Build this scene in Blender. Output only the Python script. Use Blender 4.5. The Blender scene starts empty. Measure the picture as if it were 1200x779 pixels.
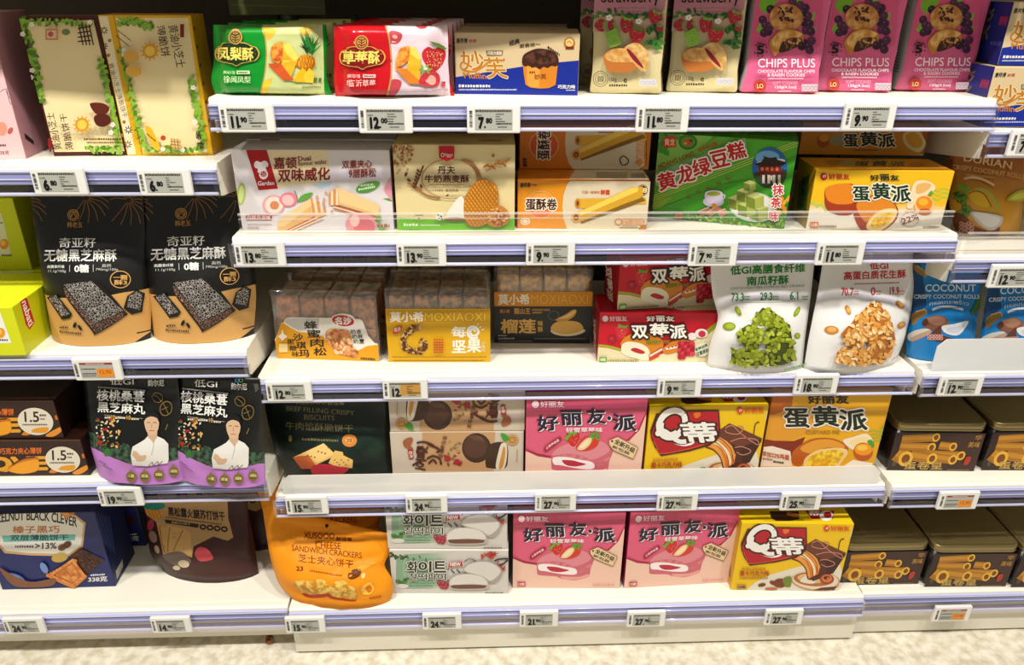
import bpy, bmesh, math, random
import numpy as np
from mathutils import Vector, Matrix, noise
from mathutils.geometry import tessellate_polygon

V = Vector
rnd = random.Random(7)
S = bpy.context.scene
COL = S.collection

# ---------------------------------------------------------------- camera, world, lamps, exposure
FPX = 880.0                                   # focal length in pixels of the 1200 x 779 frame
PITCH, YAW, ROLL = math.radians(25.245), math.radians(2.306), math.radians(0.414)
EYE = V((0.3398, -0.9761, 1.08))
_f = V((math.sin(YAW) * math.cos(PITCH), math.cos(YAW) * math.cos(PITCH), -math.sin(PITCH)))
_r0 = V((math.cos(YAW), -math.sin(YAW), 0))
_u0 = _r0.cross(_f)
RIGHT = _r0 * math.cos(ROLL) + _u0 * math.sin(ROLL)
UP = _u0 * math.cos(ROLL) - _r0 * math.sin(ROLL)
FWD = _f
cd = bpy.data.cameras.new('camera')
cd.sensor_width = 36.0
cd.lens = FPX / 1200 * 36.0
cd.clip_start = 0.02
cam = bpy.data.objects.new('camera', cd)
COL.objects.link(cam)
rm = Matrix((RIGHT, UP, -FWD)).transposed().to_4x4()
cam.matrix_world = Matrix.Translation(EYE) @ rm
S.camera = cam

S.view_settings.view_transform = 'Standard'
S.view_settings.look = 'None'
S.view_settings.exposure = -0.07
S.view_settings.gamma = 1.0
S.view_settings.use_curve_mapping = False

w = bpy.data.worlds.new('store_air')
S.world = w
w.use_nodes = True
w.node_tree.nodes['Background'].inputs[0].default_value = (1.0, 0.96, 0.90, 1)
w.node_tree.nodes['Background'].inputs[1].default_value = 0.25


def lamp(x, y, z, sx, sy, power, aim):
    d = bpy.data.lights.new('ceiling_spot', 'AREA')
    d.shape = 'RECTANGLE'
    d.size, d.size_y = sx, sy
    d.energy = power
    d.color = (1.0, 0.97, 0.915)
    o = bpy.data.objects.new('ceiling_spot', d)
    o.location = (x, y, z)
    o.rotation_euler = (V(aim) - V((x, y, z))).to_track_quat('-Z', 'Y').to_euler()
    COL.objects.link(o)


for lx in (-1.26, -0.24, 0.78, 1.80):
    lamp(lx, -1.05, 2.75, 0.14, 0.10, 30.5, (lx, 0.0, 0.6))


# ---------------------------------------------------------------- pixel rays of the photograph
def ray(px, py):
    return FWD + RIGHT * ((px - 600) / FPX) - UP * ((py - 389.5) / FPX)


def at_z(px, py, z):
    d = ray(px, py)
    return EYE + d * ((z - EYE.z) / d.z)


def at_y(px, py, y):
    d = ray(px, py)
    return EYE + d * ((y - EYE.y) / d.y)


# ---------------------------------------------------------------- materials
INK = 1.12                                    # printing inks a little denser than the lit colours read off the photo


def lin(h):
    h = h.lstrip('#')
    o = []
    for i in (0, 2, 4):
        c = int(h[i:i + 2], 16) / 255
        o.append((c / 12.92 if c <= 0.04045 else ((c + 0.055) / 1.055) ** 2.4) ** INK)
    return (*o, 1)


MATS = {}


def mat(c, rough=0.42, spec=0.4, bump=0.0, metal=0.0):
    key = (c, rough, spec, bump, metal)
    if key in MATS:
        return MATS[key]
    m = bpy.data.materials.new('print')
    m.use_nodes = True
    nt = m.node_tree
    b = nt.nodes['Principled BSDF']
    b.inputs['Roughness'].default_value = rough
    b.inputs['Specular IOR Level'].default_value = spec
    b.inputs['Metallic'].default_value = metal
    N, K = nt.nodes.new, nt.links.new
    if isinstance(c, str):
        b.inputs['Base Color'].default_value = lin(c)
    else:
        tc = N('ShaderNodeTexCoord')
        mix = N('ShaderNodeMix')
        mix.data_type = 'RGBA'
        if c[0] in ('n', 'v'):
            t = N('ShaderNodeTexNoise' if c[0] == 'n' else 'ShaderNodeTexVoronoi')
            t.inputs['Scale'].default_value = c[3]
            K(tc.outputs['Object'], t.inputs['Vector'])
            if c[0] == 'n':
                t.inputs['Detail'].default_value = 4
                src = t.outputs['Fac']
                lo, hi = 0.40, 0.60
            else:
                t.feature = 'DISTANCE_TO_EDGE'
                src = t.outputs['Distance']
                lo, hi = 0.03, 0.11
            r = N('ShaderNodeMapRange')
            r.inputs['From Min'].default_value = lo
            r.inputs['From Max'].default_value = hi
            K(src, r.inputs['Value'])
            K(r.outputs[0], mix.inputs['Factor'])
            ca, cb = c[1], c[2]
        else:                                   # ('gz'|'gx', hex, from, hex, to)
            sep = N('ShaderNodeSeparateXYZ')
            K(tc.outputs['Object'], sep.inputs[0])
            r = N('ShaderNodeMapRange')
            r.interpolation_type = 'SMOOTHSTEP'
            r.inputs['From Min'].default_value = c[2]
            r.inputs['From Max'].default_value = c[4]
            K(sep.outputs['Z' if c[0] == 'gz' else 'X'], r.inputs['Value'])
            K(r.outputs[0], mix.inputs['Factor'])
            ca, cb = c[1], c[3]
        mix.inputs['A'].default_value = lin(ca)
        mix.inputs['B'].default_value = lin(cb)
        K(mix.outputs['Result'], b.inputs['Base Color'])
    if bump:
        tc = N('ShaderNodeTexCoord')
        t = N('ShaderNodeTexNoise')
        t.inputs['Scale'].default_value = 28
        t.inputs['Detail'].default_value = 3
        K(tc.outputs['Object'], t.inputs['Vector'])
        bp = N('ShaderNodeBump')
        bp.inputs['Strength'].default_value = bump
        bp.inputs['Distance'].default_value = 0.01
        K(t.outputs['Fac'], bp.inputs['Height'])
        K(bp.outputs[0], b.inputs['Normal'])
    MATS[key] = m
    return m


def film(name, tint, clear, rough, white=0.0):
    """clear plastic: a share of the light passes straight, the rest is gloss (and some milky white)"""
    m = bpy.data.materials.new(name)
    m.use_nodes = True
    nt = m.node_tree
    nt.nodes.clear()
    N, K = nt.nodes.new, nt.links.new
    out = N('ShaderNodeOutputMaterial')
    tr = N('ShaderNodeBsdfTransparent')
    tr.inputs[0].default_value = lin(tint)
    gl = N('ShaderNodeBsdfGlossy')
    gl.inputs['Roughness'].default_value = rough
    df = N('ShaderNodeBsdfDiffuse')
    df.inputs[0].default_value = lin('#fdfcf8')
    tl = N('ShaderNodeBsdfTranslucent')
    tl.inputs[0].default_value = lin('#fdfcf8')
    m0 = N('ShaderNodeMixShader')
    m0.inputs[0].default_value = 0.25
    K(df.outputs[0], m0.inputs[1])
    K(tl.outputs[0], m0.inputs[2])
    m1 = N('ShaderNodeMixShader')
    m1.inputs[0].default_value = white
    K(gl.outputs[0], m1.inputs[1])
    K(m0.outputs[0], m1.inputs[2])
    m2 = N('ShaderNodeMixShader')
    m2.inputs[0].default_value = 1 - clear
    K(tr.outputs[0], m2.inputs[1])
    K(m1.outputs[0], m2.inputs[2])
    K(m2.outputs[0], out.inputs[0])
    return m


M_CLEAR = film('clear_acrylic', '#ffffff', 0.88, 0.05)
M_RAILCLEAR = film('rail_plastic', '#d8d4e8', 0.93, 0.10, 0.1)
M_FROST = film('frosted_acrylic', '#ffffff', 0.24, 0.3, 0.9)
M_WRAP = film('wrap_film', '#fffdf8', 0.82, 0.12, 0.2)
M_DECK = mat('#f3eedf', 0.35, 0.5)
M_BACK = mat('#5c5246', 0.7)
M_LILAC = mat('#a8aad8', 0.2, 0.6)
M_LILAC2 = mat('#c2c5ea', 0.2, 0.6)
M_LIP = mat('#d4d4ee', 0.07, 1.0)
M_EDGE = film('acrylic_edge', '#ffffff', 0.68, 0.1, 0.75)


# ---------------------------------------------------------------- mesh helpers
def tag(o, label, cat, group=None, kind=None):
    o['label'] = label
    o['category'] = cat
    if group:
        o['group'] = group
    if kind:
        o['kind'] = kind


def link(name, data, parent=None):
    o = bpy.data.objects.new(name, data)
    COL.objects.link(o)
    if parent:
        o.parent = parent
    return o


def mesh_obj(name, bm, mats, parent=None, smooth=False):
    me = bpy.data.meshes.new(name)
    bm.to_mesh(me)
    bm.free()
    for m in (mats if isinstance(mats, (list, tuple)) else [mats]):
        me.materials.append(m)
    if smooth:
        for p in me.polygons:
            p.use_smooth = True
    return link(name, me, parent)


def add_box(bm, x0, x1, y0, y1, z0, z1, mi=0):
    vs = [bm.verts.new(c) for c in ((x0, y0, z0), (x1, y0, z0), (x1, y1, z0), (x0, y1, z0),
                                    (x0, y0, z1), (x1, y0, z1), (x1, y1, z1), (x0, y1, z1))]
    fs = []
    for q in ((3, 2, 1, 0), (4, 5, 6, 7), (0, 1, 5, 4), (1, 2, 6, 5), (2, 3, 7, 6), (3, 0, 4, 7)):
        f = bm.faces.new([vs[i] for i in q])
        f.material_index = mi
        fs.append(f)
    return fs


def box_bm(x0, x1, y0, y1, z0, z1, bev=0.0, seg=2):
    bm = bmesh.new()
    add_box(bm, x0, x1, y0, y1, z0, z1)
    if bev:
        bmesh.ops.bevel(bm, geom=bm.edges[:], offset=bev, segments=seg, affect='EDGES', profile=0.5)
    return bm


def extrude_profile(bm, pts, x0, x1, mi=0):
    """closed (y,z) outline swept along x"""
    a = [bm.verts.new((x0, y, z)) for y, z in pts]
    b = [bm.verts.new((x1, y, z)) for y, z in pts]
    n = len(pts)
    for i in range(n):
        j = (i + 1) % n
        f = bm.faces.new((a[i], a[j], b[j], b[i]))
        f.material_index = mi
    for loop in (a, b[::-1]):
        f = bm.faces.new(loop)
        f.material_index = mi


# ---------------------------------------------------------------- lettering
_tc = bpy.data.curves.new('glyphs', 'FONT')
_tc.resolution_u = 3
_to = bpy.data.objects.new('glyphs', _tc)
COL.objects.link(_to)
GLYPHS = {}


def glyphs(s, b=0.0, sp=1.0):
    k = (s, b, sp)
    if k not in GLYPHS:
        _tc.body = s
        _tc.offset = b
        _tc.space_character = sp
        dg = bpy.context.evaluated_depsgraph_get()
        e = _to.evaluated_get(dg)
        me = e.to_mesh()
        me.calc_loop_triangles()
        vs = [(v.co.x, v.co.y) for v in me.vertices]
        ts = [tuple(t.vertices) for t in me.loop_triangles]
        e.to_mesh_clear()
        GLYPHS[k] = (vs, ts)
    return GLYPHS[k]


def smooth_closed(p, n=5):
    q = []
    m = len(p)
    for i in range(m):
        a, b, c, d = p[i - 1], p[i], p[(i + 1) % m], p[(i + 2) % m]
        for k in range(n):
            t = k / n
            q.append(tuple(0.5 * (2 * b[j] + (c[j] - a[j]) * t + (2 * a[j] - 5 * b[j] + 4 * c[j] - d[j]) * t * t
                                  + (3 * b[j] - a[j] - 3 * c[j] + d[j]) * t ** 3) for j in (0, 1)))
    return q


def smooth_open(p, n=5):
    p2 = [p[0]] + list(p) + [p[-1]]
    q = []
    for i in range(1, len(p2) - 2):
        a, b, c, d = p2[i - 1:i + 3]
        for k in range(n):
            t = k / n
            q.append(tuple(0.5 * (2 * b[j] + (c[j] - a[j]) * t + (2 * a[j] - 5 * b[j] + 4 * c[j] - d[j]) * t * t
                                  + (3 * b[j] - a[j] - 3 * c[j] + d[j]) * t ** 3) for j in (0, 1)))
    q.append(p[-1])
    return q


def pairs(f):
    return [(f[i], f[i + 1]) for i in range(0, len(f), 2)]


def split_far(bm):
    """blocks of print that lie far from each other become parts of their own"""
    bm.verts.index_update()
    n = len(bm.verts)
    up = list(range(n))

    def find(i):
        while up[i] != i:
            up[i] = up[up[i]]
            i = up[i]
        return i
    for e in bm.edges:
        a, b = find(e.verts[0].index), find(e.verts[1].index)
        if a != b:
            up[a] = b
    isl = {}
    for v in bm.verts:
        isl.setdefault(find(v.index), []).append(v.index)
    keys = list(isl)
    bm.verts.ensure_lookup_table()
    co = np.array([v.co[:] for v in bm.verts])
    lo = np.array([co[isl[k]].min(0) for k in keys])
    hi = np.array([co[isl[k]].max(0) for k in keys])
    sz = (hi - lo).max(1)
    if len(keys) > 2500:
        return [bm]
    lab = np.full(len(keys), -1)
    c = 0
    for i in range(len(keys)):
        if lab[i] >= 0:
            continue
        todo = [i]
        lab[i] = c
        while todo:
            j = todo.pop()
            gap = np.maximum(0, np.maximum(lo[j] - hi, lo - hi[j]))
            near = (np.sqrt((gap ** 2).sum(1)) <= np.maximum(.018, .45 * np.maximum(sz[j], sz))) & (lab < 0)
            for k in np.nonzero(near)[0]:
                lab[k] = c
                todo.append(int(k))
        c += 1
    if c == 1:
        return [bm]
    of = {}
    for k, key in enumerate(keys):
        for i in isl[key]:
            of[i] = int(lab[k])
    out = []
    for q in range(c):
        nb = bmesh.new()
        mp = {}
        for fc in bm.faces:
            if of[fc.verts[0].index] != q:
                continue
            vs = []
            for v in fc.verts:
                if v.index not in mp:
                    mp[v.index] = nb.verts.new(v.co)
                vs.append(mp[v.index])
            nf = nb.faces.new(vs)
            nf.material_index = fc.material_index
        nb.normal_update()
        out.append(nb)
    bm.free()
    return out


class Face:
    """a printed side of a pack: u,v run 0..1 over it; hit() finds where a photo pixel lands on it"""

    def __init__(s, root, O, ex, ey, W, H):
        s.root, s.O, s.ex, s.ey, s.W, s.H = root, V(O), V(ex), V(ey), W, H
        s.n = s.ex.cross(s.ey)
        s.inv = root.matrix_basis.inverted()
        s.grid = None

    def st(s, px, py, off=0.0):
        o = s.inv @ EYE
        d = s.inv.to_3x3() @ ray(px, py)
        P0 = s.O + s.n * off
        k = (P0 - o).dot(s.n) / d.dot(s.n)
        p = o + d * k - s.O
        return p.dot(s.ex), p.dot(s.ey)

    def uv(s, px, py):
        a, b = s.st(px, py)
        return a / s.W, b / s.H

    def out(s, u, v, k):
        return s.O + s.ex * (u * s.W) + s.ey * (v * s.H) + s.n * k


class Art:
    def __init__(s, face, reg=(0, 0, 1), uvmap=None, base=1.2e-4, step=3e-5, rough=0.4, spec=0.4):
        s.f, s.reg, s.map = face, reg, uvmap
        s.base, s.step, s.rough, s.spec = base, step, rough, spec
        s.part, s.k = 'printed_panel', 0
        s.data = {}

    def N(s, part):
        s.part = part
        return s

    def uv(s, x, y):
        if s.map:
            return s.map(x, y)
        x0, y0, z = s.reg
        return s.f.uv(x0 + x / z, y0 + y / z)

    def emit(s, col, vs, ts, ks=None):
        s.data.setdefault(s.part, []).append((col, [s.k] * len(vs) if ks is None else ks, [s.uv(*p) for p in vs], ts))
        s.k += 1

    def P(s, col, flat, sm=0):
        p = pairs(flat)
        if sm:
            p = smooth_closed(p)
        elif s.f.grid:
            q = []
            for i in range(len(p)):
                a, b = p[i], p[(i + 1) % len(p)]
                for k in range(6):
                    q.append((a[0] + (b[0] - a[0]) * k / 6, a[1] + (b[1] - a[1]) * k / 6))
            p = q
        ts = tessellate_polygon([[V((x, y, 0)) for x, y in p]])
        s.emit(col, p, [tuple(t) for t in ts])

    def E(s, col, cx, cy, rx, ry=None, a=0, n=22, ring=0):
        ry = rx if ry is None else ry
        ca, sa = math.cos(math.radians(a)), math.sin(math.radians(a))
        f = lambda q, i: (cx + q * rx * math.cos(6.28319 * i / n) * ca - q * ry * math.sin(6.28319 * i / n) * sa,
                          cy + q * rx * math.cos(6.28319 * i / n) * sa + q * ry * math.sin(6.28319 * i / n) * ca)
        if ring:
            p = [f(1, i) for i in range(n)] + [f(1 - ring, i) for i in range(n)]
            ts = []
            for i in range(n):
                j = (i + 1) % n
                ts += [(i, j, n + j), (i, n + j, n + i)]
        else:
            p = [f(1, i) for i in range(n)] + [(cx, cy)]
            ts = [(i, (i + 1) % n, n) for i in range(n)]
        s.emit(col, p, ts)

    def R(s, col, x0, y0, x1, y1):
        s.P(col, [x0, y0, x1, y0, x1, y1, x0, y1])

    def L(s, col, wd, flat, sm=0, close=0):
        p = pairs(flat)
        if close:
            p.append(p[0])
        if sm:
            p = smooth_open(p)
        l, r = [], []
        for i, (x, y) in enumerate(p):
            a, b = p[max(i - 1, 0)], p[min(i + 1, len(p) - 1)]
            dx, dy = b[0] - a[0], b[1] - a[1]
            q = math.hypot(dx, dy) or 1
            l.append((x - dy / q * wd / 2, y + dx / q * wd / 2))
            r.append((x + dy / q * wd / 2, y - dx / q * wd / 2))
        n = len(p)
        ts = []
        for i in range(n - 1):
            ts += [(i, i + 1, n + i + 1), (i, n + i + 1, n + i)]
        s.emit(col, l + r, ts)

    def T(s, col, txt, x0, y0, x1=None, y1=None, b=0.0, o=None, sl=0.0, it=0.0, q=None, arc=0.0, sp=1.0):
        """text stretched into a rectangle, or into the quad q = TL,TR,BR,BL; o = (colour, width) outline;
        sl = how far the right end drops, it = slant, arc = how far the middle rises"""
        base, _ = glyphs(txt, 0.0, sp)
        xa, xb = min(v[0] for v in base), max(v[0] for v in base)
        ya, yb = min(v[1] for v in base), max(v[1] for v in base)
        if q is None:
            q = [(x0, y0), (x1, y0 + sl), (x1, y1 + sl), (x0, y1)]
        elif not isinstance(q[0], tuple):
            q = pairs(q)
        hgt = math.hypot(q[3][0] - q[0][0], q[3][1] - q[0][1])
        b = min(b, 0.07 if txt.isascii() else 0.032)

        def place(v):
            u, t = (v[0] - xa) / (xb - xa), (yb - v[1]) / ((yb - ya) or 1)
            x = (q[0][0] * (1 - u) + q[1][0] * u) * (1 - t) + (q[3][0] * (1 - u) + q[2][0] * u) * t
            y = (q[0][1] * (1 - u) + q[1][1] * u) * (1 - t) + (q[3][1] * (1 - u) + q[2][1] * u) * t
            return (x + it * hgt * (0.5 - t), y - arc * (1 - (2 * u - 1) ** 2))
        vs, ts = glyphs(txt, 0.0, sp)

        def heavy(c, r, nd):
            av, at, ks = [], [], []
            for k in range(nd if r > 0 else 1):
                dx, dy = (r * math.cos(6.28319 * k / nd), r * math.sin(6.28319 * k / nd)) if r > 0 else (0, 0)
                n = len(av)
                av += [place((v[0] + dx, v[1] + dy)) for v in vs]
                at += [(p + n, q_ + n, r_ + n) for p, q_, r_ in ts]
                ks += [s.k + .09 * k] * len(vs)
            s.emit(c, av, at, ks)
        if o:
            heavy(o[0], b + o[1], 10)
        if b > 0.012:
            heavy(col, b, 6)
        else:
            heavy(col, b, 2)

    def VT(s, col, txt, x0, y0, x1, y1, b=0.0, o=None, dx=0.0):
        """characters set one below the other"""
        h = (y1 - y0) / len(txt)
        for i, ch in enumerate(txt):
            e = dx * i
            s.T(col, ch, x0 + e, y0 + i * h + h * .06, x1 + e, y0 + (i + 1) * h - h * .06, b, o)

    def M(s, col, x0, y0, x1, y1, sl=0.0, gap=0.55):
        """a line of print too small to read"""
        h = y1 - y0
        vs, ts = [], []
        x = x0
        g = random.Random(int(x0 * 7 + y0 * 13))
        while x < x1 - h * .3:
            q = min(x + h * (0.5 + 0.5 * g.random()), x1)
            d0, d1 = sl * (x - x0) / max(x1 - x0, 1), sl * (q - x0) / max(x1 - x0, 1)
            n = len(vs)
            t = h * .25 * g.random()
            vs += [(x, y0 + d0 + t), (q, y0 + d1 + t), (q, y1 + d1), (x, y1 + d0)]
            ts += [(n, n + 1, n + 2), (n, n + 2, n + 3)]
            x = q + h * gap * .5
        if vs:
            s.emit(col, vs, ts)

    def end(s, parent=None):
        f = s.f
        for part, items in s.data.items():
            bm = bmesh.new()
            mats, idx = [], {}
            for col, k, uvs, ts in items:
                if col not in idx:
                    idx[col] = len(mats)
                    mats.append(mat(col, s.rough, s.spec))
                vs = [bm.verts.new((u, v, kk)) for (u, v), kk in zip(uvs, k)]
                for t in ts:
                    if len(set(t)) < 3:
                        continue
                    a, b, c = (uvs[i] for i in t)
                    ar = (b[0] - a[0]) * (c[1] - a[1]) - (c[0] - a[0]) * (b[1] - a[1])
                    if abs(ar) < 1e-12:
                        continue
                    if ar < 0:
                        t = t[::-1]
                    try:
                        fc = bm.faces.new([vs[i] for i in t])
                        fc.material_index = idx[col]
                    except ValueError:
                        pass
            lo, hi = 0.002, 0.998

            def cut(co, no, clear):
                bmesh.ops.bisect_plane(bm, geom=bm.verts[:] + bm.edges[:] + bm.faces[:], dist=1e-7,
                                       plane_co=co, plane_no=no, clear_outer=clear)
            us = [v.co.x for v in bm.verts]
            vv = [v.co.y for v in bm.verts]
            if not us:
                bm.free()
                continue
            if max(us) > hi: cut((hi, 0, 0), (1, 0, 0), True)
            if min(us) < lo: cut((lo, 0, 0), (-1, 0, 0), True)
            if max(vv) > hi: cut((0, hi, 0), (0, 1, 0), True)
            if min(vv) < lo: cut((0, lo, 0), (0, -1, 0), True)
            if f.grid and bm.verts:
                nu, nv = f.grid
                us = [v.co.x for v in bm.verts]
                vv = [v.co.y for v in bm.verts]
                for i in range(1, nu):
                    if min(us) < i / nu < max(us): cut((i / nu, 0, 0), (1, 0, 0), False)
                for i in range(1, nv):
                    if min(vv) < i / nv < max(vv): cut((0, i / nv, 0), (0, 1, 0), False)
            bmesh.ops.delete(bm, geom=[v for v in bm.verts if not v.link_faces], context='VERTS')
            for v in bm.verts:
                v.co = f.out(v.co.x, v.co.y, s.base + s.step * v.co.z)
            bm.normal_update()
            if not bm.faces:
                bm.free()
                continue
            for piece in split_far(bm):
                mesh_obj(part, piece, mats, f.root if parent is None else parent, smooth=bool(f.grid))
        s.data = {}


# ---------------------------------------------------------------- packs
class Pack:
    pass


def frame(BL, BR, z, tilt=0.0):
    a, b = at_z(*BL, z), at_z(*BR, z)
    yaw = math.atan2(b.y - a.y, b.x - a.x)
    return (a + b) / 2, (b - a).length, yaw, tilt


def root_at(name, label, cat, group, M):
    o = link(name, None)
    o.empty_display_size = 0.03
    o.matrix_basis = M
    tag(o, label, cat, group)
    return o


def carton(name, label, cat, BL, BR, TL, TR, D, z, cols, group=None, bev=0.0012, rough=0.4, H=None, body='box_body', bump=0.0, flare=0.0):
    """a box: BL..TR are the photo pixels of its front corners, z the level it stands on, D its depth"""
    p = Pack()
    mid, W, yaw, _ = frame(BL, BR, z)
    R = Matrix.Rotation(yaw, 4, 'Z')
    M = Matrix.Translation(mid) @ R @ Matrix.Translation((0, D / 2, 0))
    p.root = r = root_at(name, label, cat, group, M)
    f = Face(r, (-W / 2, -D / 2, 0), (1, 0, 0), (0, 0, 1), W, 1)
    if H is None:
        hs = [f.st(*q)[1] for q in (TL, TR) if q]
        H = sum(hs) / len(hs)
    f.H = H
    p.W, p.H, p.D, p.z, p.yaw = W, H, D, z, yaw
    bm = box_bm(-W / 2, W / 2, -D / 2, D / 2, 0, H, bev)
    if flare:
        bmesh.ops.subdivide_edges(bm, edges=bm.edges[:], cuts=5, use_grid_fill=True)
        for v in bm.verts:
            n = noise.noise_vector(v.co * 28 + V((mid.x * 9, 0, 0)))
            v.co += n * flare * 0.35
            if v.co.z < H * .06:
                v.co.x *= 1 + flare * 1.2 / W
                v.co.z = max(v.co.z, 0)
    bm.normal_update()
    for fc in bm.faces:
        n = fc.normal
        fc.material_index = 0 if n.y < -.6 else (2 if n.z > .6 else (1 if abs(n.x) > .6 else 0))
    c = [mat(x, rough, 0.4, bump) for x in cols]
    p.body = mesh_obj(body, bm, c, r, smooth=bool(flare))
    p.front = f
    p.left = Face(r, (-W / 2, D / 2, 0), (0, -1, 0), (0, 0, 1), D, H)
    p.right = Face(r, (W / 2, -D / 2, 0), (0, 1, 0), (0, 0, 1), D, H)
    p.top = Face(r, (-W / 2, -D / 2, H), (1, 0, 0), (0, 1, 0), W, D)
    p.ztop = z + H
    return p


def dup(p, label, M=None, BL=None, BR=None, z=None, group=None, skip=(), turn=0.0):
    """another pack of the same kind, with copies of its parts"""
    r = p.root.copy()
    COL.objects.link(r)
    r['label'] = label
    if group:
        r['group'] = group
    if M is None:
        mid, W, yaw, _ = frame(BL, BR, z)
        M = Matrix.Translation(mid) @ Matrix.Rotation(yaw, 4, 'Z') @ Matrix.Translation((0, p.D / 2, 0)) @ Matrix.Rotation(turn, 4, 'Z')
        if getattr(p, 'tilt', 0):
            M = M @ Matrix.Rotation(-p.tilt, 4, 'X')
    r.matrix_basis = M
    for ch in list(p.root.children):
        if ch.name.split('.')[0] in skip:
            continue
        c = ch.copy()
        COL.objects.link(c)
        c.parent = r
        for g in ch.children:
            d = g.copy()
            COL.objects.link(d)
            d.parent = c
    q = Pack()
    q.__dict__.update(p.__dict__)
    q.root = r
    q.z = z if z is not None else p.z
    q.ztop = q.z + p.H
    return q


def behind(p, dy, label, dx=0.0, dz=0.0, group=None, turn=0.0):
    M = p.root.matrix_basis.copy()
    M.translation = M.translation + V((dx, dy, dz))
    return dup(p, label, M=M @ Matrix.Rotation(turn, 4, 'Z'), group=group)


def lerp_at(pts, t):
    if t <= pts[0][1]:
        return pts[0][0]
    for (s0, t0), (s1, t1) in zip(pts, pts[1:]):
        if t <= t1:
            return s0 + (s1 - s0) * (t - t0) / max(t1 - t0, 1e-9)
    return pts[-1][0]


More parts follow.
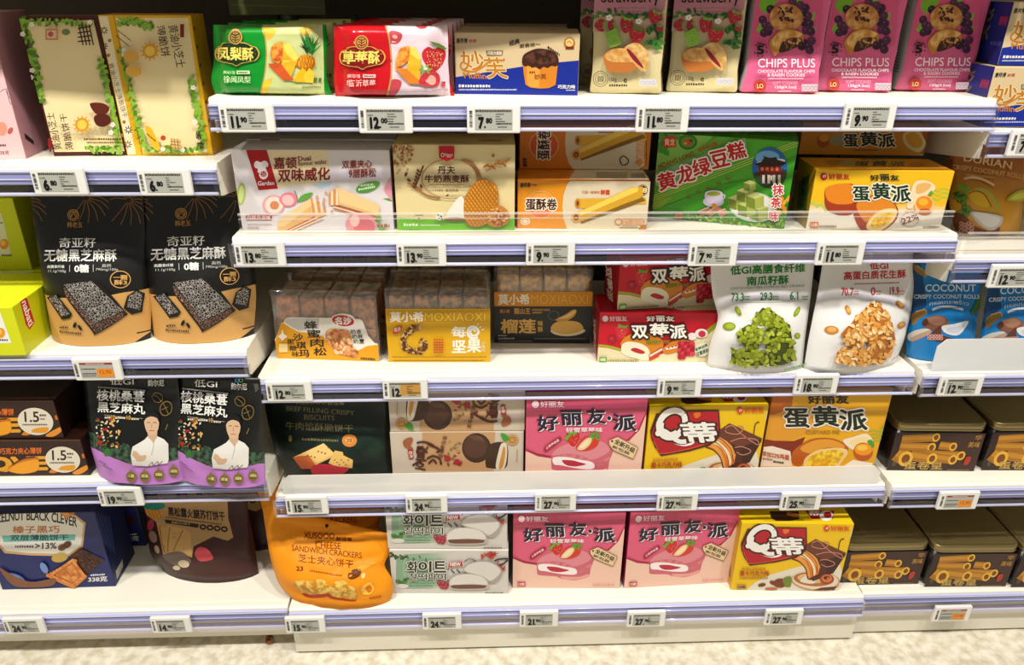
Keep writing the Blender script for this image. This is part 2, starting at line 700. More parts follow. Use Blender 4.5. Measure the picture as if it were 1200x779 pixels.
def pouch(name, label, cat, BL, BR, lft, rgt, z, tilt, db, dmax, col, group=None, rough=0.35, amp=0.0012, kind='doy',
          creases=(), seed=0, nu=20, nv=24, peak=0.28, body='pouch_body', back=0.35, spec=0.5, dfix=None):
    """a filled bag: lft and rgt are photo pixels up its two edges, tilt how far it leans back (degrees),
    db how far its foot and dmax its belly swell forward"""
    p = Pack()
    mid, W, yaw, _ = frame(BL, BR, z)
    tl = math.radians(tilt)
    if kind != 'doy':
        mid = mid + V((0, dmax, 0))
    M = Matrix.Translation(mid) @ Matrix.Rotation(yaw, 4, 'Z') @ Matrix.Rotation(-tl, 4, 'X')
    p.root = r = root_at(name, label, cat, group, M)
    f = Face(r, (0, 0, 0), (1, 0, 0), (0, 0, 1), 1, 1)
    lp = sorted([(-W / 2, 0.0)] + [f.st(*q) for q in lft], key=lambda q: q[1])
    rp = sorted([(W / 2, 0.0)] + [f.st(*q) for q in rgt], key=lambda q: q[1])
    HL, HR = lp[-1][1], rp[-1][1]
    H = (HL + HR) / 2
    ls = [lerp_at(lp, HL * j / nv) for j in range(nv + 1)]
    rs = [lerp_at(rp, HR * j / nv) for j in range(nv + 1)]
    for _ in range(2):
        ls = [ls[0]] + [(ls[j - 1] + 2 * ls[j] + ls[j + 1]) / 4 for j in range(1, nv)] + [ls[-1]]
        rs = [rs[0]] + [(rs[j - 1] + 2 * rs[j] + rs[j + 1]) / 4 for j in range(1, nv)] + [rs[-1]]
    sh = V((seed * 3.1, seed * 1.7, 0.5))

    def bulge(u, v):
        if kind == 'doy':
            su = max(0.0, 1 - abs(2 * u - 1) ** 2.2) ** 0.75
            if v < peak:
                k = v / peak
                pv = db + (dmax - db) * (k * k * (3 - 2 * k))
            else:
                k = min(1, (v - peak) / (0.93 - peak))
                pv = dmax * (1 + math.cos(math.pi * k)) / 2
        else:
            e = min(u, 1 - u)
            su = min(1, max(0, e - 0.035) / 0.16)
            su = su * su * (3 - 2 * su)
            g = min(1, min(v, 1 - v) / 0.12)
            pv = dmax * math.sqrt(max(0, 1 - (1 - g) ** 2)) if dmax else 0
        n = noise.noise(V((u * 4.5, v * 4.5, 0)) + sh) + 0.5 * noise.noise(V((u * 11, v * 11, 3)) + sh)
        edge = min(1, 6 * min(u, 1 - u) + .15)
        cr = 0.0
        for (ua, va, ub, vb, dep, wid) in creases:
            k = max(0, min(1, ((u - ua) * (ub - ua) + (v - va) * (vb - va)) / ((ub - ua) ** 2 + (vb - va) ** 2)))
            dd = math.hypot(u - ua - k * (ub - ua), v - va - k * (vb - va)) / wid
            cr += dep * math.exp(-dd ** 1.3) * (1 - abs(2 * k - 1) ** 4)
        return su * pv + (amp * n + cr) * edge

    G = [[V((ls[j] + (rs[j] - ls[j]) * i / nu, -bulge(i / nu, j / nv),
             (HL + (HR - HL) * i / nu) * j / nv - (bulge(i / nu, j / nv) * math.tan(tl) if j == 0 else 0))) for i in range(nu + 1)] for j in range(nv + 1)]
    p.G = G
    bm = bmesh.new()
    fv = [[bm.verts.new(c) for c in row] for row in G]
    bv = [[bm.verts.new((c.x, 0.0006 + back * max(0, -c.y), (c.z if j else 0.35 * max(0, -c.y) * math.tan(tl)))) for c in row] for j, row in enumerate(G)]
    for j in range(nv):
        for i in range(nu):
            bm.faces.new((fv[j][i], fv[j][i + 1], fv[j + 1][i + 1], fv[j + 1][i]))
            bm.faces.new((bv[j][i + 1], bv[j][i], bv[j + 1][i], bv[j + 1][i + 1]))
        bm.faces.new((bv[j][0], fv[j][0], fv[j + 1][0], bv[j + 1][0]))
        bm.faces.new((fv[j][nu], bv[j][nu], bv[j + 1][nu], fv[j + 1][nu]))
    for i in range(nu):
        bm.faces.new((bv[0][i], bv[0][i + 1], fv[0][i + 1], fv[0][i]))
        bm.faces.new((fv[nv][i], fv[nv][i + 1], bv[nv][i + 1], bv[nv][i]))
    bm.normal_update()
    p.body = mesh_obj(body, bm, mat(col, rough, spec, 0.12), r, smooth=True)
    p.W, p.H, p.D, p.z, p.tilt, p.yaw = W, H, 0, z, tl, yaw
    p.ztop = z + H

    class BagFace(Face):
        def uv(s, px, py):
            off, u = 0.0, 0.5
            for _ in range(7):
                a, b = s.st(px, py, off)
                v = b / (HL + (HR - HL) * min(max(u, 0), 1))
                vc = min(max(v, 0), 1)
                jl, jr = lerp_at([(x, k / nv) for k, x in enumerate(ls)], vc), lerp_at([(x, k / nv) for k, x in enumerate(rs)], vc)
                u = (a - jl) / (jr - jl)
                off = bulge(min(max(u, 0), 1), vc)
            return u, v

        def out(s, u, v, k):
            x, y = min(max(u, 0), 1) * nu, min(max(v, 0), 1) * nv
            i, j = min(int(x), nu - 1), min(int(y), nv - 1)
            x -= i
            y -= j
            a, b, c, d = G[j][i], G[j][i + 1], G[j + 1][i + 1], G[j + 1][i]
            q = (a * (1 - x) + b * x) * (1 - y) + (d * (1 - x) + c * x) * y
            n = (b - a).cross(d - a) + (c - d).cross(c - b)
            return q + n.normalized() * (k + 2e-4)
    p.front = BagFace(r, (0, 0, 0), (1, 0, 0), (0, 0, 1), 1, 1)
    p.front.grid = (nu, nv)
    return p

# ---------------------------------------------------------------- the place: floor, back wall, shelving bays
FLOOR_M = bpy.data.materials.new('terrazzo_floor')
FLOOR_M.use_nodes = True
_nt = FLOOR_M.node_tree
_b = _nt.nodes['Principled BSDF']
_b.inputs['Roughness'].default_value = 0.35
_tcn = _nt.nodes.new('ShaderNodeTexCoord')
_v1 = _nt.nodes.new('ShaderNodeTexNoise')
_v1.inputs['Scale'].default_value = 55
_v1.inputs['Detail'].default_value = 12
_rp = _nt.nodes.new('ShaderNodeValToRGB')
_rp.color_ramp.elements[0].position = 0.36
_rp.color_ramp.elements[0].color = lin('#d0c6ae')
_rp.color_ramp.elements[1].position = 0.62
_rp.color_ramp.elements[1].color = lin('#ece6d6')
_e = _rp.color_ramp.elements.new(0.48)
_e.color = lin('#dfd7c2')
_nt.links.new(_tcn.outputs['Object'], _v1.inputs['Vector'])
_nt.links.new(_v1.outputs['Fac'], _rp.inputs[0])
_nt.links.new(_rp.outputs[0], _b.inputs['Base Color'])

o = mesh_obj('floor', box_bm(-2.2, 3.2, -2.2, 0.6, -0.05, 0.0), FLOOR_M)
o['kind'] = 'structure'
o = mesh_obj('wall_back', box_bm(-2.2, 3.2, 0.47, 0.55, 0.0, 2.4), M_BACK)
o['kind'] = 'structure'

LEVELS = {'C': (0.945, 0.764, 0.543, 0.331, 0.109), 'L': (0.862, 0.594, 0.373, 0.103), 'R': (0.909, 0.732, 0.546, 0.335, 0.103)}
BAYS = {'C': (0.0, 1.0), 'L': (-1.0, 0.0), 'R': (1.0, 2.0)}
YOFF = {'C': (-0.0076, -0.0025, 0.0126, 0.0103, -0.0128), 'L': (0, 0, 0, 0), 'R': (0, 0, 0, 0, 0)}
WHERE = {'C': 'middle', 'L': 'left', 'R': 'right'}
ORD = ('top', 'second', 'third', 'fourth', 'bottom')
FENCE = {('C', 1): ('clear', 0.030), ('C', 3): ('frosted', 0.035), ('R', 2): ('frosted', 0.053), ('R', 1): ('clear', 0.03)}
M_KICK = mat('#e9e3d2', 0.4)


def shelf(bay, i):
    x0, x1 = BAYS[bay]
    x0, x1 = x0 + .003, x1 - .003
    zt, y = LEVELS[bay][i], YOFF[bay][i]
    last = i == len(LEVELS[bay]) - 1
    word = 'bottom' if last else ORD[i]
    r = root_at('shelf', f'white shelf with lilac price rail, {word} one in view of the {WHERE[bay]} bay', 'shelf',
                'white shelves with price rails', Matrix.Translation(((x0 + x1) / 2, y, zt)))
    h = (x1 - x0) / 2
    bm = bmesh.new()
    c = 0.003
    extrude_profile(bm, [(0.002, -0.024), (0.002, -c), (0.002 + c, -0.0006), (0.006, 0.0), (0.016, 0.0), (0.0168, -0.0012), (0.0180, -0.0012), (0.019, 0.0),
                         (0.385, 0.0), (0.385, -0.024)][::-1], -h, h)
    mesh_obj('deck', bm, M_DECK, r)
    bm = bmesh.new()
    # price rail: two shades of lilac strip with thin ridges, then clear slot, then glossy lower lip
    # a ridged strip, pale at its top and lilac below, then an open slot under a clear cover, then the round lower lip
    def ridged(z0, z1, n_, mi):
        q = [(-.0012 - .0005 * abs(math.sin(math.pi * k / 6)), z0 + (z1 - z0) * k / (6 * n_)) for k in range(6 * n_ + 1)]
        extrude_profile(bm, q + [(.002, z1), (.002, z0)], -h, h, mi)
    ridged(-.0070, -.0122, 1, 1)
    ridged(-.0124, -.0186, 3, 0)
    ridged(-.0188, -.0260, 2, 0)
    rail = o_ = mesh_obj('price_rail', bm, [M_LILAC, M_LILAC2, M_LIP], r)
    for q in o_.data.polygons:
        q.use_smooth = abs(q.normal.x) < .5 and q.normal.y < -.05
    bm = bmesh.new()
    n = 10
    pts = [(-0.0050 - 0.0022 * math.cos(6.283 * k / n), -0.0372 - 0.0024 * math.sin(6.283 * k / n)) for k in range(n)]
    extrude_profile(bm, pts, -h, h)
    for yy, zz, rr in ((-.0022, -.0090, .0013), (-.0020, -.0190, .0010)):
        extrude_profile(bm, [(yy - rr * math.cos(6.283 * k / n), zz - rr * math.sin(6.283 * k / n)) for k in range(n)], -h, h)
    o_ = mesh_obj('rail_lip', bm, M_LIP, rail, smooth=True)
    bm = bmesh.new()
    extrude_profile(bm, [(-0.0046, -0.0380), (-0.0046, -0.0270), (-0.0038, -0.0270), (-0.0038, -0.0380)], -h, h)
    mesh_obj('rail_cover', bm, M_RAILCLEAR, rail)
    for s in (-1, 1):
        bm = bmesh.new()
        xx = s * (h - .002)
        extrude_profile(bm, [(0.012, -0.024), (0.385, -0.024), (0.385, -0.085), (0.30, -0.085), (0.012, -0.044)], xx - .0015, xx + .0015)
        if not last:
            mesh_obj('bracket', bm, M_DECK, r)
        else:
            bm.free()
    for s in (-1, 1):
        bm = bmesh.new()
        add_box(bm, s * h - .004, s * h + .002, -.0065, -.0030, -.040, -.006)
        mesh_obj('end_clip', bm, M_CLEAR, rail)
    if (bay, i) in FENCE:
        k, fh = FENCE[(bay, i)]
        bm = bmesh.new()
        a_, b_, ch_ = -h + .012, h - .012, (.0 if k == 'clear' else .012)
        out = [(a_, 0), (b_, 0), (b_, fh - ch_), (b_ - ch_, fh), (a_ + ch_, fh), (a_, fh - ch_)] if ch_ else [(a_, 0), (b_, 0), (b_, fh), (a_, fh)]
        fr = [bm.verts.new((x_, .0040, z_)) for x_, z_ in out]
        bk = [bm.verts.new((x_, .0055, z_)) for x_, z_ in out]
        bm.faces.new(fr)
        bm.faces.new(bk[::-1])
        for i_ in range(len(out)):
            j_ = (i_ + 1) % len(out)
            bm.faces.new((fr[j_], fr[i_], bk[i_], bk[j_]))
        fen = mesh_obj('front_fence', bm, M_CLEAR if k == 'clear' else M_FROST, r)
        if k == 'clear':
            mesh_obj('fence_rim', box_bm(a_, b_, .0028, .0066, fh, fh + .0022), M_EDGE, fen)
            mesh_obj('fence_rim', box_bm(a_, b_, .0032, .0040, fh - .006, fh - .0048), M_EDGE, fen)
    if last:
        bm = bmesh.new()
        kz = 0.034 if bay == 'L' else 0.006
        add_box(bm, -h, h, 0.006, 0.385, kz - zt, -0.0242)
        mesh_obj('kick_plate', bm, M_KICK, r)
    return r


for bay in 'LCR':
    for i in range(len(LEVELS[bay])):
        shelf(bay, i)
# the next shelf up, just above the picture: it shades the top row
LEVELS_UP = {'C': 1.135, 'L': 1.115, 'R': 1.125}
for bay in 'LCR':
    x0, x1 = BAYS[bay]
    r = root_at('shelf', f'white shelf over the topmost packs of the {WHERE[bay]} bay, mostly out of frame', 'shelf',
                'white shelves with price rails', Matrix.Translation(((x0 + x1) / 2, -.03, LEVELS_UP[bay])))
    mesh_obj('deck', box_bm(-.497, .497, .004, .41, -.026, 0), M_DECK, r)
    mesh_obj('price_rail', box_bm(-.497, .497, -.002, .004, -.040, -.004), M_LILAC, r)
for bay in 'LCR':
    x0, x1 = BAYS[bay]
    r = root_at('shelving_back', f'dark slotted back panel of the {WHERE[bay]} shelving bay', 'shelving panel', 'back panels of the shelving bays',
                Matrix.Translation(((x0 + x1) / 2, .43, 0)))
    bm = bmesh.new()
    add_box(bm, -.498, .498, -.012, .012, 0, 1.9)
    mesh_obj('panel', bm, mat('#5e5344', 0.7), r)
    for s in (-1, 1):
        mesh_obj('upright', box_bm(s * .485 - .013, s * .485 + .013, -.028, -.012, 0, 1.9), mat('#5a5248', 0.5, 0.4, 0, 0.3), r)
Z = LEVELS


# ---------------------------------------------------------------- small picture makers used on several packs
def sprig(a, col, pts, n, size, seed=1, dark=None):
    """scattered leaves along a line of points"""
    g = random.Random(seed)
    pts = pairs(pts)
    for k in range(n):
        t = (k + g.random() * .8) / n * (len(pts) - 1)
        i = min(int(t), len(pts) - 2)
        t -= i
        x = pts[i][0] * (1 - t) + pts[i + 1][0] * t + g.uniform(-.7, .7) * size
        y = pts[i][1] * (1 - t) + pts[i + 1][1] * t + g.uniform(-.7, .7) * size
        a.E(dark if dark and k % 3 == 0 else col, x, y, size * g.uniform(.6, 1.1), size * g.uniform(.3, .55), g.uniform(0, 180), 9)


def berry(a, cx, cy, rx, ry, ang=0, col='#c8282e', leaf='#4a8c28', seeds=10, seed=3):
    ca, sa = math.cos(math.radians(ang)), math.sin(math.radians(ang))
    q = []
    for x, y in ((-.95, -.45), (-.5, -.95), (0, -.8), (.5, -.95), (.95, -.45), (.75, .3), (.3, .85), (0, 1), (-.3, .85), (-.75, .3)):
        q += [cx + x * rx * ca - y * ry * sa, cy + x * rx * sa + y * ry * ca]
    a.P(col, q, 1)
    g = random.Random(seed)
    for _ in range(seeds):
        x, y = g.uniform(-.6, .6), g.uniform(-.6, .6)
        a.E('#f0b088', cx + x * rx * ca - y * ry * sa, cy + x * rx * sa + y * ry * ca, rx * .05, ry * .05, 0, 6)
    if leaf:
        for k in (-60, -25, 10, 45):
            x, y = -.45 * math.sin(math.radians(k)), -.8
            a.E(leaf, cx + x * rx * 1.3 * ca - y * ry * sa, cy + x * rx * 1.3 * sa + y * ry * ca, rx * .38, ry * .14, ang + k + 10, 8)


def blobs(a, col, col2, x0, y0, x1, y1, n, size, seed=5, inside=None):
    g = random.Random(seed)
    k = 0
    while k < n:
        x, y = g.uniform(x0, x1), g.uniform(y0, y1)
        if inside and not inside(x, y):
            continue
        k += 1
        a.E(col if k % 2 else col2, x, y, size * g.uniform(.7, 1.2), size * g.uniform(.4, .7), g.uniform(0, 180), 9)


def in_poly(flat):
    p = pairs(flat)

    def f(x, y):
        c = False
        for i in range(len(p)):
            (xa, ya), (xb, yb) = p[i - 1], p[i]
            if (ya > y) != (yb > y) and x < (xb - xa) * (y - ya) / (yb - ya) + xa:
                c = not c
        return c
    return f


def roll_end(a, x, y, r, ang, ln, c1, c2, hole='#7a3a14'):
    """a wafer tube seen from its open end, lying away at an angle"""
    ca, sa = math.cos(math.radians(ang)), math.sin(math.radians(ang))
    nx, ny = -sa * r, ca * r
    a.P(c1, [x + nx, y + ny, x + ca * ln + nx, y + sa * ln + ny, x + ca * ln - nx, y + sa * ln - ny, x - nx, y - ny])
    a.P(c2, [x + nx * .2, y + ny * .2, x + ca * ln + nx * .2, y + sa * ln + ny * .2, x + ca * ln - nx * .5, y + sa * ln - ny * .5, x - nx * .5, y - ny * .5])
    a.E(c2, x, y, r, r * 1.05)
    a.E(hole, x, y, r * .55, r * .6)


# ================================================================ LEFT BAY, top shelf in view
z = Z['L'][0]
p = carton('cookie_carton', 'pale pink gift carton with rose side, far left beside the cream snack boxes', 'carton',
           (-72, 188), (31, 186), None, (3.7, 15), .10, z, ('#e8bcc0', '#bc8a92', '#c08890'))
a = Art(p.front, (0, 0, 3.246))
a.P('#dfb4b4', [-300, 40, 15, 40, 30, 240, 10, 262, -300, 262])
a.E(('n', '#8aa890', '#dcb8b4', 60), -6, 115, 26, 60)
for k in range(7):
    a.E('#b07a68', 16 + 14 * math.cos(k * .9), 236 + 14 * math.sin(k * .9), 8, 2.2, k * 51, 8)
a.P('#f2c8c8', [-300, 262, 10, 262, 30, 240, 102, 604, -300, 604])
a.L('#5a3c48', 2, [20, 300, 30, 320, 26, 350, 40, 372, 52, 330], 1)
a.L('#5a3c48', 2, [0, 350, 24, 340, 36, 384, 44, 398], 1)
a.L('#5a3c48', 1.6, [30, 320, 48, 290, 42, 310], 1)
a.N('picture')
a.E('#e8a088', 8, 490, 20, 26)
a.E('#c06a60', 40, 497, 9, 14, 30)
a.N('lettering')
a.T('#7a4a50', '38克', 0, 572, 36, 588)
a.M('#7a4a50', 0, 548, 26, 556)
a.end()
a = Art(p.right, (0, 0, 3.246))
a.P('#3a2a28', [92, 505, 128, 535, 130, 552, 96, 528])
a.end()


def snack_front(a, flip):
    pass


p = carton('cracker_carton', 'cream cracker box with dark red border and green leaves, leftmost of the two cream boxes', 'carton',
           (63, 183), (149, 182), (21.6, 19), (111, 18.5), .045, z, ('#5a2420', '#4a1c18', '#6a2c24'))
a = Art(p.front, (0, 0, 3.246))
a.P('#f2e0ae', [86, 84, 355, 76, 474, 575, 208, 578])
sprig(a, '#94bc44', [80, 76, 112, 160, 136, 260, 160, 380], 70, 17, 1, '#5c8a28')
sprig(a, '#94bc44', [84, 76, 150, 84, 250, 84, 350, 90], 50, 13, 2, '#5c8a28')
sprig(a, '#94bc44', [385, 230, 408, 300, 425, 380, 448, 470, 458, 575], 66, 15, 3, '#6a9a30')
sprig(a, '#94bc44', [340, 562, 400, 565, 460, 568], 24, 13, 4, '#5c8a28')
for x, y in ((130, 92), (350, 84), (132, 265), (128, 292), (436, 470), (430, 500), (98, 128)):
    for k in range(5):
        a.E('#f4f0e4', x + 6 * math.cos(k * 1.257), y + 6 * math.sin(k * 1.257), 5, 4, 0, 8)
    a.E('#e8c848', x, y, 2.5, n=8)
for k in range(4):
    a.L('#4a2018', 5, [310 + k * 13, 92, 326 + k * 13, 170])
    a.L('#4a2018', 5, [306, 108 + k * 16, 356, 98 + k * 18])
a.N('picture')
a.R('#d0906c', 184, 108, 232, 150)
a.R('#e4c8a4', 190, 114, 226, 144)
a.E('#c85c58', 204, 128, 10)
a.E('#7c8c54', 262, 120, 16, 12)
a.E('#d89c30', 322, 470, 26)
a.E('#f0cc58', 322, 470, 18)
for k in range(12):
    a.E('#d8a848', 322 + 30 * math.cos(k * .5236), 470 + 30 * math.sin(k * .5236), 5, 3, k * 30, 7)
a.P('#6a2c18', [352, 392, 380, 386, 410, 392, 426, 410, 410, 430, 374, 428], 1)
a.P('#5e2614', [368, 440, 396, 428, 424, 436, 430, 462, 404, 478, 376, 470], 1)
a.N('lettering')
a.T('#4a2c10', '黄油小芝士', 0, 0, q=[(214, 566), (186, 428), (216, 424), (248, 562)], b=.012)
a.T('#4a2c10', '薄脆饼干', 0, 0, q=[(262, 568), (236, 430), (262, 426), (292, 564)], b=.012)
a.R('#8a2020', 194, 520, 208, 572)
a.M('#6a4c20', 330, 520, 470, 528)
a.M('#6a4c20', 340, 534, 466, 540)
a.T('#3a2010', '零食', 0, 0, q=[(120, 180), (104, 104), (118, 102), (132, 178)], b=.02)
a.end()

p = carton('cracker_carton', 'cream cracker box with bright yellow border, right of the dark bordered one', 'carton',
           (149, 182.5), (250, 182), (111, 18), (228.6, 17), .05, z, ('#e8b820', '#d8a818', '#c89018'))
a = Art(p.front, (120, 0, 3.246))
a.P('#f4e8c4', [-14, 62, 20, 62, 128, 586, 98, 588])
a.P('#f2e0ae', [50, 68, 326, 68, 398, 580, 156, 580])
a.L('#b88810', 3, [42, 55, 152, 592])
sprig(a, '#94bc44', [60, 84, 110, 82, 150, 90, 190, 104], 40, 15, 5, '#5c8a28')
sprig(a, '#94bc44', [335, 290, 356, 380, 374, 470, 385, 560], 60, 15, 6, '#6a9a30')
sprig(a, '#94bc44', [70, 190, 100, 300, 128, 400, 146, 500, 170, 572, 240, 568, 300, 566, 390, 562], 90, 14, 7, '#5c8a28')
for x, y in ((90, 190), (90, 206), (236, 562), (310, 566), (358, 460), (352, 330)):
    for k in range(5):
        a.E('#f4f0e4', x + 6 * math.cos(k * 1.257), y + 6 * math.sin(k * 1.257), 5, 4, 0, 8)
    a.E('#e8c848', x, y, 2.5, n=8)
for x, y in ((16, 114), (15, 174), (108, 490), (106, 545)):
    for k in range(8):
        a.L('#4a3018', 4, [x + 5 * math.cos(k * .785), y + 5 * math.sin(k * .785), x + 15 * math.cos(k * .785), y + 15 * math.sin(k * .785)])
for x, y in ((38, 152), (33, 208), (92, 460), (84, 510)):
    a.E('#a87818', x, y, 7, 7, 0, 10)
a.N('picture')
a.E('#d89c30', 190, 192, 28)
a.E('#f0cc58', 190, 192, 19)
for k in range(12):
    a.E('#d8a848', 190 + 32 * math.cos(k * .5236), 192 + 32 * math.sin(k * .5236), 5, 3, k * 30, 7)
a.P('#e0b050', [92, 200, 120, 190, 144, 202, 148, 222, 122, 236, 96, 226], 1)
a.P('#e0b050', [100, 256, 126, 246, 154, 258, 156, 280, 128, 290, 104, 280], 1)
a.P('#f0d8a0', [225, 500, 262, 500, 268, 545, 235, 548])
a.E('#c84838', 240, 520, 10)
a.P('#d8b878', [268, 520, 306, 526, 308, 566, 270, 560])
for k in range(3):
    a.L('#8a5c28', 2, [270 + 12 * k, 522, 274 + 12 * k, 562])
    a.L('#8a5c28', 2, [268, 532 + 12 * k, 306, 536 + 12 * k])
a.P('#e8b828', [172, 482, 196, 484, 228, 556, 206, 560], 1)
a.N('lettering')
a.T('#4a2c10', '黄油小芝士', 0, 0, q=[(294, 92), (328, 250), (290, 256), (258, 96)], b=.012)
a.T('#4a2c10', '薄脆饼', 0, 0, q=[(246, 94), (270, 210), (234, 214), (216, 98)], b=.012)
a.T('#7a5818', '黄油小芝士薄脆饼干', 0, 0, q=[(52, 235), (108, 440), (88, 446), (34, 240)], b=.005)
a.R('#8a2020', 305, 90, 320, 140)
a.T('#3a2010', '零食', 0, 0, q=[(378, 490), (398, 560), (380, 568), (358, 498)], b=.02)
a.M('#5a3c10', 70, 110, 120, 116, 40)
a.M('#5a3c10', 64, 130, 112, 136, 40)
a.M('#6a4c08', 178, 500, 214, 506, 30)
a.end()
a = Art(p.right, (120, 0, 3.246))
for k in range(6):
    a.E('#7a5008', 350 + k * 11, 108 + k * 70, 4, 8, 0, 8)
a.end()

# ================================================================ LEFT BAY, second shelf
z = Z['L'][1]
YG = ('gz', '#e6ec10', 0.0, '#c8d020', 0.09)
low = carton('wafer_carton', 'yellow green wafer carton, lower of the two stacked at the left edge', 'carton',
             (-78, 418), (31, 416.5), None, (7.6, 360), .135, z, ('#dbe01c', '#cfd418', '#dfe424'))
LOWYG = low
a = Art(low.front, (0, 220, 3.246))
a.P('#f4f2ea', [-200, 458, -6, 456, 44, 590, -200, 594])
a.N('picture')
a.E('#f0a030', 2, 552, 18, 20)
a.E('#f8d060', -2, 548, 9, 10)
a.E('#e88820', -14, 500, 12, 9)
a.N('lettering')
a.M('#3a5a18', 0, 574, 30, 582)
a.end()
a = Art(low.right, (0, 220, 3.246))
a.P('#c8282c', [74, 425, 92, 408, 104, 424, 132, 512, 112, 540, 98, 520])
a.N('lettering')
a.T('#f8f4ea', 'nabati', 0, 0, q=[(101, 424), (128, 512), (110, 530), (82, 436)], b=.02)
a.end()
up = carton('wafer_carton', 'yellow green wafer carton, upper of the two stacked at the left edge', 'carton',
            (-74, 317), (38, 316), None, (12, 232), .095, low.ztop + .0005, ('#d6dc18', '#c4c818', '#b4b818'))
a = Art(up.front, (0, 220, 3.246))
a.P('#ece8d8', [-200, 100, 6, 98, 44, 258, -200, 264])
a.N('picture')
a.E('#f0a030', 16, 214, 18, 20)
a.E('#f8d060', 12, 210, 9, 10)
a.N('lettering')
a.M('#3a5a18', 6, 252, 44, 260)
a.M('#5a5a48', 0, 130, 12, 136)
a.end()

behind(LOWYG, .142, 'yellow green wafer carton hidden behind the lower one and carrying the upper one', dx=-.03)

blk = pouch('sesame_pouch', 'black and tan sesame crisp pouch, front left one beside the yellow green cartons', 'pouch',
            (61.6, 396), (176.5, 396), [(54, 352), (45, 300), (37, 240), (33, 214)], [(178, 352), (172, 300), (168, 240), (166, 214)],
            z, 7, .028, .034, '#191816', creases=((.02, .45, .3, .62, -.004, .05), (.98, .5, .75, .7, -.004, .05)), group='black sesame pouches', rough=.38, seed=1, dfix=0)
a = Art(blk.front, (0, 220, 3.246))
a.P('#d2a462', [150, 400, 215, 418, 300, 420, 400, 412, 470, 398, 540, 388, 610, 380, 610, 640, 150, 640])
a.P('#191816', [500, 590, 585, 540, 610, 530, 610, 640, 480, 640])
a.L('#191816', 5, [520, 552, 575, 540])
for k in range(3):
    bx, by = ((90, 40), (490, 30), (330, 20))[k]
    for q in range(12):
        t = -2.6 + q * .44
        a.L('#9a7438', 2.4, [bx + 10 * math.cos(t), by + 18 + 10 * math.sin(t), bx + 55 * math.cos(t), by + 30 + 42 * math.sin(t),
                             bx + 88 * math.cos(t + .12), by + 52 + 62 * math.sin(t + .1)], 1)
a.N('logo')
a.E('#c89858', 281, 104, 22, ring=.14)
a.E('#c89858', 281, 104, 15, ring=.18)
a.L('#c89858', 3, [270, 112, 281, 92, 292, 112])
a.T('#c89858', '韩老五', 258, 130, 316, 152, .01)
a.N('lettering')
a.T('#e8e6de', '奇亚籽', 229, 190, 366, 228, .012)
a.T('#eceae2', '无糖黑芝麻酥', 172, 234, 444, 280, .02)
a.T('#e8e6de', '高膳食纤维', 184, 294, 248, 306, .01)
a.T('#c8c6be', '11.1g/100g', 188, 312, 254, 324)
a.T('#eceae2', '0糖', 287, 292, 340, 322, .03)
a.T('#c8c6be', '高钙', 390, 290, 424, 303, .01)
a.T('#c8c6be', '790mg/100g', 366, 306, 450, 318)
a.L('#c8c6be', 2, [268, 294, 268, 320])
a.L('#c8c6be', 2, [357, 292, 357, 320])
a.E('#d2a462', 458, 348, 39, 33, 0, 26, ring=.1)
a.T('#d2a462', '一颗', 432, 332, 484, 350, .03)
a.T('#d2a462', '酥3', 436, 350, 482, 368, .03)
a.N('picture')
SES = ('v', '#b8b0a8', '#12100e', 300)
a.P('#241c16', [236, 372, 350, 540, 372, 552, 476, 486, 474, 466, 360, 352], 1)
a.P(SES, [246, 368, 350, 354, 468, 466, 358, 516])
a.P(('v', '#a88474', '#1a100c', 300), [244, 372, 358, 518, 366, 548, 250, 404])
a.P(('v', '#947060', '#180e0a', 300), [360, 518, 470, 468, 474, 488, 368, 550])
a.P('#1a1612', [184, 415, 218, 402, 278, 478, 270, 494, 240, 500])
a.P(SES, [190, 418, 216, 406, 268, 478, 240, 490])
a.P('#1a1612', [484, 410, 520, 386, 548, 400, 540, 470, 500, 480, 470, 456])
a.P(SES, [490, 412, 520, 392, 542, 404, 530, 462, 482, 452])
a.E('#1a1612', 288, 520, 6, 11, 20)
a.E('#1a1612', 307, 530, 5, 12, -30)
a.N('lettering')
a.M('#5a4424', 232, 524, 264, 532)
a.M('#5a4424', 232, 540, 312, 548, 8)
a.end()
b2 = dup(blk, 'black and tan sesame crisp pouch, front right one at the end of its shelf', BL=(182, 395), BR=(296.5, 391), z=z)
behind(blk, .075, 'black sesame crisp pouch standing in the back row behind the left front one', dx=-.024)
behind(b2, .075, 'black sesame crisp pouch standing in the back row behind the right front one', dx=-.022, turn=.0)

# ================================================================ LEFT BAY, third shelf
z = Z['L'][2]
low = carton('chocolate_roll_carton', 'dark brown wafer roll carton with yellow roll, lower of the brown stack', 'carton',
             (-98, 559), (106, 557), None, (94, 515), .085, z, ('#3c2018', '#2a1610', '#30180f'), group='brown wafer cartons')


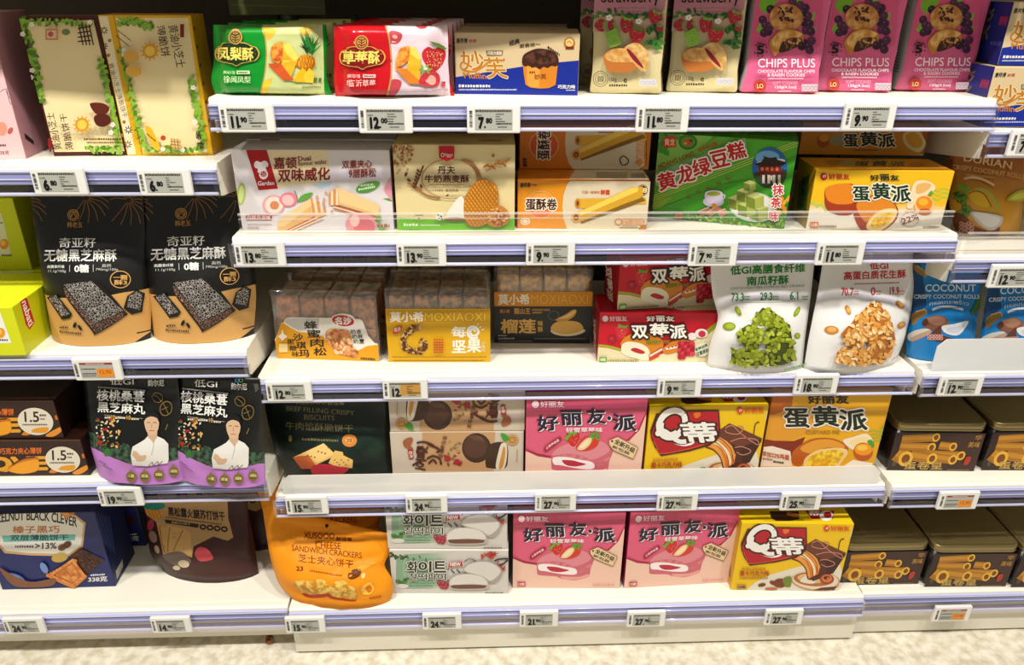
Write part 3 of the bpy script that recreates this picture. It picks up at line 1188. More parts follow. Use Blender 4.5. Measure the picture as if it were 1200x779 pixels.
def roll_art(p):
    a = Art(p.front, (0, 430, 4.1))
    a.L('#8a6848', 2, [-400, 356, 384, 351])
    a.N('lettering')
    a.T('#e0782a', '榛子巧克力夹心薄饼', -60, 390, 200, 420, .03, sl=-4)
    a.T('#e8a830', 'LOVE', -130, 436, 222, 498, .05, sl=-6, it=-.1)
    a.N('picture')
    a.P('#c87818', [36, 492, 70, 458, 120, 434, 170, 428, 186, 442, 186, 490, 150, 508, 90, 512], 1)
    a.P('#f0a828', [40, 496, 80, 466, 130, 450, 182, 446, 184, 490, 150, 506, 90, 510], 1)
    a.L('#4a2410', 6, [60, 470, 110, 440, 168, 432], 1)
    a.P('#e0a030', [4, 500, 40, 488, 60, 492, 30, 504])
    a.P('#e89830', [348, 508, 398, 478, 424, 470, 420, 492, 382, 514], 1)
    a.P('#d88828', [236, 504, 262, 484, 284, 498, 262, 508], 1)
    a.P('#c87818', [392, 418, 414, 410, 420, 436, 396, 436])
    a.E('#e4dcc8', 302, 444, 84, 62, 8, 30)
    a.N('lettering')
    a.T('#3a2418', '1.5', 252, 400, 318, 446, .02, it=-.05)
    a.M('#3a2418', 322, 410, 352, 420)
    a.M('#3a2418', 326, 428, 346, 436)
    a.M('#6a5a48', 240, 454, 358, 462)
    a.N('picture')
    a.P('#e8a028', [284, 492, 300, 476, 356, 470, 362, 484, 340, 496], 1)
    a.end()
    a = Art(p.top, (0, 430, 4.1))
    a.N('picture')
    a.P('#c88a28', [168, 104, 210, 86, 250, 80, 290, 92, 300, 100, 262, 128, 240, 144, 210, 128], 1)
    a.P('#8a4a28', [0, 100, 110, 92, 150, 98, 120, 116, 0, 116])
    a.N('lettering')
    a.M('#a88a60', 80, 146, 220, 154)
    a.end()


roll_art(low)
M = low.root.matrix_basis.copy()
M.translation += V((-.026, .004, low.H + .0006))
dup(low, 'dark brown wafer roll carton with yellow roll, upper of the brown stack', M=M, group='brown wafer cartons')

man = pouch('walnut_ball_pouch', 'black and lilac pouch printed with a man in white, beside the brown cartons', 'pouch',
            (116, 556), (219, 561), [(106, 522), (102, 490), (98, 450), (97, 438)], [(217, 530), (213, 490), (209, 450), (207, 438)],
            z, 8, .020, .024, '#1b1c1a', creases=((.0, .3, .35, .05, .004, .06), (.3, .12, .8, .2, -.003, .05)), group='black walnut ball pouches', rough=.3, seed=4)
a = Art(man.front, (90, 430, 4.1))
a.P('#c486cc', [40, 370, 70, 384, 130, 412, 200, 446, 260, 466, 330, 466, 420, 456, 500, 440, 560, 432, 560, 640, 40, 640])
LEAF = ('n', '#16241a', '#4a6a50', 130)
a.P(LEAF, [44, 300, 80, 316, 110, 350, 120, 402, 70, 384, 40, 370], 0)
a.P(LEAF, [110, 372, 180, 390, 230, 366, 262, 390, 270, 440, 262, 464, 200, 446, 120, 408], 1)
a.P(LEAF, [432, 410, 460, 380, 500, 390, 540, 360, 548, 430, 500, 440, 440, 452], 1)
a.E('#3a7a34', 146, 410, 14, 20, 20)
a.N('picture')
a.E('#1c1a18', 156, 316, 54, 72)
blobs(a, '#d8b070', '#b83024', 98, 250, 206, 384, 34, 9, 3)
blobs(a, '#d8d0b8', '#5a7a38', 98, 250, 206, 384, 34, 6, 4)
a.E('#8a7238', 392, 145, 27, 24, 30, ring=.12)
a.L('#8a7238', 3, [376, 132, 398, 146, 408, 162], 1)
a.E('#8a7238', 432, 197, 29, 37, 20, ring=.12)
a.L('#8a7238', 3, [418, 170, 432, 198, 444, 226], 1)
a.L('#8a7238', 3, [410, 204, 440, 190], 1)
a.L('#8a7238', 4, [428, 300, 440, 272])
a.P('#e2ded6', [270, 466, 264, 420, 272, 380, 330, 346, 344, 330, 388, 330, 420, 344, 440, 366, 442, 440, 436, 458, 340, 470])
a.P('#c8a888', [340, 300, 390, 298, 388, 336, 372, 362, 348, 338])
a.P('#d0ae8e', [328, 250, 346, 226, 378, 226, 396, 250, 396, 288, 384, 314, 364, 326, 344, 314, 332, 288], 1)
a.P('#1c1a1a', [326, 262, 326, 232, 346, 214, 380, 214, 398, 234, 398, 262, 388, 244, 360, 236, 336, 246], 1)
a.L('#3a2a22', 3, [340, 266, 356, 264])
a.L('#3a2a22', 3, [370, 264, 388, 266])
a.L('#a07058', 2.5, [364, 270, 362, 288, 368, 290])
a.L('#a05850', 3, [352, 304, 376, 303])
a.L('#c0bab0', 3, [346, 334, 372, 366, 360, 420], 1)
a.P('#d0ae8e', [286, 400, 310, 420, 336, 420, 330, 440, 296, 446, 280, 424], 1)
for k in range(3):
    a.L('#d0ae8e', 7, [292 - k * 3, 414 + k * 8, 276 - k * 2, 400 + k * 7])
a.N('lettering')
a.T('#e6e4dc', '低GI', 166, 46, 278, 82, .01, sl=2)
a.M('#a0a098', 108, 88, 334, 96, 18)
a.T('#e6e4dc', '核桃桑葚', 104, 104, 330, 158, .022, sl=10)
a.T('#e6e4dc', '黑芝麻丸', 108, 164, 332, 214, .022, sl=12)
a.M('#d8d0b8', 142, 236, 168, 246)
a.T('#c8983c', '10', 171, 230, 190, 250, .02)
a.M('#d8d0b8', 192, 238, 240, 248)
a.T('#c8983c', '10', 246, 232, 264, 252, .02)
a.M('#d8d0b8', 268, 242, 308, 252)
a.L('#b0a890', 2, [140, 228, 322, 246])
a.N('logo')
a.E('#3a8ad0', 376, 42, 10, ring=.35)
a.E('#5aa848', 394, 42, 10, ring=.35)
a.T('#eceae2', '韵尔尼', 348, 56, 424, 88, .02)
a.N('lettering')
a.L('#4a3a50', 2.5, [350, 468, 366, 450, 372, 466, 392, 448, 396, 462, 414, 446], 1)
for k, x in enumerate((267, 331, 398, 466)):
    y = (520, 520, 512, 496)[k]
    a.E('#8a7a3c', x, y, 24, 25)
    a.E('#5a4a20', x, y, 19, 20, ring=.1)
    a.T('#e0d098', ('一盒', '非油', '低糖高', '0添加')[k], x - 15, y - 9, x + 15, y + 4, .03)
    a.M('#3a3010', x - 13, y + 6, x + 13, y + 12)
    a.E('#8a7a3c', x - 2, y - 29, 6, 6, 0, 8)
a.M('#8a5890', 118, 440, 148, 448, 18)
a.M('#8a5890', 136, 462, 180, 470, 22)
a.end()
b2 = dup(man, 'black and lilac pouch printed with a man in white, right one at shelf end', BL=(211, 557), BR=(310, 566.5), z=z)
behind(man, .07, 'black walnut ball pouch in the back row, showing left of the front one', dx=-.04)

# ================================================================ LEFT BAY, bottom shelf
z = Z['L'][3]
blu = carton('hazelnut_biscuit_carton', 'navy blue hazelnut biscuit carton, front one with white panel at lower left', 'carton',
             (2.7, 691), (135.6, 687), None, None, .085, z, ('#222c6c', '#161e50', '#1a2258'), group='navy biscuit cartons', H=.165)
a = Art(blu.front, (0, 570, 3.725))
a.P('#d8b078', [-20, 130, 60, 98, 150, 86, 240, 96, 330, 124, 374, 158, 362, 262, 300, 304, 130, 300, 20, 290, -30, 230])
a.P('#f0ece0', [-20, 138, 60, 106, 150, 94, 240, 104, 326, 132, 364, 164, 354, 256, 298, 294, 130, 290, 26, 280, -22, 226])
a.P('#7cc8bc', [8, 214, 330, 208, 328, 234, 16, 242])
a.N('lettering')
tx = 'HAZELNUT BLACK CLEVER'
a.T('#2a2428', tx, -60, 128, 336, 168, .025, arc=26, sp=.95, sl=8)
a.T('#c87c34', '榛子黑巧', 56, 172, 260, 204, .02, sl=-2)
a.T('#2c4c5c', '双层薄脆饼干', 46, 210, 298, 236, .02, sl=-2)
a.T('#2a2428', '>13%', 154, 246, 246, 272, .02, sl=-2)
a.M('#5a5458', 66, 256, 146, 266)
a.T('#e8e6e0', '338克', 386, 394, 468, 416, .03, sl=-4)
a.M('#e8e6e0', 396, 382, 458, 390, -4)
a.N('picture')
BIS = ('n', '#c87830', '#e8a458', 120)
for k in range(9):
    a.E('#d88c40', 196 + k * 15, 64 + k * 6, 9, n=10)
    a.E('#d88c40', 290 + k * 8, 132 - k * 6, 8, n=10)
a.P(BIS, [190, 60, 340, 20, 360, 90, 290, 136])
for k in range(4):
    a.L('#b06828', 6, [220 + k * 20, 62 + k * 14, 300 + k * 14, 42 + k * 16], 1)
a.E('#8a5428', 272, 264, 18, 14, -20)
a.E('#6a3c1c', 294, 252, 20, 14, -30)
a.L('#3a2010', 2.5, [262, 270, 284, 256])
a.E('#c8a858', 262, 308, 36, 20, -10)
a.P('#4a2418', [352, 266, 460, 318, 366, 394, 306, 300])
blobs(a, '#6a3820', '#341810', 316, 280, 442, 372, 26, 9, 8, in_poly([352, 272, 448, 318, 366, 386, 312, 300]))
for k in range(10):
    a.E('#d88c40', 214 + k * 13, 384 - k * 7.2 if k < 9 else 320, 9, n=10)
    a.E('#d88c40', 212 + k * 12.4, 384 + k * 5.4, 9, n=10)
    a.E('#d88c40', 326 + k * 5.4, 432 - k * 5, 8, n=10)
a.P(BIS, [214, 380, 322, 308, 378, 384, 328, 432])
a.L('#b86c2c', 7, [240, 382, 318, 328, 356, 386, 322, 416], 0, 1)
a.L('#b86c2c', 6, [276, 378, 298, 366, 312, 386, 330, 374], 1)
a.E('#7a98c8', 196, 350, 14, 26, -30)
a.E('#5a7ab0', 70, 398, 46, 22, 20)
a.E('#8ab0d8', 66, 396, 30, 14, 20)
a.P('#8a5a3a', [0, 350, 60, 380, 140, 410, 240, 396, 232, 426, 140, 434, 60, 424], 1)
a.end()
a = Art(blu.right, (0, 570, 3.725))
a.N('lettering')
for k in range(6):
    a.L('#5a6aa8', 3, [415 + k * 12, 110 + k * 4, 455 + k * 9, 250 + k * 8])
a.P('#b8b8b0', [504, 370, 534, 316, 536, 350, 510, 404])
for k in range(4):
    a.L('#4a4a58', 2, [508 + k * 6, 376 - k * 8, 512 + k * 6, 392 - k * 10])
a.end()
behind(blu, .105, 'navy blue hazelnut biscuit carton standing right behind the front one', dx=.012, group='navy biscuit cartons')

BROWN = '#4c2822'
dn = pouch('cookie_pouch', 'brown and kraft truffle biscuit pouch lying back on the lowest left shelf', 'pouch',
           (188, 664), (303, 672), [(176, 650), (172, 628), (169, 605), (166, 585)], [(300, 650), (296, 625), (292, 605), (288, 580)],
           z, 16, .030, .032, BROWN, group='brown biscuit pouches', seed=9)
a = Art(dn.front, (150, 570, 5.994))
a.P('#c4a070', [100, 100, 700, 100, 704, 220, 740, 356, 700, 380, 600, 350, 460, 420, 450, 500, 380, 470, 270, 490, 200, 250, 130, 200])
a.N('picture')
a.P('#d8b070', [200, 250, 400, 300, 440, 330, 450, 500, 360, 460, 250, 480])
for q in ([222, 280, 262, 470], [296, 284, 280, 460], [388, 306, 320, 452]):
    a.L('#b07a38', 8, q)
a.P('#7c6a60', [246, 490, 300, 462, 380, 458, 440, 510, 430, 540, 330, 552], 1)
a.E('#d8c4a4', 392, 542, 40, 26, 10)
a.E('#d8c4a4', 342, 570, 26, 16, 10)
a.P('#d85860', [470, 470, 500, 424, 560, 440, 600, 500, 560, 520, 500, 520], 1)
a.P('#2c9084', [112, 130, 160, 116, 250, 120, 252, 150, 190, 164, 130, 158], 1)
a.P('#e0a040', [132, 160, 190, 166, 250, 176, 236, 206, 200, 232, 150, 206], 1)
for k in range(4):
    a.L('#b06828', 4, [140 + k * 24, 162, 170 + k * 22, 226])
a.E('#b04858', 160, 270, 24, 40, 10)
a.E('#a08878', 178, 352, 26, 44, -20)
a.E('#c8b090', 206, 440, 16, 30, -20)
a.N('lettering')
a.T('#3a2418', '黑松露火腿苏打饼干', 284, 142, 680, 206, .025, sl=36, it=-.1)
a.M('#7a5c38', 262, 208, 660, 218, 52)
a.P('#3a2418', [258, 230, 500, 264, 492, 290, 268, 256])
a.T('#d8b888', '香脆可口饼干', 306, 242, 440, 258, .01, sl=16)
for k in range(4):
    a.E('#3a2418', 528 + k * 50, 284 + k * 5, 24, 20, 10)
    a.E('#c4a070', 528 + k * 50, 284 + k * 5, 12, 8, 10)
a.end()
behind(dn, .08, 'brown biscuit pouch in the back row, half seen right of the kraft front one', dx=.028, dz=.0)

# ================================================================ MIDDLE BAY, top shelf
z = Z['C'][0]


def cake_logo(a, x, y, r, gold, dark):
    a.N('logo')
    a.E(gold, x, y, r, r * 1.04)
    a.E(dark, x, y, r * .8, r * .84, ring=.16)
    for k in (-1, 0, 1):
        a.L(dark, r * .14, [x - r * .5, y + k * r * .36 - r * .1, x, y + k * r * .36 + r * .12, x + r * .5, y + k * r * .36 - r * .1])
    a.L(dark, r * .12, [x, y - r * .6, x, y + r * .6])


def cake_bag(kind, name, label, BL, BR, lft, rgt, reg, col, grp):
    p = pouch(name, label, 'cake bag', BL, BR, lft, rgt, z, 3, 0, .020, col, group=grp, rough=.22, amp=.0016, kind='pillow', seed=len(name), back=1.0, spec=.6, body='bag_body')
    p.D = 0
    a = Art(p.front, reg)
    if kind == 'pine':
        a.P('#cfd696', [440, 170, 470, 260, 482, 400, 466, 560, 430, 720, 905, 720, 900, 400, 890, 170])
        a.P('#e8c048', [452, 205, 545, 215, 536, 260, 500, 292, 474, 280], 1)
        a.P('#e8b848', [720, 215, 760, 198, 812, 190, 806, 240, 770, 260, 734, 252], 1)
        a.P('#e8c838', [462, 600, 530, 560, 500, 640, 470, 694, 440, 700])
        a.L('#c8a050', 9, [438, 170, 470, 262, 482, 400, 466, 560, 430, 720], 1)
        a.N('picture')
        g = random.Random(4)
        for k in range(34):
            t = math.radians(-170 + 160 * g.random())
            ln = g.uniform(60, 150)
            bx, by = 796 + g.uniform(-22, 22), 360 + g.uniform(-20, 36)
            tx, ty = bx + ln * math.cos(t) * .62, by + ln * math.sin(t) * 1.15
            nx, ny = -math.sin(t) * 9, math.cos(t) * 9
            a.P(('#186a34', '#2a8a3c', '#0e4a28', '#3a9a4a')[k % 4], [bx + nx, by + ny, tx, ty, bx - nx, by - ny])
        a.E('#d88820', 764, 455, 70, 56)
        a.E('#f0ac30', 758, 448, 60, 46)
        for k in range(7):
            a.L('#b86c18', 3, [700 + k * 22, 412, 680 + k * 22, 500])
            a.L('#b86c18', 3, [690 + k * 20, 405, 720 + k * 20, 500])
        a.P(('n', '#c85a20', '#f0a848', 130), [520, 350, 552, 314, 606, 308, 630, 380, 596, 440, 570, 462, 520, 430], 1)
        a.P('#ecb42c', [606, 316, 650, 310, 720, 420, 664, 566, 590, 470, 604, 400])
        a.P('#f6d868', [606, 316, 650, 310, 720, 420, 690, 450, 620, 380])
        a.P('#d0602a', [494, 464, 590, 460, 668, 566, 700, 584, 610, 584, 540, 520])
        a.P('#f0c020', [676, 590, 736, 492, 772, 520, 790, 596, 740, 600])
        a.P('#f8d848', [744, 560, 786, 494, 826, 530, 814, 606, 760, 600])
        a.N('lettering')
        a.M('#6a7a40', 820, 560, 878, 598)
        a.M('#8a9060', 740, 628, 876, 640)
        name_, sub, dk = '凤梨酥', '徐闻凤梨', '#1c3c1c'
        x0, y0 = 0, 0
        pale = '#d8f0b8'
    else:
        a.P('#e6d2d8', [440, 170, 470, 262, 490, 420, 486, 580, 450, 730, 920, 730, 905, 400, 900, 170])
        for q in ([476, 232, 540, 232, 570, 258, 548, 310, 500, 326, 484, 310], [664, 184, 776, 184, 744, 206, 700, 212], [486, 590, 540, 580, 566, 606, 540, 670, 490, 708, 466, 700]):
            a.P('#c85058', q, 1)
        a.E('#e8b0a8', 516, 268, 20, 14, 20)
        a.L('#c0a060', 12, [440, 170, 470, 262, 490, 420, 486, 580, 450, 730], 1)
        a.N('picture')
        berry(a, 800, 430, 92, 92, 0, '#cc3038', None, 60, 2)
        for q in ([760, 300, 830, 316, 880, 344, 850, 350, 790, 330], [800, 330, 896, 350, 880, 366, 830, 346]):
            a.P('#6a8c40', q)
        a.P(('n', '#d87020', '#f0b050', 130), [540, 380, 570, 346, 626, 340, 640, 400, 600, 460, 540, 490, 520, 480], 1)
        a.P('#ecb830', [628, 345, 660, 340, 706, 420, 700, 590, 600, 500, 620, 430])
        a.P('#f6d868', [628, 345, 660, 340, 706, 420, 690, 440, 630, 390])
        a.P('#e08a30', [512, 494, 600, 500, 700, 590, 700, 612, 620, 610])
        a.P('#d04048', [690, 590, 730, 530, 790, 516, 834, 560, 826, 620, 780, 634, 710, 618], 1)
        a.P('#f0b8a8', [740, 590, 770, 545, 800, 570, 800, 610, 770, 620], 1)
        for k in range(6):
            a.E('#7ab838', 736 + 28 * math.cos(k), 504 + 22 * math.sin(k), 18, 7, k * 60, 8)
        a.E('#e8f0c8', 736, 500, 8, 8)
        a.N('lettering')
        a.M('#c85868', 846, 590, 890, 634)
        a.M('#c88890', 780, 650, 892, 660)
        name_, sub, dk = '草莓酥', '临沂草莓', '#8a1418'
        x0, y0 = 14, 26
        pale = '#f8d8d0'
    a.N('logo')
    q = [110, 390, 124, 350, 160, 336, 176, 316, 250, 308, 330, 312, 376, 334, 412, 346, 436, 390, 412, 436, 372, 450, 300, 464, 266, 480, 232, 464, 172, 456, 124, 436]
    q = [c + (x0 if i % 2 == 0 else y0) for i, c in enumerate(q)]
    a.P('#e0b858', q, 1)
    cx, cy = 268 + x0, 390 + y0
    a.P(dk, [(c - (cx if i % 2 == 0 else cy)) * .945 + (cx if i % 2 == 0 else cy) for i, c in enumerate(q)], 1)
    cake_logo(a, 260 + x0, 272 + y0 + (10 if x0 else 0), 50, '#cca058', dk)
    a.N('lettering')
    a.T('#f0dc70', name_, 136 + x0, 346 + y0, 390 + x0, 438 + y0, .03)
    a.T(pale, sub, 176 + x0 / 2, 554 + y0, 370 + x0 / 2, 604 + y0, .01)
    a.P(pale, [270 + x0, 516 + y0, 364 + x0, 516 + y0, 364 + x0, 540 + y0, 270 + x0, 540 + y0])
    a.M(dk, 280 + x0, 522 + y0, 354 + x0, 534 + y0)
    a.T(pale, '美珍馐', 176 + x0 / 2, 516 + y0, 258 + x0 / 2, 542 + y0)
    a.end()
    return p


pine = cake_bag('pine', 'pineapple_cake_bag', 'green pineapple cake bag, the front one standing on the top shelf', (246, 112.5), (386, 114),
                [(247, 95), (251, 70), (250, 45), (250, 29)], [(383, 95), (382, 70), (384, 45), (382, 29)], (235, 0, 6.23), '#0e9830', 'green pineapple cake bags')
for k in range(3):
    behind(pine, .048 * (k + 1), f'green pineapple cake bag, {("second", "third", "fourth")[k]} in its row counted from the front', dx=.004 * (k + 1), dz=0, turn=.01 * k)
straw = cake_bag('straw', 'strawberry_cake_bag', 'red strawberry cake bag, the front one standing on the top shelf', (390, 115.5), (532, 115),
                 [(391, 95), (392, 70), (391, 45), (391, 29)], [(527, 95), (525, 70), (527, 45), (525, 30)], (380, 0, 6.23), '#d01424', 'red strawberry cake bags')
for k in range(4):
    behind(straw, .045 * (k + 1), f'red strawberry cake bag, {("second", "third", "fourth", "fifth")[k]} in its row counted from the front', dx=.004 * (k + 1), turn=-.01 * k)
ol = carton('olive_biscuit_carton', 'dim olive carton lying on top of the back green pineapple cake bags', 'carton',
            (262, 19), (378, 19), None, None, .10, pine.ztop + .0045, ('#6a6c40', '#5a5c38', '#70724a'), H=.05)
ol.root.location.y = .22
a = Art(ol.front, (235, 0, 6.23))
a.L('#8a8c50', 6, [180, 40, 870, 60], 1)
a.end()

TAN = '#d8c29a'
muf = carton('muffin_carton', 'cream and royal blue chocolate muffin carton on the top shelf beside the red cake bags', 'carton',
             (534, 110), (677, 112), (531.5, 38.5), (680, 38.5), .10, z, (TAN, '#d8c8a0', '#c8b48c'), group='cream and blue muffin cartons')


def muffin_front(p, reg):
    a = Art(p.front, reg)
    a.P('#1c3498', [50, 528, 590, 442, 880, 408, 1060, 392, 1060, 690, 50, 690])
    a.N('lettering')
    a.T('#2a2018', '康师傅', 96, 226, 180, 264, .02)
    a.T('#c84038', '妙芙', 192, 234, 250, 260, .02)
    a.T('#c08028', '妙', 136, 322, 310, 470, .014, o=('#ecdcb0', .03), it=-.25)
    a.T('#c08028', '芙', 316, 372, 470, 530, .014, o=('#ecdcb0', .03), it=-.25)
    a.L('#c8842c', 12, [150, 400, 128, 430, 150, 466, 230, 478, 300, 440, 360, 400, 452, 396, 456, 380], 1)
    a.T('#c8842c', 'Muffin', 152, 482, 320, 528, .02, it=-.3, sl=8)
    a.P('#8a7850', [320, 320, 452, 318, 446, 356, 330, 362])
    a.T('#f0e4c8', '巧克力蛋糕', 334, 326, 442, 352, .02)
    a.T('#3a2414', '经典', 500, 246, 576, 284, .02, sl=-18)
    a.T('#3a2414', '更香浓～', 576, 272, 734, 300, .02, sl=-16)
    a.M('#3a2414', 790, 282, 880, 300, 60)
    a.M('#e8e4dc', 114, 576, 360, 598)
    a.M('#c8c8dc', 114, 610, 554, 622)
    a.T('#f0ece4', '巧克力味', 868, 580, 1000, 608, .03)
    a.M('#d8d8e4', 930, 616, 1000, 624)
    a.N('logo')
    a.E('#b07828', 956, 262, 42, 44)
    a.E('#e8c880', 956, 258, 30, 32)
    a.R('#8a2c1c', 926, 288, 990, 308)
    a.L('#7a4418', 5, [938, 262, 954, 246, 972, 266])
    a.N('picture')
    a.P('#d88a2c', [600, 400, 870, 400, 862, 480, 850, 580, 800, 604, 730, 608, 660, 600, 622, 578, 608, 490])
    a.P('#eaa448', [630, 440, 730, 450, 726, 600, 660, 596, 636, 570])
    a.P('#4a281c', [596, 400, 610, 350, 680, 312, 740, 304, 820, 320, 866, 360, 872, 420, 850, 440, 820, 436, 790, 452, 760, 444, 730, 462, 700, 446, 670, 450, 646, 434, 620, 440, 602, 428], 1)
    a.P(('n', '#3a1e14', '#6a4030', 140), [620, 380, 650, 344, 720, 318, 790, 322, 844, 356, 850, 400, 780, 420, 690, 420], 1)
    a.T('#8a4a18', '妙芙', 690, 500, 780, 540, .02, sl=-4)
    a.M('#8a4a18', 652, 474, 696, 494)
    a.end()


muffin_front(muf, (520, 10, 6.49))
a = Art(muf.right, (520, 10, 6.49))
a.P('#1c3498', [1030, 320, 1050, 330, 1052, 450, 1030, 520])
a.end()
behind(muf, .115, 'cream and royal blue muffin carton standing behind the front one on the top shelf', dx=-.004, group='cream and blue muffin cartons')

# strawberry filled biscuits, two tall bags
sb = carton('filled_cookie_bag', 'pale gold strawberry filled cookie bag, left of two beside the muffin carton', 'cookie bag', (691, 109.5), (774, 111.5), None, None, .06, z,
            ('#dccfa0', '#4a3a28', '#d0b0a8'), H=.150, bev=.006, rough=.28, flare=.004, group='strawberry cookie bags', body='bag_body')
a = Art(sb.front, (680, 0, 6.49), base=.0016)
a.P('#c88c98', [0, -500, 700, -500, 640, 70, 600, 120, 100, 130, 60, 120])
a.P('#cfae94', [70, 110, 640, 110, 640, 240, 70, 240])
a.N('picture')
sprig(a, '#5a8c34', [90, 120, 250, 90, 420, 130, 560, 110, 620, 150], 46, 26, 11, '#2c5c28')
sprig(a, '#4a8430', [500, 230, 600, 220, 600, 340, 500, 330], 22, 34, 12, '#245a2c')
for q in ((150, 192, 50, 42, 90), (236, 196, 50, 30, 80), (350, 190, 52, 62, 10), (565, 130, 56, 52, 20), (600, 216, 30, 24, 0)):
    berry(a, *q, '#b02a38', '#86b048', 12, int(q[0]))
berry(a, 428, 268, 64, 64, 10, '#c42c38', '#5a8c34', 12, 4)
for x, y in ((220, 132), (444, 160)):
    for k in range(5):
        a.E('#ece8dc', x + 14 * math.cos(k * 1.257), y + 14 * math.sin(k * 1.257), 13, 10, 0, 9)
    a.E('#d8c840', x, y, 7, n=8)
a.P('#8ab840', [188, 250, 274, 206, 318, 330, 226, 362])
a.E('#a8d068', 254, 308, 44, 44, ring=.14)
a.E('#a8d068', 254, 308, 24, 24, ring=.2)
a.P('#c07838', [176, 440, 200, 392, 260, 366, 340, 366, 420, 420, 440, 500, 380, 540, 280, 548, 210, 530], 1)
a.P(('n', '#c89048', '#e0b878', 110), [186, 430, 210, 390, 270, 366, 340, 370, 410, 420, 420, 462, 320, 470, 230, 462], 1)
a.P(('n', '#c89850', '#e4c084', 110), [336, 370, 390, 326, 450, 330, 510, 390, 520, 460, 510, 520, 470, 536, 400, 470], 1)
a.P('#d8a868', [336, 372, 356, 358, 420, 430, 484, 510, 470, 534, 400, 470], 1)
a.P('#8c2430', [352, 376, 372, 372, 430, 434, 478, 504, 462, 506, 400, 450], 1)
a.N('lettering')
a.T('#1c1414', 'Strawberry', 158, -60, 594, 40, .02, it=-.18)
a.T('#5a2c38', 'Strawberry Jam Filled Cookies', 256, 52, 498, 66)
a.T('#5a2c38', 'Biscuits aux Fraises', 260, 76, 470, 88)
a.T('#4a3a20', '150g', 222, 584, 276, 622, .02)
a.T('#4a3a20', 'NET WT. 5.29oz', 280, 608, 318, 618)
a.T('#4a3a20', 'e', 330, 592, 354, 622, .03)
a.M('#4a3a20', 220, 634, 356, 652)
a.N('logo')
a.E('#4a3a20', 156, 594, 58, 60, ring=.07)
a.E('#4a3a20', 156, 594, 42, 44, ring=.08)
for k in range(4):
    a.L('#4a3a20', 6, [138 + k * 12, 572, 138 + k * 12, 616])
a.N('printed_panel')
a.R('#d8d4d8', 450, 596, 576, 646)
for k in range(3):
    a.E('#a8a8b0', 474 + k * 38, 624, 16, 14, ring=.2)
a.end()
s2 = dup(sb, 'pale gold strawberry filled cookie bag, right of two beside the pink chip cookie bags', BL=(781, 108), BR=(862, 110), z=z)
behind(sb, .085, 'strawberry filled cookie bag standing behind the left gold front one', dx=-.006)
behind(s2, .085, 'strawberry filled cookie bag standing behind the right gold front one', dx=.006)

cp = carton('chip_cookie_bag', 'pink raisin and chip cookie bag, leftmost of the three on the top shelf', 'cookie bag', (870, 110), (957, 110.5), None, None, .062, z,
            ('#e2709a', '#b4b0ae', '#c8406c'), H=.150, bev=.006, rough=.26, flare=.005, group='pink chip cookie bags', body='bag_body')
a = Art(cp.front, (860, 0, 6.49), base=.0018)
a.P('#d65e88', [85, -600, 700, -600, 650, 330, 640, 356, 90, 350])  # upper pink darkened: shade of the shelf above put into the colour
a.N('picture')
a.P('#7ab02c', [186, 30, 240, -30, 300, -60, 330, 0, 280, 60, 230, 104], 1)
a.P('#8cbc34', [440, -20, 500, -10, 520, 40, 480, 60], 1)
for q in ([166, 226, 200, 170, 240, 190, 230, 250, 190, 252], [586, 100, 612, 90, 604, 150, 582, 156], [606, 200, 628, 210, 612, 240]):
    a.P('#88b830', q)
for k, (x, y) in enumerate(((216, 150), (236, 190), (258, 240), (226, 250), (270, 200), (276, 70), (540, 60), (560, 120), (530, 170), (570, 180), (545, 230), (520, 90), (580, 240), (500, 40), (530, 330), (560, 350), (586, 310), (510, 350), (570, 380), (440, 20))):
    a.E(('#4a2440', '#5c2c4c', '#3a1c34')[k % 3], x, y, 32, 32)
    a.E('#8a5878', x - 8, y - 10, 7, 6, 0, 8)
a.E('#b07a3c', 390, 136, 130, 110)
a.E(('n', '#b87c3c', '#d8a868', 120), 390, 132, 122, 102)
blobs(a, '#4a2418', '#6a3828', 330, 60, 440, 170, 16, 18, 5)
a.P('#c08438', [262, 330, 300, 270, 340, 236, 420, 220, 510, 250, 524, 296, 500, 330, 400, 340, 330, 400, 300, 420], 1)
a.P(('n', '#c88c3c', '#e8c078', 120), [280, 320, 310, 270, 350, 240, 430, 226, 510, 256, 470, 290, 380, 310, 320, 380], 1)
a.P('#4a2c1c', [360, 320, 420, 288, 500, 290, 510, 330, 440, 370, 370, 396, 336, 390], 1)
blobs(a, '#d8a060', '#8a5a38', 370, 296, 490, 380, 14, 16, 7)
a.N('lettering')
a.T('#f4e8ec', 'CHIPS PLUS', 176, 444, 608, 510, .005, sl=0)
a.T('#f0dce4', 'CHOCOLATE FLAVOUR CHIPS', 174, 528, 606, 550, .03)
a.T('#f0dce4', '& RAISIN COOKIES', 248, 556, 530, 578, .03)
a.M('#e8c0cc', 254, 588, 520, 600)
a.T('#e8b8c8', 'SOFT COOKIES', 286, 616, 474, 640)
a.T('#f4e4ea', '120g(4.2oz)', 304, 648, 466, 674, .02)
a.M('#e8c0cc', 330, 684, 426, 694)
a.T('#2a1420', '5', 170, 346, 218, 408, .05)
a.M('#2a1420', 172, 318, 244, 330, 18)
for k in (1, 2, 3, 5, 6, 7, 8, 9):
    a.L('#2a1420', 8, [194 + 50 * math.cos(k * .66 + .5), 376 + 50 * math.sin(k * .66 + .5), 194 + 50 * math.cos(k * .66 + .8), 376 + 50 * math.sin(k * .66 + .8)])
a.N('logo')
a.E('#b83028', 190, 650, 46, 48)
a.E('#d8784c', 190, 650, 38, 40, ring=.1)
a.T('#f0d8a0', 'LO', 168, 634, 214, 666, .03)
a.N('printed_panel')
a.R('#d8c4cc', 506, 636, 628, 690)
for k in range(4):
    a.E('#a08890', 524 + k * 30, 666, 13, 17, ring=.25)
a.end()
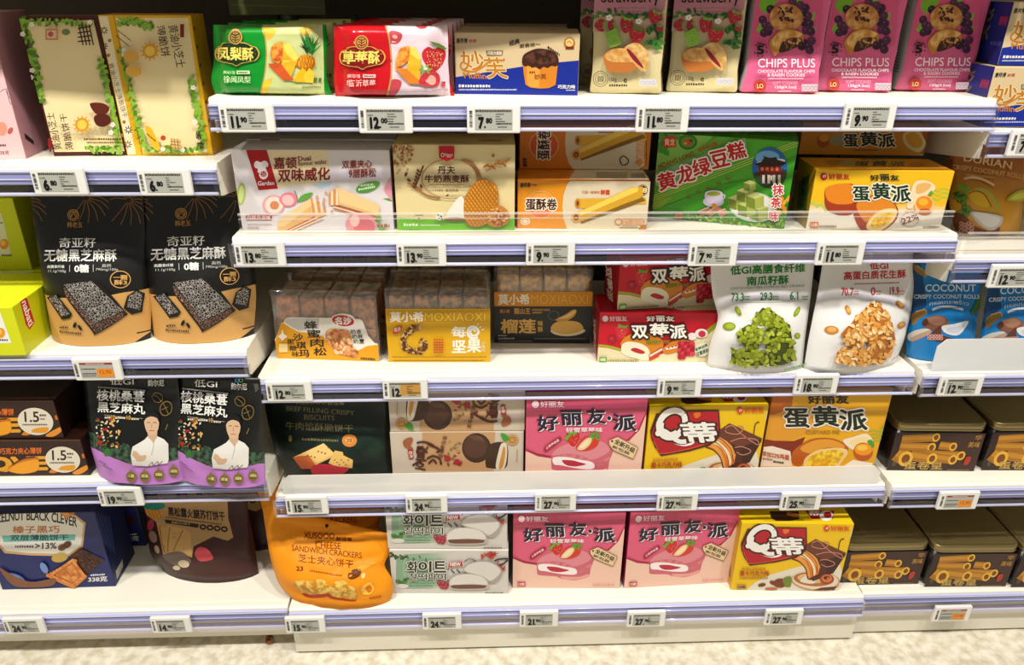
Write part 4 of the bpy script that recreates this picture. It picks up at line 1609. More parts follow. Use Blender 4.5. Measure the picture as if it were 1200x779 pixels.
a = Art(cp.left, (860, 0, 6.49), base=.0018)
for k in range(26):
    a.L('#5a5454', 5, [30, -60 + k * 24, 84, -66 + k * 25])
a.end()
dup(cp, 'pink raisin and chip cookie bag, middle of the three on the top shelf', BL=(957, 108), BR=(1041, 109), z=z)
c3 = dup(cp, 'pink raisin and chip cookie bag, rightmost of three at the top shelf end', BL=(1053, 107.5), BR=(1134, 108), z=z)

# RIGHT BAY, top: two muffin cartons stacked
z = Z['R'][0]
M = Matrix.Translation(at_z(1146, 148, z)) @ Matrix.Rotation(-.03, 4, 'Z') @ Matrix.Translation((muf.W / 2 + .002, .05, 0))
m2 = dup(muf, 'royal blue sided muffin carton at the right edge, lower of two stacked', M=M, z=z, group='muffin cartons at the right edge', skip=())
q = M.copy()
q.translation += V((.012, .006, muf.H + .001))
m3 = dup(muf, 'royal blue sided muffin carton at the right edge, upper of two stacked', M=q @ Matrix.Rotation(-.06, 4, 'Z'), group='muffin cartons at the right edge')
f = Face(m2.root, (-muf.W / 2, muf.D / 2, 0), (0, -1, 0), (0, 0, 1), muf.D, muf.H)
for r_ in (m2.root, m3.root):
    f = Face(r_, (-muf.W / 2, muf.D / 2, 0), (0, -1, 0), (0, 0, 1), muf.D, muf.H)
    a = Art(f, uvmap=lambda x, y: (x / 100, 1 - y / 80))
    a.R('#1c2c7c', 0, 0, 100, 80)
    a.N('lettering')
    a.T('#8a7038', '妙芙', 0, 0, q=[(30, 10), (30, 50), (60, 50), (60, 10)][::1], b=.02)
    a.T('#c84048', '康师傅', 78, 18, 96, 30, .01)
    a.M('#4a5aa0', 70, 50, 96, 56)
    a.end()
# cut the blue lower band higher on these two, as they show the carton's other long side
for r_ in (m2.root, m3.root):
    pass

# ================================================================ MIDDLE BAY, second shelf
z = Z['C'][1]
gar = carton('wafer_box', 'white peach wafer box with red chef badge, leftmost on the second middle shelf', 'carton', (284, 269.6), (462, 269.6), (272, 175), (456.5, 176), .065, z,
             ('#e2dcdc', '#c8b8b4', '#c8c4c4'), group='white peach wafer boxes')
a = Art(gar.front, (265, 150, 5.56))
a.P('#ecdcb4', [268, 140, 660, 140, 676, 330, 560, 368, 335, 386])  # lit patch between shadows, put into the front as a cream colour
a.P('#b8d4e4', [560, 372, 690, 350, 680, 372, 620, 392])
a.E('#b8cc6c', 98, 430, 30, 72, 4)
a.E('#d8e49c', 98, 430, 16, 60, 4)
a.P('#e8a0b0', [1060, 330, 1080, 330, 1095, 460, 1060, 450, 1030, 400], 1)
a.P('#6aa03c', [1020, 460, 1060, 456, 1090, 478, 1060, 474])
a.N('logo')
a.P('#b4141c', [130, 142, 264, 142, 338, 394, 212, 404])
a.P('#f4ecec', [182, 232, 198, 214, 226, 222, 250, 212, 272, 226, 274, 248, 258, 258, 262, 280, 210, 290, 206, 266, 188, 256], 1)
a.E('#f4ecec', 244, 302, 29, 32)
a.E('#b4141c', 244, 298, 20, 18)
a.L('#f4ecec', 4, [230, 294, 242, 292])
a.L('#f4ecec', 4, [248, 292, 260, 294])
a.L('#f4ecec', 4, [234, 306, 256, 304])
a.T('#f4ecec', 'Garden', 208, 346, 314, 374, .02, sl=-4)
a.N('lettering')
RED = '#8a1c1c'
a.T(RED, '嘉顿', 312, 192, 460, 266, .02, sl=-4)
a.T(RED, 'Dual', 470, 186, 552, 214, .02, it=-.2, sl=-4)
a.T(RED, 'flavour wafer', 468, 218, 656, 246, .01, it=-.2, sl=-14)
a.T(RED, '双味威化', 340, 270, 676, 352, .025, sl=-16)
a.T('#9a3020', '双重夹心', 756, 214, 950, 262, .02, sl=-8)
a.T('#9a3020', '9层酥松', 800, 268, 976, 326, .02, sl=-8)
a.L('#c88840', 4, [800, 272, 960, 262])
a.P('#a8201c', [128, 570, 160, 560, 270, 560, 300, 572, 296, 600, 132, 600])
a.T('#f4e4dc', '白桃乌龙味', 138, 570, 290, 596, .02)
a.T('#9a6a60', 'WHITE PEACH OOLONG', 140, 622, 296, 634)
a.M('#b09890', 140, 644, 216, 652)
a.P('#5aa038', [846, 404, 870, 370, 930, 350, 1000, 352, 980, 390, 930, 416, 870, 420], 1)
a.T('#e8f4d8', '清甜桃果', 870, 366, 960, 382, .01, sl=-8)
a.M('#e8f4d8', 862, 392, 970, 406, -18)
a.N('picture')
a.E('#e8a8a8', 310, 500, 72, 66)
a.E('#f4dcd0', 312, 500, 58, 54)
a.E('#d89060', 316, 502, 30, 28)
a.P('#e88898', [346, 462, 380, 424, 430, 420, 462, 450, 456, 490, 410, 512, 370, 500], 1)
a.E('#f4c4c0', 404, 468, 40, 34, 20)
a.P('#6aa840', [470, 480, 490, 440, 540, 420, 566, 424, 530, 460], 1)
a.L('#5a8838', 5, [446, 406, 460, 440, 466, 480], 1)
WAF = '#e4b878'
a.P(WAF, [340, 600, 560, 452, 600, 480, 656, 560, 410, 668, 340, 668])
a.P('#efcf98', [340, 600, 560, 452, 590, 476, 380, 640, 340, 640])
for k in range(5):
    a.L('#f4e4d0' if k % 2 else '#d89060', 9, [556 + k * 20, 452 + k * 6, 574 + k * 18, 560 - k * 4])
for k in range(4):
    a.L('#c87048' if k % 2 == 0 else '#f0d8b8', 9, [400 + k * 12, 664 + k * 2, 580 + k * 20, 576 + k * 2])
a.P(WAF, [668, 420, 730, 382, 1000, 500, 1000, 580, 740, 500, 672, 502])
a.P('#efcf98', [730, 382, 1000, 500, 996, 560, 740, 484])
for k in range(4):
    a.L('#f4e4d0' if k % 2 else '#d89060', 9, [676 + k * 16, 420 - k * 10, 676 + k * 16, 500])
for k in range(3):
    a.L('#c87048' if k % 2 == 0 else '#f0d8b8', 8, [700, 502 + k * 9, 980, 580 + k * 9])
for x, y in ((594, 444), (640, 460), (652, 420), (690, 540)):
    a.E('#d8a060', x, y, 9, 8, 0, 8)
a.E('#e8a0a0', 880, 620, 100, 72)
a.E('#d87880', 900, 640, 70, 56)
a.E('#f0c8c0', 840, 600, 30, 40)
sprig(a, '#7ab048', [980, 600, 1010, 580, 1000, 660, 1040, 650], 10, 16, 4)
a.M('#a86a50', 986, 620, 1066, 644)
a.end()
behind(gar, .072, 'white peach wafer box standing right behind the front one', dx=.0)

dan = carton('oat_crisp_carton', 'cream milk and oat crisp carton with lime band along its foot and red badge', 'carton', (465.6, 269.6), (603, 269.6), (461, 169), (605, 169.5), .085, z,
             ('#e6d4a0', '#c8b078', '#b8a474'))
a = Art(dan.front, (450, 150, 5.77))
a.P('#7cc030', [90, 606, 300, 616, 560, 628, 888, 606, 888, 700, 90, 700])
a.N('picture')
blobs(a, '#a86838', '#c8986a', 62, 110, 200, 260, 52, 12, 2, in_poly([60, 108, 210, 112, 190, 200, 150, 250, 70, 250]))
blobs(a, '#c08858', '#d0a878', 90, 250, 160, 310, 6, 10, 3)
a.E('#a0703c', 452, 342, 198, 136, 2, 40, ring=.03)
a.P('#a87848', [520, 210, 590, 224, 640, 280, 656, 340, 640, 420, 610, 440, 628, 360, 614, 290, 570, 240], 1)
a.L('#a07040', 10, [250, 420, 200, 380, 160, 376], 1)
a.L('#a87848', 13, [180, 376, 240, 420, 300, 456, 380, 472], 1)
for k in range(6):
    a.E('#6a4420', 262 - k * 10, 264 + k * 26, 7, 16, 24, 9)
    a.E('#6a4420', 232 - k * 6, 286 + k * 22, 7, 15, -40, 9)
for q in ((150, 310, 30), (170, 350, -60), (252, 390, -30)):
    a.E('#6a4420', q[0], q[1], 9, 16, q[2], 9)
for k in range(7):
    a.E('#c07830', 690 + k * 24, 252 + (k % 3) * 10 - k * 6, 24, 7, -30 + (k % 3) * 40, 9)
a.L('#c07830', 5, [690, 290, 760, 250, 850, 204], 1)
a.E('#b07838', 738, 184, 11, 11)
a.P('#f0e8dc', [412, 600, 500, 470, 540, 480, 546, 610, 470, 616], 1)
a.E('#8a5c38', 480, 612, 72, 12)
WAFF = '#e2a438'
hexp = [540, 560, 548, 470, 600, 380, 670, 344, 740, 366, 772, 430, 764, 560, 700, 640, 620, 664, 556, 640]
a.P('#b87020', hexp, 1)
a.P(WAFF, [(c - (655 if i % 2 == 0 else 505)) * .97 + (655 if i % 2 == 0 else 505) for i, c in enumerate(hexp)], 1)
ins = in_poly(hexp)
for k in range(-7, 9):
    for sgn in (1, -1):
        p0, p1 = None, None
        for t in range(-60, 61):
            x = 655 + t * 3 + k * 26
            y = 505 + sgn * t * 4.2
            if ins(x, y):
                p0 = p0 or (x, y)
                p1 = (x, y)
        if p0 and p1 and p0 != p1:
            a.L('#b06c20' if sgn > 0 else '#c88428', 7, [*p0, *p1])
a.P('#c88838', [690, 620, 740, 530, 790, 520, 840, 560, 846, 620, 800, 656, 730, 660], 1)
blobs(a, '#a84828', '#e8c070', 700, 540, 834, 650, 40, 11, 9, in_poly([694, 620, 740, 534, 830, 560, 840, 620, 800, 650, 730, 652]))
a.E('#f4f0e4', 378, 590, 27, 26)
for x, y in ((368, 580), (388, 590), (374, 604), (392, 606)):
    a.E('#2a2420', x, y, 8, 6, 30, 8)
a.N('logo')
a.P('#c01820', [372, 116, 476, 116, 476, 196, 428, 222, 374, 196])
a.E('#f4e4e0', 398, 176, 12, 14, ring=.3)
a.T('#f4e4e0', 'Danco', 414, 166, 466, 182, .02)
a.M('#f4e4e0', 424, 186, 458, 192)
a.N('lettering')
a.T('#4a1c14', '丹夫', 366, 252, 480, 302, .035)
a.T('#4a1c14', '牛奶燕麦酥', 278, 312, 576, 362, .035)
a.M('#8a6a40', 310, 370, 544, 380)
a.T('#6a4a28', '+16%', 344, 404, 400, 424)
a.T('#6a4a28', '澳洲燕麦', 416, 404, 506, 426, .01)
a.E('#4a3018', 430, 448, 12, 5, -40, 8)
a.E('#d8b888', 238, 592, 32, 26, ring=.08)
a.M('#8a6a40', 212, 576, 266, 586)
a.E('#5a3c20', 238, 604, 8, 6)
a.M('#e8f4d8', 136, 636, 232, 654)
a.M('#e8f4d8', 248, 644, 380, 652)
a.end()
a = Art(dan.top, (450, 150, 5.77))
a.N('lettering')
a.M('#6a5430', 640, 78, 800, 90)
a.M('#7a6440', 170, 90, 560, 96)
a.end()

# egg rolls, two cartons
OR = '#e69a20'
egg = carton('egg_roll_carton', 'orange and cream egg roll carton, lower of two stacked, with rolls printed on it', 'carton', (606, 267.5), (757.6, 269), (606.7, 211.5), (764, 212), .075, z,
             (OR, '#d07c14', '#d48420'), group='orange egg roll cartons')


def egg_front(f, reg, top=False):
    a = Art(f, reg)
    a.P('#e0d2b4', [410, 366, 385, 400, 365, 460, 356, 540, 364, 620, 390, 692, 960, 700, 950, 366] if not top else [380, 40, 374, 120, 380, 200, 400, 260, 430, 300, 960, 300, 960, 40])
    dy = 0 if not top else -410
    a.P('#c8801c' if not top else '#b8701a', [850, 690 + dy, 870, 660 + dy, 900, 660 + dy, 960, 560 + dy, 960, 700 + dy]) if not top else a.P('#c8801c', [850, 300, 890, 270, 892, 40, 960, 40, 960, 300])
    a.N('logo')
    if not top:
        a.E('#f0c890', 216, 526, 96, 88, ring=.04)
        a.E('#e8782c', 216, 530, 88, 80)
        a.E('#f0a848', 216, 500, 70, 50)
        a.N('lettering')
        a.T('#4a1c14', '蛋酥卷', 118, 488, 320, 562, .05, o=('#f4e8d0', .1))
        a.T('#2a2018', '康师傅', 82, 384, 148, 414, .02)
        a.M('#8a5a18', 154, 394, 190, 404)
        a.E('#f0e0c8', 114, 636, 32, 24)
        a.E('#c88428', 114, 636, 22, 16, ring=.2)
        a.T('#c8602c', '只选一级食材', 484, 436, 600, 456, .01)
        a.T('#d84c1c', '鲜蛋', 606, 430, 666, 462, .04)
        a.E('#4a3a28', 880, 432, 34, 36)
        a.E('#e8d0a0', 880, 432, 30, 32, ring=.07)
        a.T('#f0dca0', '28', 852, 418, 906, 448, .03)
        a.T('#e8c8a0', '奶油味', 750, 618, 888, 662, .03, o=('#c8783c', .06))
        a.E('#d89858', 722, 638, 26, 24, ring=.3)
        a.M('#8a7450', 730, 672, 850, 680)
    else:
        a.E('#f0c890', 236, 140, 96, 92, ring=.04)
        a.E('#d8602c', 236, 140, 88, 84)
        a.N('lettering')
        for k, ch in enumerate('蛋酥卷'):
            y0 = 232 - k * 66
            a.T('#4a1c14', ch, 0, 0, q=[(196, y0), (196, y0 - 64), (274, y0 - 64), (274, y0)], b=.05, o=('#f4e8d0', .1))
        a.T('#2a2018', '康师傅', 0, 0, q=[(98, 280), (98, 222), (126, 222), (126, 280)], b=.02)
        a.T('#e8c8a0', '奶油味', 0, 0, q=[(840, 230), (840, 90), (886, 90), (886, 230)], b=.03, o=('#c8783c', .06))
        a.P('#d89858', [830, 250, 860, 220, 890, 250, 860, 280])
        a.M('#6a4c20', 896, 200, 910, 206)
        a.L('#4a3a28', 3, [904, 100, 904, 268])
        a.L('#4a4038', 7, [730, 230, 750, 210, 770, 218, 788, 238, 776, 262, 744, 266, 730, 230], 1)
        a.R('#c8783c', 590, 44, 690, 60)
    a.N('picture')
    a.P('#e0b038', [448, 488 + dy, 900, 480 + dy, 905, 520 + dy, 560, 548 + dy, 460, 550 + dy])
    a.E('#c88c30', 456, 518 + dy, 18, 32)
    a.E('#7a4418', 456, 518 + dy, 8, 16)
    a.P('#8a6a20', [470, 628 + dy, 880, 478 + dy, 900, 500 + dy, 480, 650 + dy])
    a.P('#d8a830', [440, 580 + dy, 800, 416 + dy, 880, 408 + dy, 884, 470 + dy, 470, 640 + dy])
    a.P('#f0d060', [450, 580 + dy, 800, 418 + dy, 850, 412 + dy, 850, 440 + dy, 460, 606 + dy])
    a.E('#e0a848', 446, 610 + dy, 30, 34)
    a.E('#8a4a1c', 446, 610 + dy, 17, 20)
    a.E('#c07830', 446, 612 + dy, 9, 10)
    a.end()


egg_front(egg.front, (595, 145, 5.567))
a = Art(egg.top, (595, 145, 5.567))
a.P('#d8ccb0', [440, 300, 400, 360, 960, 366, 930, 300])
a.R('#b8b0a0', 800, 316, 896, 356)
for k in range(12):
    a.L('#4a4848', 3, [806 + k * 8, 326, 808 + k * 8, 352])
a.N('lettering')
for k in range(4):
    a.M('#6a5c40', 580, 318 + k * 10, 780, 323 + k * 10)
a.end()
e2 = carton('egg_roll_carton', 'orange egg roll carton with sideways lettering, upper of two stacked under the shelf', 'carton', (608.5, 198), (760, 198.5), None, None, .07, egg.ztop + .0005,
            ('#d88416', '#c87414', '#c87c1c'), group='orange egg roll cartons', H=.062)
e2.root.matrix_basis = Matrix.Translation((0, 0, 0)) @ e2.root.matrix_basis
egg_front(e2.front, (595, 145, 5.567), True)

# mung bean cake
mb = carton('mung_bean_cake_carton', 'green mung bean cake carton with temple picture, standing askew', 'carton', (763.5, 253.8), (919, 268), (766, 154), (936, 167), .07, z,
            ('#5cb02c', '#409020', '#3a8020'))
a = Art(mb.front, (750, 140, 5.195))
a.P('#8cc458', [60, 60, 500, 60, 380, 160, 60, 330])
a.P('#74bc44', [60, 330, 500, 90, 590, 110, 60, 410])
a.P('#a8c8a0', [90, 330, 640, 110, 656, 200, 150, 440, 100, 400])
for k in range(3):
    a.L('#c8d468', 4, [60, 500 - k * 14, 980, 150 - k * 14])
a.P('#88b830', [60, 520, 120, 480, 200, 470, 100, 560])
sprig(a, '#5a9a3c', [90, 100, 160, 150, 200, 80, 110, 220], 12, 40, 3, '#3a7a28')
a.P('#489a34', [100, 150, 160, 170, 176, 220, 130, 200], 1)
a.P('#48a420', [60, 560, 400, 430, 560, 380, 700, 360, 980, 200, 980, 680, 60, 600])
a.N('logo')
a.P('#c83828', [140, 108, 216, 100, 222, 166, 146, 172])
a.T('#f0c8a0', '黄龙', 150, 116, 212, 158, .02)
a.N('picture')
a.E('#3a6a20', 292, 136, 56, 46)
a.E('#5a9a30', 292, 136, 46, 36)
a.E('#c8582c', 292, 138, 26, 22)
a.E('#d8a838', 276, 144, 10, 8)
a.E('#2a5a1c', 310, 128, 12, 8)
pts = []
a.E('#2c6cb0', 790, 294, 108, 126)
a.E('#78b0d8', 776, 232, 74, 44)
a.E('#d0e0ec', 740, 268, 34, 14)
a.E('#d8e4ec', 850, 250, 34, 12)
a.P('#3a4a2c', [690, 330, 720, 320, 760, 330, 820, 316, 870, 300, 894, 320, 880, 370, 840, 410, 760, 414, 710, 380], 1)
a.P('#3a1c18', [694, 268, 740, 256, 756, 230, 748, 220, 790, 232, 830, 228, 838, 244, 892, 260, 870, 280, 830, 284, 730, 288])
a.P('#8a2018', [720, 288, 860, 282, 856, 318, 724, 322])
for k in range(4):
    a.E('#e87850', 744 + k * 30, 300, 10, 12)
a.P('#5a1c18', [716, 322, 864, 316, 880, 336, 700, 340])
for k in range(4):
    a.R('#d8ccb0', 744 + k * 32, 336, 760 + k * 32, 388)
a.R('#2c1a14', 762, 340, 776, 384)
a.R('#e0d4b8', 794, 340, 806, 370)
a.E('#c8ccc0', 690, 530, 150, 92, 8)
a.E('#e8e4dc', 686, 524, 136, 82, 8)
G1, G2, G3 = '#a8b058', '#7c8c34', '#c4c87c'
for (x, y, s) in ((585, 500, 84), (722, 560, 96), (650, 540, 90), (640, 455, 84), (700, 490, 90), (668, 400, 62)):
    a.P(G2, [x - s * .6, y - s * .3, x, y - s * .1, x, y + s * .6, x - s * .6, y + s * .4])
    a.P(G1, [x, y - s * .1, x + s * .6, y - s * .3, x + s * .6, y + s * .4, x, y + s * .6])
    a.P(G3, [x - s * .6, y - s * .3, x, y - s * .55, x + s * .6, y - s * .3, x, y - s * .1])
a.E('#d0c8dc', 448, 496, 64, 34)
a.P('#dcd4e4', [396, 452, 500, 448, 492, 500, 460, 516, 420, 508], 1)
a.E('#e4dce8', 450, 448, 54, 20)
a.E('#a8b048', 450, 450, 42, 14)
a.L('#dcd4e4', 7, [496, 456, 516, 458, 510, 478, 492, 480], 1)
for q in ([350, 560, 420, 530, 440, 550, 380, 590], [400, 570, 470, 520, 500, 540, 430, 590], [470, 560, 520, 540, 540, 566, 490, 596]):
    a.P('#c88868', q)
    a.L('#e8c8a8', 8, q[:4])
a.E('#d89828', 450, 520, 16, 12)
blobs(a, '#9ab848', '#6a8a28', 262, 580, 870, 650, 120, 12, 4, in_poly([280, 540, 380, 590, 560, 590, 640, 630, 840, 620, 880, 580, 880, 660, 300, 600]))
blobs(a, '#d88c28', '#e8a840', 830, 460, 910, 560, 16, 20, 8)
a.E('#c87838', 240, 580, 26, 20)
a.N('lettering')
W_ = '#f4ece0'
for k, ch in enumerate('黄龙绿豆糕'):
    x, y = (104, 218, 314, 424, 526)[k], (330, 288, 246, 196, 148)[k]
    a.T('#c01c24', ch, 0, 0, q=[(x, y), (x + 100, y - 24), (x + 126, y + 72), (x + 22, y + 98)], b=.05, o=(W_, .07))
a.T('#8a2c18', 'HOANG LONG', 0, 0, q=[(112, 268), (326, 190), (334, 216), (120, 296)], b=.03)
a.T('#a83820', '越南绿豆糕', 0, 0, q=[(350, 172), (464, 128), (474, 150), (360, 192)], b=.03)
for k in range(5):
    a.E('#5a8a20', 300 + k * 60, 460 - k * 28, 17, 15, ring=.2)
    a.M('#8a5a28', 288 + k * 60, 456 - k * 28, 312 + k * 60, 470 - k * 28)
for k, ch in enumerate('抹茶味'):
    a.T('#c83040', ch, 808 - k * 10, 388 + k * 80, 872 - k * 16, 450 + k * 78, .04, o=(W_, .08))
a.end()
a = Art(mb.top, (750, 140, 5.195))
a.N('lettering')
a.M('#6a9a30', 560, 80, 880, 90, 30)
a.M('#6a9a30', 570, 96, 880, 104, 30)
a.end()

# egg yolk pies
YB = '#e8b018'


def orion(a, x, y, h, col, w=4.6):
    a.N('logo')
    a.E(col, x, y, h * .62, h * .62)
    a.E('#f4e8d8', x + h * .1, y - h * .05, h * .3, h * .22, -30, ring=.4)
    a.T(col, '好丽友', x + h * .9, y - h * .5, x + h * w, y + h * .5, .02, it=-.12)
    a.N('lettering')


def yolk_pie_pic(a, cx, cy, s):
    a.P('#a8401c', [cx - 1.3 * s, cy - .3 * s, cx - 1.1 * s, cy - 1.0 * s, cx - .3 * s, cy - 1.2 * s, cx + .8 * s, cy - 1.0 * s, cx + 1.3 * s, cy - .4 * s, cx + 1.1 * s, cy + .3 * s, cx + .2 * s, cy + .9 * s, cx - .8 * s, cy + .8 * s], 1)
    a.P('#e0902c', [cx - 1.1 * s, cy - .7 * s, cx - .2 * s, cy - 1.15 * s, cx + .8 * s, cy - .95 * s, cx + 1.2 * s, cy - .4 * s, cx + .6 * s, cy - .45 * s, cx - .1 * s, cy - .1 * s, cx - .6 * s, cy + .3 * s], 1)
    a.P('#f0d898', [cx - .5 * s, cy + .7 * s, cx - .3 * s, cy + .1 * s, cx + .4 * s, cy - .4 * s, cx + 1.2 * s, cy - .4 * s, cx + 1.05 * s, cy + .2 * s, cx + .3 * s, cy + .8 * s], 1)
    a.P(('n', '#e0a018', '#f8d448', 160), [cx - .25 * s, cy + .6 * s, cx - .1 * s, cy + .15 * s, cx + .5 * s, cy - .2 * s, cx + 1.0 * s, cy - .2 * s, cx + .85 * s, cy + .2 * s, cx + .3 * s, cy + .6 * s], 1)


yk = carton('yolk_pie_carton', 'yellow egg yolk pie carton, large front one beside the amber pouch', 'carton', (944, 268.5), (1101, 271), (956.6, 198.7), (1119, 199.7), .075, z,
            (('gz', '#ece4d4', .022, '#f0c020', .040), '#a8841c', '#d89818'), group='yellow egg yolk pie cartons')
a = Art(yk.front, (920, 140, 5.195))
a.N('picture')
for k in range(3):
    a.L('#a8c850', 8, [860 + k * 4, 440 + k * 34, 900, 420 + k * 30, 930, 440 + k * 26, 960, 420 + k * 26, 1000, 430 + k * 24], 1)
sprig(a, '#b8cc60', [150, 510, 220, 520, 260, 540], 10, 16, 3)
a.P('#a8441c', [240, 480, 246, 420, 300, 396, 380, 390, 420, 410, 420, 560, 340, 582, 270, 560, 244, 530], 1)
a.P('#e48c24', [246, 460, 250, 416, 310, 394, 390, 392, 424, 420, 424, 500, 340, 516, 270, 500], 1)
yolk_pie_pic(a, 550, 590, 106)
a.P('#f0dcb8', [740, 530, 760, 450, 790, 380, 850, 370, 900, 390, 914, 420, 880, 450, 800, 500, 770, 540], 1)
a.P('#e8b870', [800, 400, 850, 384, 890, 400, 850, 440, 800, 450], 1)
a.E('#f0c890', 846, 520, 60, 60)
a.E('#e89020', 846, 510, 50, 44)
a.E('#f8b840', 840, 500, 30, 22)
a.E('#c86828', 850, 560, 40, 20)
a.P('#6aa838', [870, 450, 890, 430, 900, 450, 880, 466])
a.N('lettering')
orion(a, 234, 346, 34, '#b01c28')
GRN = '#143c28'
for k, ch in enumerate('好丽友'):
    a.T('#1c2c28', ch, 518 + k * 60, 336 - (k == 1) * 4, 572 + k * 60, 370, .05, it=-.15)
for k, ch in enumerate('蛋黄派'):
    a.T(GRN, ch, (412, 530, 646)[k], (408, 388, 400)[k], (512, 636, 760)[k], (494, 482, 498)[k], .055, o=('#f4ecd4', .07), it=-.1)
a.E('#f0e4d0', 758, 606, 58, 44)
a.E('#7a3828', 758, 606, 54, 42, ring=.05)
a.T('#8a2420', '22%', 0, 0, q=[(704, 604), (802, 570), (810, 604), (712, 640)], b=.02)
a.M('#a86a50', 730, 556, 790, 568, -8)
a.R('#d87848', 150, 622, 202, 656)
a.T('#f4e4d4', '12枚', 156, 628, 198, 650, .02)
a.M('#8a7a58', 206, 642, 312, 654)
a.M('#8a7a58', 840, 646, 930, 656)
a.end()
a = Art(yk.left, (920, 140, 5.195))
a.P('#4a5a20', [84, 380, 150, 330, 130, 560, 70, 540])
a.N('lettering')
a.T('#1c2410', '蛋黄派', 0, 0, q=[(130, 350), (112, 540), (88, 536), (106, 344)], b=.05)
a.end()
TOPR = (920, 140, 5.195)
a = Art(yk.top, TOPR)
a.N('lettering')
for k, ch in enumerate('蛋黄派'):
    a.T('#2a3018', ch, 420 + k * 108, 256 - (k == 1) * 4, 512 + k * 110, 284, .05, o=('#d8b868', .06), it=.3)
a.M('#8a6a18', 460, 236, 600, 244)
a.N('picture')
a.E('#c07820', 800, 276, 50, 14)
a.E('#b88030', 300, 262, 50, 16)
a.E('#a8a070', 380, 264, 50, 14)
a.end()
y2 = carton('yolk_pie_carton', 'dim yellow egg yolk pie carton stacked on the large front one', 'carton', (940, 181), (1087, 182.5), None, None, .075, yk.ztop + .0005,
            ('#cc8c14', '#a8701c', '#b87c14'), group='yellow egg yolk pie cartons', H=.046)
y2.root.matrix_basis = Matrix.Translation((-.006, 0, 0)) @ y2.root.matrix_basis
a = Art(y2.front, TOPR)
a.N('picture')
a.E('#b0641c', 256, 130, 38, 42)
a.E('#e0a030', 262, 112, 30, 24)
a.E('#a8a078', 350, 124, 54, 34, -10)
a.P('#d8cc90', [740, 100, 770, 70, 820, 66, 860, 90, 880, 140, 860, 190, 820, 196, 760, 160], 1)
a.P('#d8a020', [756, 104, 780, 82, 816, 80, 848, 106, 860, 150, 836, 172, 790, 160], 1)
a.P('#a85a1c', [860, 80, 930, 70, 930, 190, 850, 206, 884, 150], 1)
a.N('lettering')
for k, ch in enumerate('蛋黄派'):
    a.T('#1c2410', ch, (382, 484, 590)[k], (90, 76, 84)[k], (466, 586, 690)[k], (166, 160, 168)[k], .055, o=('#e8dcb8', .07), it=-.1)
a.M('#8a5a18', 442, 180, 590, 190)
a.end()

# RIGHT BAY second shelf: durian pouch
z = Z['R'][1]
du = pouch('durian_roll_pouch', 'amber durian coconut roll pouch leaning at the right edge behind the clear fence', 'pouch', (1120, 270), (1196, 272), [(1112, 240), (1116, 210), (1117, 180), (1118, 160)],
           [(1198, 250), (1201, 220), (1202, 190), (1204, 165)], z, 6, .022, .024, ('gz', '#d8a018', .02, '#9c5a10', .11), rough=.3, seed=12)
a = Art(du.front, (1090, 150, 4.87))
a.N('picture')
a.P('#c8a030', [216, 372, 250, 350, 300, 350, 360, 400, 390, 470, 360, 490, 300, 460, 240, 430], 1)
a.P('#d8b020', [224, 376, 260, 362, 300, 372, 340, 440, 300, 450, 240, 420], 1)
a.L('#7a5010', 6, [220, 376, 260, 360, 310, 380, 350, 450], 1)
a.L('#a8b048', 14, [250, 346, 320, 356, 370, 410, 396, 470], 1)
sprig(a, '#6a9028', [150, 380, 190, 400, 210, 460, 180, 500], 46, 22, 3, '#3a6018')
sprig(a, '#7aa028', [170, 320, 200, 360], 6, 24, 5)
a.P('#7a4428', [96, 500, 130, 480, 200, 500, 230, 560, 180, 610, 120, 590, 90, 560], 1)
a.P('#d0c8c4', [232, 480, 280, 476, 400, 500, 410, 530, 380, 572, 330, 580, 270, 540], 1)
a.P('#e4e0dc', [250, 490, 290, 484, 390, 510, 376, 550, 320, 560], 1)
a.P('#8a4c34', [240, 560, 340, 590, 390, 560, 380, 610, 300, 630, 250, 620], 1)
for k in range(16):
    a.E('#e0b0a0', 180 + (k % 4) * 20, 540 + (k // 4) * 20 + (k % 2) * 8, 11, 10)
    a.E('#8a3428', 180 + (k % 4) * 20, 540 + (k // 4) * 20 + (k % 2) * 8, 6, 5)
a.P('#b8b428', [430, 410, 470, 370, 530, 356, 530, 410, 470, 420], 1)
a.P('#d8d060', [450, 408, 480, 380, 524, 370, 524, 400], 1)
a.N('lettering')
a.T('#d8b888', 'DURIAN', 0, 0, q=[(190, 150), (462, 196), (454, 238), (186, 188)], b=.02)
a.T('#d0a060', 'CRISPY COCONUT ROLLS', 0, 0, q=[(124, 206), (530, 268), (526, 294), (128, 232)], b=.02)
a.L('#d8b890', 14, [192, 290, 240, 284, 300, 298, 360, 330], 1)
a.M('#c89850', 200, 262, 360, 272, 20)
a.N('printed_panel')
a.P('#e4dcc8', [290, 650, 440, 656, 436, 690, 292, 686])
for k in range(4):
    a.E('#a8a088', 314 + k * 34, 670, 14, 15, ring=.2)
a.end()
behind(du, .07, 'amber durian coconut roll pouch in the back row behind the leaning front one', dx=.03)

# ================================================================ MIDDLE BAY, third shelf
z = Z['C'][2]


